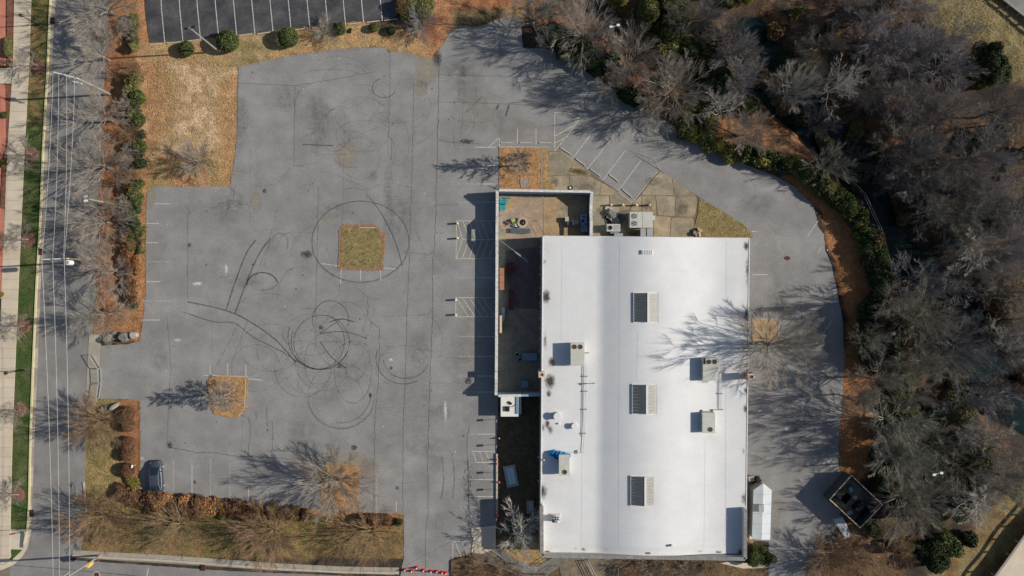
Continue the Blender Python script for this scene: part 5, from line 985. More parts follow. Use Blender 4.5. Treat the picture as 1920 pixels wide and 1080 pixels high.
# portable barriers at the driveway
for (a, c, l) in (((174, 665), (189, 690), 'top barrier of the three at the driveway entrance'), ((190, 691), (191, 717), 'middle barrier of the three at the driveway entrance'), ((191, 719), (187, 745), 'bottom barrier of the three at the driveway entrance')):
    p, q = Vector((*G(*a), 0)), Vector((*G(*c), 0)); t = thing('crowd_barrier', 'grey tube steel '+l, 'barrier', p, 0, 'tube barriers at the driveway'); b = LB(p); u = Vector((0, 0, 1.1)); v0 = Vector((0, 0, .2)); b.path([p+v0, p+u, q+u, q+v0, p+v0], .045, 6); b.build('frame', M_STEEL, t)
    d = (q-p); 
    for k in range(1, 8): s_ = p+d*(k/8); b = LB(p); b.tube(s_+v0, s_+u, .018, 4); b.build('bar', M_STEEL, t)
    nn = Vector((-d.y, d.x, 0)).normalized()*.35
    for f in (.1, .9): s_ = p+d*f; b = LB(p); b.tube(s_-nn+Vector((0, 0, .04)), s_+nn+Vector((0, 0, .04)), .03, 5); b.tube(s_, s_+v0, .03, 5); b.build('foot', M_STEEL, t)
# boulders
def boulder(px, py, rx, ry, rz_, label, m, seed):
    bm = bmesh.new(); bmesh.ops.create_icosphere(bm, subdivisions=3, radius=1); r_ = random.Random(seed); pl = [Vector((r_.gauss(0, 1), r_.gauss(0, 1), r_.gauss(0, 1))).normalized() for _ in range(11)]
    for v in bm.verts:
        for n_ in pl:
            d = v.co.dot(n_)-.72
            if d > 0: v.co -= n_*d
        v.co = Vector((v.co.x*rx*.85, v.co.y*ry*.85, (v.co.z+.5)*rz_))*r_.uniform(.985, 1.015)
    me = bpy.data.meshes.new('boulder'); bm.to_mesh(me); bm.free(); me.materials.append(m); o = bpy.data.objects.new('boulder', me); COL.objects.link(o); o.location = (*G(px, py), 0); o.rotation_euler.z = seed; props(o, label, 'boulder', 'landscape boulders')
for a in ((206, 634, 1.0, .75, .9, 'wide grey boulder leftmost above the driveway', M_ROCK, 1), (216, 625, .6, .5, .5, 'small grey boulder behind the leftmost one above the driveway', M_ROCK, 2), (217, 634, .45, .6, .5, 'small upright boulder second from the left above the driveway', M_ROCK, 8), (236, 631, 1.0, .95, 1.0, 'large faceted grey boulder in the middle above the driveway', M_ROCK, 3), (254, 628, .75, .8, .9, 'pale grey boulder nearest the parking lot above the driveway', M_ROCKP, 4),
          (194, 767, .6, .6, .6, 'grey boulder leftmost below the driveway', M_ROCK, 5), (203, 765, .6, .65, .6, 'grey boulder second from the left below the driveway', M_ROCK, 6), (216, 762, 1.2, .5, .8, 'long pale boulder below the driveway', M_ROCKP, 7)): boulder(*a)
# ---------------------------------------------------------------- poles, wires and street lamps
def crossarm(t, o, c, d, L0, L1, z, ins=(), m=M_WSTEEL):
    b = LB(o); d = Vector(d).normalized(); a = Vector(c)+d*L0; e = Vector(c)+d*L1; b.tube((a.x, a.y, z), (e.x, e.y, z), .085, 6); b.build('crossarm', m, t)
    for f in ins: p = Vector(c)+d*f; b = LB(o); b.cyl(p.x, p.y, z+.08, z+.34, .07, 8); b.build('insulator', M_STEEL, t)
PT = []
p = Vector((*G(207, 177), 0)); t = thing('utility_pole', 'weathered utility pole with a double crossarm near the top left', 'utility pole', p); hp = 9.5; b = LB(p); b.tube(p, (p.x-.0, p.y, hp), .17, 10, .12); b.build('pole', M_WPOLE, t)
u1 = Vector((-1, .26, 0)); crossarm(t, p, p, u1, -.3, 3.3, hp-.3, (.1, 1.8, 3.2)); crossarm(t, p, p+Vector((.1, -.5, 0)), u1, -.1, 2.6, hp-1.3, (.1, 1.2, 2.4)); b = LB(p); b.cyl(p.x-.9, p.y+.15, hp-1.1, hp-.3, .2, 10); b.build('transformer', M_STEEL, t)
W1 = [p+u1.normalized()*k for k in (.1, 1.3, 2.4, 3.2)]
p2 = Vector((*G(212, 383), 0)); t = thing('lamp_pole', 'short grey pole with two floodlights beside the street trees', 'light pole', p2); h2 = 7.0; b = LB(p2); b.tube(p2, (p2.x, p2.y, h2), .16, 10, .1); b.build('pole', M_WPOLE, t)
for dy in (-.25, .3): b = LB(p2); b.box(p2.x-.3, p2.y+dy, h2-.1, .45, .3, .28, .3); b.build('floodlight', M_WSTEEL, t)
p3 = Vector((*G(188, 489), 0)); t = thing('utility_pole', 'utility pole with side crossarm and white transformer in the middle of the street row', 'utility pole', p3); h3 = 9.3; b = LB(p3); b.tube(p3, (p3.x, p3.y, h3), .15, 10, .11); b.build('pole', M_BARKR, t)
u3 = Vector((-1, -.04, 0)); crossarm(t, p3, p3, u3, -.3, 3.4, h3-.2, (.2, 1.7, 3.2)); b = LB(p3); b.cyl(p3.x+.15, p3.y-.55, h3-1.3, h3-.2, .36, 14); b.build('transformer', M_WSTEEL, t); b = LB(p3); b.cyl(p3.x+.15, p3.y-.55, h3-.2, h3-.1, .26, 12); b.build('transformer_lid', M_STEEL, t)
W3 = [p3+u3.normalized()*k for k in (.1, .2, 1.7, 3.2)]
p4 = Vector((*G(189, 1041), 0)); t = thing('traffic_signal_pole', 'tall pale pole with a yellow signal head at the street corner', 'signal pole', p4); h4 = 10.5; b = LB(p4); b.tube(p4, (p4.x, p4.y, h4), .15, 12, .12); b.build('pole', M_STEEL, t)
b = LB(p4); b.box(p4.x-.15, p4.y-.34, 2.3, .5, .42, 1.25); b.build('signal_head', M_YELLOW, t); b = LB(p4); b.box(p4.x-.15, p4.y+.05, 2.7, .3, .25, .5); b.build('mount', M_DKST, t)
for zz in (2.5, 2.9, 3.3): b = LB(p4); b.tube((p4.x-.15, p4.y-.5, zz), (p4.x-.15, p4.y-.72, zz), .15, 10); b.build('visor', M_YELLOW, t)
b = LB(p4); b.cyl(p4.x-.5, p4.y+.1, h4-2.5, h4-1.2, .25, 10); b.build('transformer', M_STEEL, t)
def wire(a, c, sag, label, r=.014):
    a, c = Vector(a), Vector(c); P = [a.lerp(c, i/16)-Vector((0, 0, sag*4*(i/16)*(1-i/16))) for i in range(17)]; b = MB(); b.path(P, r, 4); props(b.build('power_line', M_WIRE), label, 'power line', 'power lines along the street')
names = ['rightmost', 'second from the right', 'second from the left', 'leftmost']
for k in range(4):
    a = W1[k].copy(); a.z = hp-.0; c = W3[k].copy(); c.z = h3+.1; wire(a, c, .35, names[k]+' power line between the two crossarm poles')
for k, (x3, l) in enumerate(((W3[0], 'right'), (W3[2], 'middle'), (W3[3], 'left'))):
    a = x3.copy(); a.z = h3+.1; e = W([128, 109, 97][k], 1078, h4-.3); e2 = a+(e-a)*1.25; wire(a, e2, .5, l+' power line from the middle pole to the bottom of the street', .018)
def lamp(px, py, h, label, head, arm=(0, 0), m=M_DKST, mp=None, heads=1):
    p = Vector((*G(px, py), 0)); t = thing('street_lamp', label, 'street lamp', p); b = LB(p); b.tube(p, p+Vector((0, 0, h)), .075 if h < 6 else .13, 8, .05 if h < 6 else .09); b.build('pole', mp or m, t)
    b = LB(p); b.cyl(p.x, p.y, 0, .4, .16, 8); b.build('base', mp or m, t)
    if heads == 1: b = LB(p); b.cyl(p.x, p.y, h, h+.45, .14, 10, .24); b.build('lantern', m, t); b = LB(p); b.cyl(p.x, p.y, h+.45, h+.6, .27, 10, .08); b.build('lamp_cap', m, t)
    else:
        for s_ in (-1, 1):
            q = p+Vector((s_*.5, s_*.12, h)); b = LB(p); b.tube(p+Vector((0, 0, h-.1)), q, .05, 6); b.build('arm', m, t); b = LB(p); b.box(q.x, q.y, h-.12, .42, .30, .2); b.build('lamp_head', m, t)
lamp(72, 47, 3.9, 'black post lamp in the grass strip at the top left', 1); lamp(45, 694, 3.9, 'black post lamp in the grass strip beside the driveway', 1)
lamp(411, 97, 11.0, 'tall grey lot light with two dark heads between the round shrubs', 1, m=M_DKST, mp=M_STEEL, heads=2)
lamp(1137, 88, 9.5, 'tall lot light with white heads among the trees above the lot', 1, m=M_WSTEEL, mp=M_WPOLE, heads=2); lamp(1698, 862, 9.0, 'tall lot light with white heads hidden in the woods at the lower right', 1, m=M_WSTEEL, mp=M_WPOLE, heads=2)
# stop sign, street name post, small white sign post
p = Vector((*G(43, 992), 0)); t = thing('stop_sign', 'red octagonal stop sign on the corner at the lower left', 'sign', p); b = LB(p); b.tube(p, p+Vector((0, 0, 2.9)), .04, 6); b.build('post', M_STEEL, t)
b = LB(p); oc = [(.42*math.cos(math.pi/8+k*math.pi/4), .42*math.sin(math.pi/8+k*math.pi/4)) for k in range(8)]; vv = [(p.x+x, p.y+.06, 2.5+z_) for x, z_ in oc]+[(p.x+x, p.y+.04, 2.5+z_) for x, z_ in oc]; b.add(vv, [tuple(range(7, -1, -1)), tuple(range(8, 16))]+[(i, (i+1) % 8, (i+1) % 8+8, i+8) for i in range(8)]); b.build('sign_plate', M_SIGNR, t)
text_mesh('STOP', .30, M_REFL, t, (0, .066, 2.5), (math.pi/2, 0, math.pi))
p = Vector((*G(20, 1051), 0)); t = thing('pedestrian_post', 'thin white post on the grass corner at the lower left', 'post', p); b = MB(); b.cyl(0, 0, 0, 2.6, .05, 8); b.build('post', M_WSTEEL, t); b = MB(); b.box(0, 0, 2.3, .3, .06, .35); b.build('sign_plate', M_WSTEEL, t)
p = Vector((*G(255, 871), 0)); t = thing('lot_sign', 'small sign on a post beside the parked car', 'sign', p); b = MB(); b.cyl(0, 0, 0, 1.5, .04, 6); b.build('post', M_WOODP, t); b = MB(); b.box(0, 0, 1.0, .05, .4, .5); b.build('sign_plate', M_WSTEEL, t)
# guard rails
def guard(pts, label, z0f):
    Q = [Vector((*G(*p), z0f(*p))) for p in pts]; t = thing('guard_rail', label, 'guard rail', Q[0]); 
    for a, c in zip(Q, Q[1:]):
        k = max(1, int((c-a).length/1.9)); 
        for i in range(k):
            s_, e = a.lerp(c, i/k), a.lerp(c, (i+1)/k); b = LB(Q[0]); b.beam((s_.x, s_.y), (e.x, e.y), .32, s_.z+.55, s_.z+.62); b.beam((s_.x, s_.y), (e.x, e.y), .08, s_.z+.3, s_.z+.55); b.build('rail_segment', M_STEEL if 0 else mat('rail_brown_steel', (.26, .23, .21), .7, .2, 2, .2, 8), t)
            b = LB(Q[0]); b.box(s_.x, s_.y, s_.z-.5, .2, .2, 1.05, .7); b.build('post', M_WOODG, t)
guard([(1850, -20), (1862, 2), (1900, 32), (1960, 78)], 'steel guard rail along the road at the top right corner', lambda x, y: tz(1890, 0)+.6)
guard([(1846, 1100), (1860, 1076), (1888, 1038), (1922, 990), (1960, 945)], 'steel guard rail along the deck at the bottom right corner', lambda x, y: .3)
# chain link fence between the hedge and the creek, collapsed white pipe
F0 = [(1585, 330), (1620, 365), (1650, 430), (1668, 495), (1690, 545)]
railing(F0, 'thin wire fence on the creek side of the green hedge', 1.4, M_HVACG, 'creek_fence', True, 2.2, z0=-.8)
b = MB(); b.path([(*G(1687, 540), -.3), (*G(1693, 560), -.3), (*G(1704, 586), -.3)], .07, 6); props(b.build('fallen_pipe', M_WSTEEL), 'white pipe lying among leaves right of the green hedge', 'pipe')
b = MB(); b.path([(*G(1348, 82), -.5), (*G(1355, 92), -.5), (*G(1365, 110), -.6)], .07, 6); props(b.build('fallen_log', M_BARKP), 'pale fallen log in the woods above the lot', 'log')

# ---------------------------------------------------------------- the parked car
def car(px, py, rot, label):
    t = thing('parked_car', label, 'car', (*G(px, py), .0), rot); hw = .9
    # stations along the length: y, half width at sill, half width at belt, belt height, roof half width, roof height
    S = [(-2.42, .55, .62, .62), (-2.34, .74, .76, .74), (-2.0, .86, .86, .88), (-1.5, .91, .90, .96), (-.8, .92, .91, .98), (0, .92, .91, .97), (.8, .92, .91, .95), (1.3, .91, .89, .92), (1.8, .87, .83, .84), (2.15, .78, .72, .74), (2.36, .6, .55, .62), (2.42, .45, .42, .55)]
    vv = []; n = 11
    for y, ws, wb, hb in S:
        pr = [(-ws*.96, .22), (-ws, .35), (-ws*1.01, .55), (-wb, hb-.08), (-wb*.86, hb), (0, hb+.035), (wb*.86, hb), (wb, hb-.08), (ws*1.01, .55), (ws, .35), (ws*.96, .22)]
        vv += [(x, y, min(z_, hb) if i not in (4, 5, 6) else z_) for i, (x, z_) in enumerate(pr)]
    b = MB(); k = len(S); fs = [(j*n+i, j*n+i+1, (j+1)*n+i+1, (j+1)*n+i) for j in range(k-1) for i in range(n-1)]; fs = [f[::-1] for f in fs]; fs += [tuple(range(n)), tuple(range(k*n-1, k*n-n-1, -1))]; b.add(vv, fs); b.build('body', M_CARBLUE, t, True)
    # greenhouse
    g = [(-2.0, .60, .885), (-1.15, .585, 1.41), (-.9, .60, 1.44), (.15, .62, 1.45), (.4, .60, 1.41), (1.35, .66, .93)]
    def ring(i, s): y, w_, z_ = g[i]; return (s*w_, y, z_)
    b = MB(); b.add([ring(1, -1), ring(1, 1), ring(2, -1), ring(2, 1), ring(3, -1), ring(3, 1), ring(4, -1), ring(4, 1), (0, -1.15, 1.45), (0, -.9, 1.49), (0, .15, 1.5), (0, .4, 1.45)], [(0, 8, 9, 2), (8, 1, 3, 9), (2, 9, 10, 4), (9, 3, 5, 10), (4, 10, 11, 6), (10, 5, 7, 11)]); b.build('roof', M_CARBLUE, t, True)
    b = MB(); b.add([(-.60, .41, 1.40), (.60, .41, 1.40), (.74, 1.32, .945), (-.74, 1.32, .945), (0, .46, 1.43), (0, 1.42, .965)], [(0, 4, 5, 3), (4, 1, 2, 5)]); b.build('windscreen', M_GLASSD, t)
    b = MB(); b.add([(-.585, -1.16, 1.40), (.585, -1.16, 1.40), (.68, -1.95, .955), (-.68, -1.95, .955), (0, -1.2, 1.44), (0, -2.02, .965)], [(3, 5, 4, 0), (5, 2, 1, 4)]); b.build('rear_window', M_GLASSD, t)
    for s in (-1, 1):
        b = MB(); q = [(s*.61, -1.05, 1.38), (s*.63, .35, 1.38), (s*.80, 1.15, .97), (s*.82, -1.5, .985)]; b.add(q, [(0, 1, 2, 3) if s > 0 else (3, 2, 1, 0)]); b.build('side_window', M_GLASSD, t)
        b = MB(); b.path([(s*.745, 1.35, .955), (s*.625, .4, 1.42), (s*.63, -1.05, 1.43), (s*.74, -1.95, .97)], .028, 5); b.build('roof_pillar', M_CARBLUE if s < 0 else M_CHROME, t)  # bright alloy on the right pillar alone paints in a sunlit highlight
        b = MB(); b.path([(s*.84, -1.6, .98), (s*.88, -.6, .99), (s*.86, .5, .985), (s*.84, 1.1, .965)], .03, 5); b.build('belt_trim', M_CHROME, t)
        b = MB(); b.box(s*1.0, .82, .93, .2, .14, .14); b.build('mirror', M_CARBLUE, t)
        b = MB(); b.add([(s*.5, 2.30, .66), (s*.80, 2.05, .76), (s*.70, 1.95, .80), (s*.45, 2.22, .72)], [(0, 1, 2, 3) if s > 0 else (3, 2, 1, 0)]); b.build('headlight', M_CHROME, t)
        b = MB(); b.box(s*.66, -2.36, .62, .28, .08, .12); b.build('tail_light', M_SIGNR, t)
        for y in (-1.42, 1.42):
            b = MB(); b.tube((s*.70, y, .32), (s*.935, y, .32), .32, 20); wh = b.build('wheel', M_BLACK, t); b = MB(); b.tube((s*.93, y, .32), (s*.965, y, .32), .22, 14); b.build('rim', M_CHROME, wh)
    b = MB(); b.path([(-.80, 1.35, .945), (0, 1.46, .965), (.80, 1.35, .945)], .02, 5); b.build('bonnet_seam', M_BLACK, t); b = MB(); b.box(0, 2.38, .4, .9, .08, .14); b.build('grille', M_BLACK, t)
    b = MB(); b.box(0, -2.43, .55, .5, .03, .14); b.build('number_plate', M_WSTEEL, t)
car(296.5, 892, .06, 'slate blue sedan parked in the lower left corner of the lot')
# ---------------------------------------------------------------- bare trees
class Limbs:
    def __init__(s): s.v = []; s.f = []
    def seg(s, p0, p1, r0, r1, n=3):
        d = p1-p0
        if d.length < 1e-5: return
        d.normalize(); u = d.orthogonal().normalized(); v = d.cross(u); k = len(s.v)
        for p, r in ((p0, r0), (p1, r1)):
            for i in range(n): a = 2*math.pi*i/n; q = p+u*(r*math.cos(a))+v*(r*math.sin(a)); s.v.append((q.x, q.y, q.z))
        for i in range(n): s.f.append((k+i, k+(i+1) % n, k+(i+1) % n+n, k+i+n))
    def mesh(s, name):
        m = bpy.data.meshes.new(name); m.from_pydata(s.v, [], s.f); m.update(); return m
def bare_tree(seed, R0=4.2, Ht=10., trunk_h=.22, nl=8, nb=9, ns_=8, ntw=7, up=.55, tw=.013, bend=.35, conic=False):
    rnd = random.Random(seed); T = Limbs(); C = Limbs()
    def rv(s_): return Vector((rnd.gauss(0, s_), rnd.gauss(0, s_), rnd.gauss(0, s_)))
    def grow(L, p, d, ln, r, k, end, n, bow=.12, lift=.06):
        P = [p.copy()]; q = p.copy(); dd = d.normalized()
        for i in range(k):
            dd = (dd+rv(bow)+Vector((0, 0, lift))).normalized(); q2 = q+dd*(ln/k); L.seg(q, q2, r+(end-r)*i/k, r+(end-r)*(i+1)/k, n); q = q2; P.append(q.copy())
        return P, dd
    def side(d, ang):
        o = d.orthogonal().normalized(); o.rotate(Matrix.Rotation(rnd.uniform(0, 6.283), 3, d.normalized())); return (d.normalized()*math.cos(ang)+o*math.sin(ang))
    def at(P, t):
        x = t*(len(P)-1); i = min(int(x), len(P)-2); return P[i].lerp(P[i+1], x-i), (P[i+1]-P[i])
    th = Ht*trunk_h
    if conic: tp, td = grow(T, Vector((0, 0, -.3)), Vector((0, 0, 1)), Ht*.93, .17, 9, .02, 7, .03, .1); nl = nl*3
    else: tp, td = grow(T, Vector((0, 0, -.3)), Vector((rnd.uniform(-.05, .05), rnd.uniform(-.05, .05), 1)), th+.3, .2, 3, .16, 8, .04, .1)
    for i in range(nl):
        a = 2*math.pi*i*.381966+rnd.uniform(-.3, .3)
        if conic:
            t = .18+.8*i/nl; p, _ = at(tp, t); ln = R0*1.15*(1-.72*(t-.18)/.8)*rnd.uniform(.75, 1.1); el = .35+.5*t; rl = .05*(1.1-t*.6)
        else:
            p = tp[-1].lerp(tp[-2], rnd.uniform(0, .9)); u = (i+.5)/nl; el = math.radians(82-58*u**.8)*rnd.uniform(.92, 1.05) if i else 1.45; ln = (Ht-th)*(.98 if el > 1.1 else .92)*rnd.uniform(.85, 1.05); ln = min(ln, R0*1.12/max(.2, math.cos(el))) ; rl = .075*rnd.uniform(.8, 1.15)
        d = Vector((math.cos(a)*math.cos(el), math.sin(a)*math.cos(el), math.sin(el)))
        LP, _ = grow(T, p, d, ln, rl, 7, .016, 5, bend*.3, .02)
        k2 = nb if not conic else max(3, nb//2)
        for j in range(k2):
            t = .18+.8*(j+rnd.random())/k2; p, dd = at(LP, t); d2 = side(dd, rnd.uniform(.5, .95)); d2.z += .12*up; l2 = ln*.42*(1.15-t*.75)*rnd.uniform(.7, 1.2); r2 = rl*.42*(1.2-t*.75)
            BP, _ = grow(C, p, d2, l2, r2, 4, .012, 4, bend*.4, .03)
            for q in range(ns_):
                t2 = .15+.83*(q+rnd.random())/ns_; p, dd = at(BP, t2); o2 = Vector((p.x, p.y, (p.z-th)*.9)).normalized(); d3 = side(dd, rnd.uniform(.35, .85))*.8+o2*.45; l3 = l2*.48*(1.15-t2*.6)*rnd.uniform(.6, 1.2); SP, _ = grow(C, p, d3, l3, tw*1.25, 2, tw*.8, 3, bend*.5, .02)
                for w_ in range(ntw):
                    t3 = rnd.uniform(.1, 1); p, dd = at(SP, t3); o3 = Vector((p.x, p.y, (p.z-th)*.8)).normalized(); d4 = (side(dd, rnd.uniform(.3, .8))*.6+o3*.8); grow(C, p, d4, rnd.uniform(.5, 1.25)*min(1, l3*1.3), tw*.8, 1, tw*.4, 3, .1, 0)
    return T.mesh('trunk'), C.mesh('crown')
PROT = [bare_tree(1, 4.2, 10, .2, 12, 11, 7, 4, tw=.012), bare_tree(2, 4.6, 10, .25, 11, 12, 7, 4, bend=.5, tw=.012), bare_tree(3, 4.0, 10, .16, 14, 10, 8, 5, tw=.0105), bare_tree(4, 4.4, 10, .3, 11, 11, 7, 4, bend=.7, tw=.012), bare_tree(5, 2.5, 9, .2, 16, 14, 5, 6, conic=True, tw=.009), bare_tree(6, 4.4, 10, .1, 20, 9, 7, 5, bend=.2, tw=.011), bare_tree(8, 4.6, 10, .3, 9, 9, 6, 4, bend=.9, tw=.017), bare_tree(9, 4.4, 10, .2, 15, 8, 6, 3, bend=.25, tw=.010)]
PR = [4.2, 4.6, 4.0, 4.4, 2.5, 4.4, 4.6, 4.4]
BM = {'g': M_BARK, 'p': M_BARKP, 'd': M_BARKD, 'r': M_BARKR, 'l': M_BARKG, 'v': M_BARKV}
rt = random.Random(77)
ONES = ['', 'first', 'second', 'third', 'fourth', 'fifth', 'sixth', 'seventh', 'eighth', 'ninth', 'tenth', 'eleventh', 'twelfth', 'thirteenth', 'fourteenth', 'fifteenth', 'sixteenth', 'seventeenth', 'eighteenth', 'nineteenth']
def nth(k):
    if k < 20: return ONES[k]
    return {20: 'twentieth', 30: 'thirtieth', 40: 'fortieth'}[k] if k % 10 == 0 else {2: 'twenty', 3: 'thirty', 4: 'forty'}[k//10]+' '+ONES[k % 10]
def tree(px, py, rpx, ht, pi, bk, label, group=None, lean=None, base=None):
    """px, py: where the middle of the crown is seen; the trunk stands under it"""
    zt = tz(px, py); zc = zt+ht*.62; c = W(px, py, zc); x, y = (c.x, c.y) if base is None else G(*base)
    t = thing('bare_tree', label, 'tree', (x, y, zt), rt.uniform(0, 6.28), group)
    rpx = rpx*(1.12 if px < 1290 else 1.04); r_m = rpx/PPM*(H-zc)/H; s = r_m/PR[pi]; hs = ht/10.0; t.scale = (s, s, hs)
    for nm, me in (('trunk', PROT[pi][0]), ('crown', PROT[pi][1])):
        if not me.materials: me.materials.append(BM[bk])
        o = bpy.data.objects.new(nm, me); COL.objects.link(o); o.parent = t; o.material_slots[0].link = 'OBJECT'; o.material_slots[0].material = BM[bk]
    if base is not None:      # shear towards the seen crown
        dx, dy = (c.x-x)/(zc-zt), (c.y-y)/(zc-zt); t.rotation_mode = 'XYZ'; m_ = Matrix.Rotation(math.atan(dx), 4, 'Y') @ Matrix.Rotation(-math.atan(dy), 4, 'X'); t.rotation_euler = (m_ @ Matrix.Rotation(rt.uniform(0, 6), 4, 'Z')).to_euler()
    return t
GS = 'street trees between the street and the lot'
for a in ((178, 2, 52, 9, 0, 'g', 'street tree cut by the top edge of the photo beside the upper lot'), (168, 92, 50, 9, 1, 'g', 'street tree above the upper crossarm pole'), (176, 212, 46, 9, 3, 'g', 'street tree just below the upper crossarm pole'), (172, 305, 50, 9, 0, 'g', 'street tree above the short floodlight pole, left of the straw lawn'),
          (172, 412, 44, 8, 2, 'g', 'street tree just below the short floodlight pole'), (188, 505, 50, 8, 1, 'g', 'street tree beside the pole with the white transformer'), (178, 592, 46, 8, 3, 'l', 'street tree nearest the driveway boulders'), (170, 795, 46, 7.5, 5, 'r', 'dense brown tree just below the driveway'),
          (172, 982, 50, 7.5, 5, 'r', 'dense brown tree at the street corner beside the signal pole'), (322, 994, 52, 7.5, 7, 'r', 'wide brown tree second from the left along the bottom sidewalk'), (500, 1008, 52, 7.5, 5, 'r', 'wide brown tree third from the left along the bottom sidewalk'), (690, 1010, 52, 7.5, 7, 'r', 'brown tree at the right end of the bottom planting bed'),
          (616, 912, 54, 9.0, 5, 'g', 'large grey tree in the straw patch at the bottom of the lot'), (362, 297, 29, 6, 5, 'g', 'small pale tree alone on the tan lawn'), (406, 744, 36, 8.8, 4, 'g', 'slender tree in the straw island near the driveway'), (975, 300, 30, 9.2, 4, 'g', 'slender tree in the square mulch bed above the patio'),
          (1468, 650, 66, 14.5, 2, 'g', 'big spreading tree beside the right wall of the building'), (965, 1010, 50, 7, 6, 'p', 'pale leafless tree in the shaded yard at the lower left corner of the building')):
    tree(*a)
SM = 'small trees in the grass strip'
for i, (x, y, bx, by_, l) in enumerate(((46, 106, 72, 125, 'small tree in the grass strip below the top post lamp'), (36, 288, 61, 289, 'small tree in a red mulch ring in the grass strip opposite the straw lawn'), (26, 450, 54, 449, 'small tree in a red mulch ring beside the curb drain'), (16, 612, 46, 611, 'small tree in a red mulch ring above the black post lamp'), (14, 768, 38, 768, 'small tree in a red mulch ring below the black post lamp'), (8, 926, 35, 928, 'small tree in a red mulch ring nearest the stop sign'))):
    tree(x, y, 25, 5.2, 3 if i % 2 else 6, 'g', l, SM, base=(bx, by_)); b = MB(); b.cyl(*G(bx-2, by_), -.02, .07, 1.1, 18, .8); props(b.build('mulch_ring', mat('red_brown_mulch', (.19, .095, .07), 1, .3, 2, .5, 9, .03)), 'mulch ring under the '+l.replace('in a red mulch ring ', '').replace('in the grass strip ', ''), 'mulch ring', 'mulch rings in the grass strip')
# trees standing out at the edge of the woods, above and right of the lot
for a in ((1002, 25, 48, 9, 3, 'l', 'greenish grey tree at the top edge right of the lot entrance'), (1098, 50, 50, 11, 2, 'g', 'round grey tree left of the white headed lot light'), (1187, 98, 46, 11.5, 5, 'g', 'round dense grey tree right of the white headed lot light'), (1150, 150, 32, 9, 1, 'l', 'small grey tree below the white headed lot light at the lot edge'), (1268, 160, 50, 12, 2, 'g', 'broad grey tree above the slanted stalls at the lot edge'), (1225, 205, 36, 8, 1, 'l', 'low grey tree overhanging the lot above the slanted stalls'),
          (1362, 202, 36, 10, 6, 'p', 'pale branched tree left of the upper creek bend'), (1412, 240, 36, 10, 5, 'g', 'round grey tree between the hedge and the upper creek'), (1498, 158, 40, 12, 5, 'p', 'tree with bright radiating branches beside the upper creek'), (1575, 155, 44, 13, 6, 'p', 'tall crooked pale tree on the far side of the upper creek'), (1562, 308, 38, 9, 5, 'l', 'fluffy grey tree on the near bank right of the hedge bend'), (1300, 28, 44, 12, 1, 'd', 'dark tree at the top edge left of the leafy clearing'), (1385, 62, 46, 12, 3, 'd', 'dark tangled tree right of the green shrubs above the lot'), (1400, 150, 40, 11, 1, 'v', 'violet grey tree below the leafy clearing at the top'),
          (1665, 65, 50, 12, 3, 'v', 'violet grey tree left of the grassy verge at the top'), (1690, 88, 42, 12, 6, 'v', 'crooked tree nearest the tan verge of the top right road'), (1708, 200, 44, 10, 2, 'g', 'fine twigged brown grey tree below the top right verge trees'), (1785, 115, 46, 9, 2, 'v', 'purplish thicket tree left of the dark evergreen at the verge'), (1635, 150, 44, 11, 1, 'd', 'dark tree between the crooked pale tree and the purplish thicket'), (1800, 205, 50, 12, 6, 'g', 'grey tree below the dark evergreen at the verge'), (1885, 200, 50, 11, 3, 'd', 'dark tree at the right edge below the verge'),
          (1850, 290, 56, 13, 3, 'v', 'large violet grey tree at the right side above the middle'), (1770, 290, 50, 12, 1, 'd', 'dark brown tree on the far bank opposite the hedge'), (1700, 270, 44, 11, 2, 'd', 'dark brown tree beside the widest part of the creek'), (1885, 380, 56, 13, 1, 'v', 'violet grey tree at the right edge near mid height'), (1812, 395, 52, 12, 6, 'l', 'crooked lichen grey tree on the far bank at mid height'), (1745, 395, 40, 10, 6, 'g', 'grey tree leaning over the creek opposite the green hedge'), (1840, 455, 50, 12, 6, 'p', 'pale crooked tree right of the creek at mid height'), (1900, 470, 50, 12, 3, 'v', 'violet tree at the right edge just above mid height'),
          (1735, 520, 56, 12, 1, 'v', 'tangled violet grey tree where the hedge ends at the creek'), (1795, 520, 44, 11, 6, 'v', 'open crooked tree right of the hedge end'), (1885, 560, 44, 11, 6, 'd', 'dark open tree right of the shaded creek pool'), (1745, 600, 52, 12, 2, 'g', 'round grey tree between the leaf clearing and the shaded creek pool'), (1800, 660, 56, 12, 5, 'v', 'dense violet grey tree below the shaded creek pool'), (1730, 680, 46, 11, 1, 'l', 'greenish grey tree below the leaf clearing right of the straw strip'), (1655, 715, 44, 11, 3, 'g', 'tree with pale forked branches beside the narrow end of the straw strip'), (1695, 800, 58, 12, 2, 'l', 'large round greenish tree right of the lower straw strip'), (1850, 740, 50, 12, 6, 'v', 'open violet tree right of the yellow green bush'),
          (1900, 660, 46, 12, 6, 'p', 'pale tree at the right edge below the creek pool'), (1700, 862, 46, 11, 2, 'l', 'greenish grey tree above the bin enclosure corner'), (1722, 952, 54, 11, 5, 'g', 'dense fan shaped grey tree right of the bin enclosure'), (1862, 840, 52, 10, 6, 'g', 'pale twigged tree right of the dark evergreen near the bottom'), (1855, 945, 50, 10, 6, 'p', 'pale tree with a curved limb at the lower right'), (1900, 900, 40, 10, 3, 'l', 'grey tree at the right edge above the deck'), (1680, 1045, 50, 9, 6, 'r', 'reddish tangled tree at the bottom edge right of the service road'), (1560, 1060, 44, 6, 5, 'r', 'low reddish thicket tree at the bottom edge beside the service road'),
          (1640, 640, 30, 9, 2, 'l', 'small tree poking from the dark green bushes beside the straw strip'), (1610, 752, 34, 12, 1, 'g', 'tall tree casting its trunk shadow across the lower straw strip'), (1692, 565, 36, 13, 3, 'g', 'tall tree right of the fallen white pipe')):
    tree(*a)
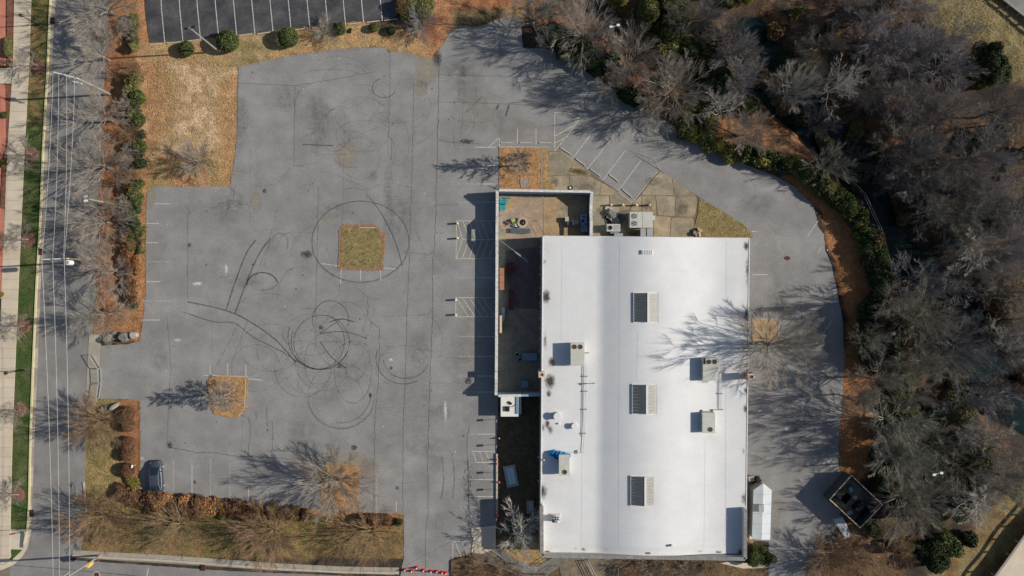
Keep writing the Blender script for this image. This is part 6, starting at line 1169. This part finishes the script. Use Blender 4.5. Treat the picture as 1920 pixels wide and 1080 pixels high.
for i, (x, y, r_, h, l) in enumerate(((1850, 640, 38, 10, 'dark tree leaning over the shaded creek pool'), (1893, 725, 36, 10, 'dark tree over the creek at the lower right edge'), (1925, 660, 34, 10, 'dark tree at the very right edge beside the pool'), (1880, 770, 30, 9, 'dark small tree below the pool at the right'), (1612, 300, 26, 8, 'dark small tree over the water above the hedge bend'), (1650, 340, 26, 8, 'dark small tree on the water side opposite the fluffy grey tree'),
    (1540, 225, 28, 9, 'dark small tree beside the radiating bright tree'))): tree(x, y, r_, h, 3 if i % 2 else 0, 'd', l)
for i, (y, l) in enumerate(((48, 'beside the top hedge plants'), (130, 'above the long left hedge'), (195, 'at the upper part of the long left hedge'), (250, 'at the middle of the long left hedge'), (300, 'at the lower end of the long left hedge'), (335, 'in the gap of the left hedge'), (385, 'beside the upper lot stalls hedge'), (450, 'below the yellow shrub of the left hedge'))): tree(238+(i % 2)*6, y, 18, 3.5, 5 if i % 2 else 2, 'gr'[i % 2], 'low bare thicket '+l)
# the tangle between them
FZ = [('tangled bare tree in the woods above the upper creek', 'tangled trees in the woods above the upper creek', [(1290, -40), (1760, -40), (1830, 90), (1760, 240), (1680, 240), (1560, 100), (1440, 40), (1400, 160), (1330, 110)], 15, 'dgvv'),
      ('tangled bare tree on the far bank of the creek', 'tangled trees on the far bank of the creek', [(1700, 210), (1960, 200), (1960, 640), (1890, 640), (1790, 500), (1740, 400), (1690, 290)], 20, 'gvgv'),
      ('tangled bare tree between the creek and bin enclosure', 'tangled trees between creek and bin enclosure', [(1690, 580), (1780, 600), (1820, 700), (1960, 840), (1900, 940), (1800, 960), (1700, 900), (1670, 760)], 11, 'lgv')]
for lab, grp, poly, cnt, bk in FZ:
    k = 0; pts = []; made = []
    xs_ = [p[0] for p in poly]; ys_ = [p[1] for p in poly]
    for _ in range(4000):
        x, y = rt.uniform(min(xs_), max(xs_)), rt.uniform(min(ys_), max(ys_))
        if not inside(np.array([x]), np.array([y]), poly)[0] or seg_dist(np.array([x]), np.array([y]), CREEK)[0] < (34 if y < 440 else 14) or any(math.hypot(x-a, y-c) < 34 for a, c in pts): continue
        pts.append((x, y)); made = made+[(x, tree(x, y, rt.uniform(28, 44), rt.uniform(7, 11), rt.choice((0, 1, 2, 3, 6, 6)), rt.choice(bk), lab, grp))]; k += 1
        if k >= cnt: break
    for i, (x, t) in enumerate(sorted(made, key=lambda q: q[0])): t['label'] = lab+', '+nth(i+1)+' from the left'
# ---------------------------------------------------------------- leafy shrubs
def leaf_blob(seed, n, r, zf=1.0, leaf=.12, hollow=.55, lump=.25, flat=0):
    rnd = np.random.RandomState(seed); d = rnd.normal(size=(n, 3)); d /= np.linalg.norm(d, axis=1)[:, None]; d[:, 2] = np.where(d[:, 2] < -.35, -d[:, 2], d[:, 2])
    lob = rnd.normal(size=(9, 3)); lob /= np.linalg.norm(lob, axis=1)[:, None]; g = 1-lump+lump*1.5*np.max(np.clip(d@lob.T, 0, 1)**4, axis=1)
    rad = r*g*(hollow+(1-hollow)*rnd.rand(n)**.4); c = d*rad[:, None]; c[:, 2] = c[:, 2]*zf+r*zf*.75
    a = rnd.normal(size=(n, 3))+d*.3; a /= np.linalg.norm(a, axis=1)[:, None]; b = np.cross(a, d+rnd.normal(size=(n, 3))*.7); b /= np.linalg.norm(b, axis=1)[:, None]
    s = leaf*(.6+.8*rnd.rand(n))[:, None]; P = np.stack([c-a*s, c+b*s*.55, c+a*s, c-b*s*.55], 1).reshape(-1, 3)
    m = bpy.data.meshes.new('foliage'); m.vertices.add(4*n); m.vertices.foreach_set('co', P.ravel()); m.loops.add(4*n); m.loops.foreach_set('vertex_index', np.arange(4*n, dtype=np.int32)); m.polygons.add(n); m.polygons.foreach_set('loop_start', np.arange(0, 4*n, 4, dtype=np.int32)); m.update(calc_edges=True); m.validate(); return m
LBM_ = [leaf_blob(1, 2600, 1, .9, .085, .75, .06), leaf_blob(2, 1500, 1, .8, .13, .5, .35), leaf_blob(3, 1300, 1, .75, .15, .4, .45), leaf_blob(4, 1800, 1, .85, .11, .45, .4), leaf_blob(5, 900, 1, .6, .19, .3, .5)]
LBM = LBM_+[leaf_blob(6, 9000, 1, .85, .055, .4, .5), leaf_blob(7, 7000, 1, .8, .06, .35, .6)]
stemm = MB(); 
for k in range(5): stemm.tube((0, 0, -.1), (.35*math.cos(k*1.3), .35*math.sin(k*1.3), .7), .03, 4)
STEM = stemm.mesh('stems', M_BARK)
LM = {'G': M_LG, 'D': M_LD, 'Y': M_LY, 'R': M_LR, 'B': M_LB, 'P': M_LP, 'O': M_LO}
SHR = []
def shrub(px, py, rpx, h, pi, lm, label, group=None, name='shrub', cat='shrub', sy=1.0, sq=0):
    zt = tz(px, py); c = W(px, py, zt+h*.5); r_ = rpx/PPM; pi = pi if rpx < 19 or pi == 0 else (5 if pi in (1, 3) else 6); t = thing(name, label, cat, (c.x, c.y, zt-.05), rt.uniform(0, 6.28) if sy == 1 else 0, group); t.scale = (r_, r_*sy, h/1.55)
    SHR.append(t)
    for nm, me, mm in (('foliage', LBM[pi], LM[lm]), ('stems', STEM, M_BARK)):
        if not me.materials: me.materials.append(mm)
        o = bpy.data.objects.new(nm, me); COL.objects.link(o); o.parent = t; o.material_slots[0].link = 'OBJECT'; o.material_slots[0].material = mm
    return t
for a in ((349, 91, 15, 1.6, 0, 'G', 'clipped round shrub with a flat lower lobe, leftmost below the dark lot'), (426, 77, 21, 2.4, 0, 'G', 'largest clipped round shrub at the foot of the tall lot light'), (540, 70, 19, 2.2, 0, 'G', 'clipped round dark shrub third from the left below the dark lot'), (638, 52, 12, 1.6, 1, 'G', 'green and bare mixed shrub below the dark lot'), (700, 52, 8.5, 1.1, 0, 'G', 'small clipped shrub, left of the small pair below the dark lot'), (733, 57, 8.5, 1.1, 0, 'D', 'small clipped shrub, right of the small pair below the dark lot'), (655, 57, 5, .4, 4, 'D', 'tiny dark plant between the mixed shrub and the small pair'),
          (14, 76, 8, 1.0, 0, 'P', 'upper olive shrub of the three on the mulch bed by the brick terrace'), (15, 88, 9, 1.0, 0, 'P', 'middle olive shrub of the three on the mulch bed by the brick terrace'), (14, 98, 9, 1.1, 0, 'P', 'lower olive shrub of the three on the mulch bed by the brick terrace'), (8, 214, 7, .8, 1, 'G', 'green shrub in the mulch bed left of the sidewalk'), (4, 305, 8, .9, 1, 'Y', 'yellow green shrub at the left edge below the brick terrace'), (1, 552, 5, .8, 1, 'Y', 'yellow shrub at the left edge beside the sidewalk'),
          (246, 907, 14, 1.3, 4, 'Y', 'bright lime shrub at the corner of the red hedge by the car'), (251, 571, 8, 1, 2, 'G', 'small green shrub at the corner above the driveway boulders'), (505, 958, 14, 1.2, 4, 'Y', 'pale green shrub in the middle of the bottom hedge'), (749, 980, 8, 1.2, 1, 'G', 'small green shrub at the right end of the square red hedges'),
          (785, 20, 30, 2.2, 3, 'P', 'pale yellow olive bush right of the dark lot'), (760, 8, 20, 2.0, 3, 'B', 'olive brown bush at the top edge right of the dark lot')): shrub(*a)
for a in ((610, 56, 22, 2.6, 5, 'g', 'bare violet grey shrub among the round shrubs below the dark lot'), (790, 40, 24, 4, 5, 'v', 'bare violet grey shrub at the top right corner of the upper strip')): t = tree(*a)
for a in ((1600, 1045, 34, 3, 5, 'r', 'bare reddish thicket below the scrap timber'), (1530, 1062, 20, 2.5, 5, 'r', 'bare brown bush at the bottom edge beside the service road'), (905, 1068, 24, 2.5, 2, 'r', 'bare brown bush on the leafy mound below the steps'), (950, 1085, 24, 2.5, 5, 'r', 'bare brown bush at the bottom edge below the ramp')): tree(*a)
# hedges: plants one by one along their lines
def hedge(pts, sp, rpx, h, kinds, label, group, pi=(1, 2, 3), jit=3, sy=1.0):
    L = 0; seg = []
    for a, c in zip(pts, pts[1:]): d = math.hypot(c[0]-a[0], c[1]-a[1]); seg.append((L, L+d, a, c)); L += d
    n = max(1, int(L/sp)); out = []
    for i in range(n+1):
        s = L*i/n
        for l0, l1, a, c in seg:
            if s <= l1+1e-6: f = (s-l0)/(l1-l0); x, y = a[0]+(c[0]-a[0])*f, a[1]+(c[1]-a[1])*f; break
        shrub(x+rt.uniform(-jit, jit), y+rt.uniform(-jit, jit), rpx*rt.uniform(.8, 1.2), h*rt.uniform(.8, 1.15), rt.choice(pi), rt.choice(kinds), label, group, 'hedge_plant', 'hedge', sy)['label'] = label+', '+nth(i+1)+' from the '+('top' if abs(pts[-1][1]-pts[0][1]) > abs(pts[-1][0]-pts[0][0]) else 'left')
hedge([(250, 30), (250, 90)], 12, 9, 1.6, 'GPP', 'sparse hedge plant left of the upper lot', 'hedge plants beside the upper lot')
hedge([(250, 145), (252, 200), (256, 300)], 10, 13, 2.2, 'GGDP', 'olive hedge plant left of the straw lawn', 'hedge plants left of the straw lawn', (1, 2, 4), 6); hedge([(252, 345), (250, 400), (248, 460)], 9, 13, 2.2, 'GGYD', 'green hedge plant left of the lot stalls', 'hedge plants left of the lot stalls', (1, 2, 4), 6)
shrub(264, 430, 9, 1.4, 4, 'Y', 'bright yellow shrub in front of the green hedge left of the lot'); shrub(253, 172, 13, 1.8, 4, 'Y', 'yellow flecked shrub in the hedge left of the straw lawn')
hedge([(236, 470), (245, 560)], 13, 12, 1.5, 'RRO', 'red brown hedge plant above the driveway boulders', 'red brown plants above the boulders')
hedge([(262, 470), (256, 530)], 16, 9, 1.2, 'OP', 'orange leaved plant at the left lot edge', 'orange plants at the lot edge')
for i, (y, l) in enumerate(((775, 'top'), (797, 'second'), (832, 'third'), (852, 'fourth'), (882, 'fifth'))): shrub(239, y, 14, 1.6, 0, 'R', '%s plant of the clipped red brown hedge running down from the driveway' % l, None, 'hedge_plant', 'hedge', 1.0)
hedge([(230, 925), (262, 935), (330, 943), (400, 950), (470, 956)], 12, 15, 1.6, 'RRBO', 'red brown plant in the long bottom hedge', 'red brown plants in the long bottom hedge', jit=4); hedge([(240, 935), (330, 955), (460, 965)], 22, 14, 1.3, 'BPR', 'brown plant below the long bottom hedge', 'brown plants along the long bottom hedge', jit=5)
hedge([(480, 958), (560, 965), (575, 965)], 20, 12, 1.3, 'BBR', 'brown bush near the large grey lot tree', 'brown bushes near the large grey tree')
for i, (x, w_) in enumerate(((676, 12), (700, 13), (724, 12))): shrub(x, 975, w_, 1.3, 0, 'R', ['left', 'middle', 'right'][i]+' one of the square clipped red hedges at the end of the bottom bed', None, 'hedge_plant', 'hedge', .95)
hedge([(1040, 62), (1062, 92)], 14, 22, 2.6, 'D', 'dark evergreen bush above the lot entrance', 'dark evergreen bushes above the lot', (3,)); hedge([(1092, 92), (1128, 125)], 12, 20, 2.5, 'DDG', 'dark green bush below the white headed light', 'dark green bushes below the lot light', (3, 1)); hedge([(1175, 178), (1205, 195)], 14, 16, 2.2, 'D', 'dark bush above the slanted stalls', 'dark bushes above the slanted stalls', (3,))
hedge([(1285, 240), (1320, 262), (1360, 280), (1400, 296)], 13, 15, 1.9, 'YYGPO', 'yellow green bush along the curved lot edge', 'yellow green bushes along the lot edge')
hedge([(1390, 285), (1440, 296), (1490, 312), (1535, 340), (1575, 368), (1605, 400), (1632, 440), (1650, 480), (1660, 530)], 11, 17, 2.4, 'GGGDY', 'leafy plant of the long green creek hedge', 'plants of the long green hedge', (1, 2, 3), 5); hedge([(1540, 355), (1590, 395), (1625, 455), (1640, 520), (1652, 560)], 13, 14, 2.2, 'GDD', 'dark plant on the lot side of the creek hedge', 'dark plants on the lot side of the hedge', (1, 3), 4)
hedge([(1640, 560), (1625, 600), (1622, 650), (1640, 690)], 13, 20, 3.4, 'DDG', 'dark evergreen bush right of the narrow straw strip', 'dark evergreens right of the straw strip', (3, 1), 5)
for a in ((1700, 585, 24, 3, 3, 'P', 'olive bush right of the dark evergreens at the leaf clearing'), (1850, 110, 30, 5, 3, 'D', 'large dark evergreen tree at the edge of the verge, upper half'), (1872, 130, 26, 4, 3, 'G', 'bright edged evergreen beside the large dark one at the verge'), (1850, 155, 22, 3, 2, 'G', 'low evergreen below the large dark one at the verge'), (1786, 772, 34, 5, 3, 'P', 'yellow green leafy tree in the lower woods right of the greenish tree'), (1812, 860, 34, 6, 1, 'G', 'glossy evergreen tree in the lower right woods'), (1775, 835, 26, 5, 3, 'P', 'olive leafy tree between the two evergreens of the lower woods'),
          (1775, 1010, 34, 4, 2, 'G', 'green leafy bush left of the bottom right deck'), (1745, 1045, 30, 4, 3, 'D', 'dark green bush at the bottom edge of the woods'), (1790, 925, 26, 4, 1, 'D', 'dark glossy bush right of the fan shaped tree'), (1700, 1030, 20, 3, 4, 'G', 'green bush above the reddish tangled tree'), (1640, 990, 20, 2, 4, 'G', 'low green bush right of the scrap timber'), (1650, 862, 22, 3, 3, 'D', 'dark bush behind the bin enclosure'), (1664, 905, 22, 3, 3, 'D', 'dark green bush right of the bin enclosure top corner'),
          (1418, 1042, 20, 2.2, 1, 'G', 'green bush at the bottom right corner of the building'), (1440, 1046, 15, 2, 3, 'D', 'dark bush beside the service road below the shed'), (1243, 90, 26, 4, 2, 'P', 'olive bush right of the dense round tree above the lot'), (1255, 60, 28, 4, 3, 'G', 'green bush above the olive one near the top edge'), (1300, 105, 26, 4, 3, 'D', 'dark green bush left of the small leafy clearing'), (1210, 25, 30, 5, 2, 'P', 'yellow olive bush at the top edge left of the woods'), (1160, 8, 20, 4, 2, 'Y', 'yellow green bush at the very top edge'), (1350, 150, 26, 3, 3, 'D', 'dark green bush above the pale branched tree'), (1400, 195, 20, 3, 3, 'G', 'green bush right of the pale branched tree'), (1455, 60, 18, 3, 2, 'B', 'brown bush at the top right of the dark tangled tree'), (1335, 235, 22, 2.5, 2, 'P', 'olive bush behind the yellow green edge plants'),
          (1545, 270, 20, 3, 2, 'P', 'pale olive bush above the fluffy grey tree'), (1800, 360, 14, 2, 1, 'G', 'small bright green bush on the far bank'), (1690, 745, 26, 3, 2, 'P', 'olive undergrowth bush below the greenish grey tree'), (1735, 790, 22, 3, 3, 'D', 'dark undergrowth bush right of the large round tree'), (1660, 800, 24, 2.5, 3, 'D', 'dark undergrowth bush beside the lower straw strip'), (1150, 110, 14, 1.8, 3, 'D', 'dark small bush right of the tall white lot light')): shrub(*a)
for i, (x, y) in enumerate(((1190, 1066), (1222, 1070), (1258, 1064), (1292, 1072), (1326, 1068))): tree(x, y, 26, 2.6, 5 if i % 2 else 2, 'rg'[i % 2], ['first', 'second', 'third', 'fourth', 'fifth'][i]+' bare brown shrub from the left below the bottom parapet')
for x, y, r_, l in ((1325, 1066, 9, 'low olive bush below the right half of the bottom parapet'), (1215, 1056, 8, 'low green bush below the middle of the bottom parapet')): shrub(x, y, r_, .7, 2, 'P', l)
UG = random.Random(41)
for lab, grp, poly, cnt, kk in (('green undergrowth bush above the upper creek', 'undergrowth bushes above the upper creek', [(1190, -20), (1440, -20), (1420, 230), (1290, 220), (1220, 110)], 22, 'GPDPY'), ('undergrowth bush under the top right trees', 'undergrowth bushes at the top right', [(1440, -20), (1740, -20), (1760, 220), (1640, 230), (1560, 100), (1480, 90)], 10, 'DPB'), ('undergrowth bush on the far bank of the creek', 'undergrowth bushes on the far bank', [(1700, 260), (1940, 230), (1940, 620), (1850, 560), (1740, 440)], 16, 'DPGB'),
    ('undergrowth bush between the creek and bins', 'undergrowth bushes beside the bin enclosure', [(1660, 620), (1760, 620), (1880, 900), (1820, 1060), (1690, 1060), (1670, 840)], 26, 'GPDGP'), ('bush hanging over the creek edge', 'bushes along the creek edge', None, 34, 'DPGBD')):
    made = []
    for i in range(cnt):
        if poly:
            xs_ = [p[0] for p in poly]; ys_ = [p[1] for p in poly]
            while True:
                x, y = UG.uniform(min(xs_), max(xs_)), UG.uniform(min(ys_), max(ys_))
                if inside(np.array([x]), np.array([y]), poly)[0] and seg_dist(np.array([x]), np.array([y]), CREEK)[0] > 26: break
        else:
            k = UG.randrange(1, len(CREEK)-1); a, c = CREEK[k], CREEK[k+1] if k+1 < len(CREEK) else CREEK[k]; f = UG.random(); dx, dy = c[0]-a[0], c[1]-a[1]; L = math.hypot(dx, dy); s_ = UG.choice((-1, 1))*UG.uniform(20, 36); x, y = a[0]+dx*f-dy/L*s_, a[1]+dy*f+dx/L*s_
        shrub(x, y, UG.uniform(12, 26), UG.uniform(1.5, 3), UG.choice((2, 3, 4, 1)), UG.choice(kk), lab, grp); made.append((x if poly else y, bpy.data.objects[-1] if 0 else SHR[-1]))
    for i, (x, t) in enumerate(sorted(made, key=lambda q: q[0])): t['label'] = lab+', '+nth(i+1)+' from the '+('left' if poly else 'top')
def tuft_field(name, kind_label, polys, n, size, ms, zoff=.0, seed=1):
    rnd = np.random.RandomState(seed); 
    for (poly, m, cnt) in polys:
        xs_ = [p[0] for p in poly]; ys_ = [p[1] for p in poly]; X = rnd.uniform(min(xs_), max(xs_), cnt*2); Y = rnd.uniform(min(ys_), max(ys_), cnt*2); k = inside(X, Y, poly); X, Y = X[k][:cnt], Y[k][:cnt]; n_ = len(X); Z = thgt(X, Y)+zoff
        a = rnd.uniform(0, 6.28, n_); s = size*(.5+rnd.rand(n_)); tl = rnd.uniform(-.5, .5, n_); cx, cy = (X-960)/PPM, -(Y-540)/PPM; dx, dy = np.cos(a)*s, np.sin(a)*s; ex, ey = -np.sin(a)*s*.5, np.cos(a)*s*.5
        P = np.stack([np.stack([cx-dx, cy-dy, Z+.01], 1), np.stack([cx+ex, cy+ey, Z+.02], 1), np.stack([cx+dx, cy+dy, Z+.01+s*np.abs(tl)*1.6], 1), np.stack([cx-ex, cy-ey, Z+.02], 1)], 1).reshape(-1, 3)
        me = bpy.data.meshes.new(name); me.vertices.add(4*n_); me.vertices.foreach_set('co', P.ravel()); me.loops.add(4*n_); me.loops.foreach_set('vertex_index', np.arange(4*n_, dtype=np.int32)); me.polygons.add(n_); me.polygons.foreach_set('loop_start', np.arange(0, 4*n_, 4, dtype=np.int32)); me.update(calc_edges=True); me.materials.append(m); o = bpy.data.objects.new(name, me); COL.objects.link(o); props(o, kind='stuff')
def band(pts, w_):
    P = [Vector(p) for p in pts]; l, r_ = [], []
    for i, p in enumerate(P): d = (P[min(i+1, len(P)-1)]-P[max(i-1, 0)]).normalized(); nn = Vector((-d.y, d.x))*w_/2; l.append(tuple(p+nn)); r_.append(tuple(p-nn))
    return l+r_[::-1]
M_LBR = leafm('leaf_litter_brown', (.30, .15, .07), (.20, .11, .055)); M_TANG = leafm('pale_tan_grass_blade', (.56, .40, .24), (.44, .30, .16)); M_DRYG = leafm('dry_grass_blade', (.42, .30, .13), (.25, .22, .09))
tuft_field('fallen_leaves', '', [(band([(447, 125), (540, 105), (690, 89), (722, 89), (790, 108), (822, 96)], 7), M_LO, 900), (band([(443, 130), (443, 260), (434, 346), (290, 350)], 5), M_LO, 500), (band([(272, 370), (271, 560), (262, 645)], 8), M_LO, 500), (band([(262, 752), (262, 922)], 6), M_LO, 400), (band([(262, 924), (420, 940), (560, 955), (760, 964)], 8), M_LO, 1100),
    (band([(1370, 298), (1450, 328), (1492, 352), (1526, 385), (1545, 440), (1560, 500), (1580, 600), (1584, 680), (1574, 800), (1572, 870)], 6), M_LO, 900), ([(1030, 40), (1270, 200), (1420, 290), (1300, 250), (1080, 120), (985, 90), (985, 40)], M_LO, 2500), ([(1490, 330), (1620, 400), (1655, 560), (1640, 870), (1580, 900), (1590, 620), (1550, 430)], M_LO, 4200), ([(660, 862), (700, 858), (720, 900), (700, 960), (655, 960)], M_LO, 500),
    ([(1300, -40), (1780, -40), (1700, 240), (1520, 200), (1330, 110)], M_LBR, 5000), ([(1640, 560), (1780, 560), (1900, 860), (1700, 1000), (1650, 900)], M_LBR, 5000), ([(1680, 230), (1920, 200), (1920, 640), (1800, 560)], M_LBR, 3500), ([(848, 1050), (960, 1074), (1030, 1080), (1180, 1060), (1400, 1066), (1440, 1080), (848, 1090)], M_LBR, 2500), ([(1530, 960), (1650, 960), (1700, 1080), (1540, 1080)], M_LBR, 1800), ([(150, 960), (760, 975), (756, 1045), (150, 1030)], M_LBR, 5000), ([(165, 0), (265, 0), (265, 640), (175, 640)], M_LBR, 3500)], 0, .07, None, .0, 3)
tuft_field('dry_grass', '', [([(640, 427), (702, 425), (718, 445), (714, 503), (640, 500)], M_DRYG, 1500), ([(395, 706), (463, 708), (462, 770), (445, 782), (395, 770)], M_DRYG, 1400), ([(268, 100), (440, 120), (436, 345), (280, 350)], M_TANG, 6000), ([(1310, 378), (1400, 428), (1402, 447), (1304, 447)], M_DRYG, 1200), ([(165, 770), (230, 760), (225, 920), (260, 1000), (165, 1000)], M_DRYG, 2500), ([(1745, 30), (1840, -20), (1920, 60), (1920, 140)], M_DRYG, 2500)], 0, .07, None, .06, 4)
# scraps of litter on the ground
ml = MB(); rr = random.Random(31)
for i in range(170):
    z_ = rr.choice(((300, 900, 120, 940), (270, 400, 110, 340), (270, 330, 110, 340), (1545, 1700, 960, 1060), (1545, 1700, 960, 1060), (1540, 1640, 350, 900), (500, 820, 60, 110), (940, 1400, 300, 440))); x, y = rr.uniform(z_[0], z_[1]), rr.uniform(z_[2], z_[3]); s_ = rr.uniform(.05, .16); ml.box(*G(x, y), max(tz(x, y), 0)+.02, s_, s_*rr.uniform(.4, 1), .03, rr.uniform(0, 3))
ml.build('scattered_litter', M_WSTEEL, kind='stuff')
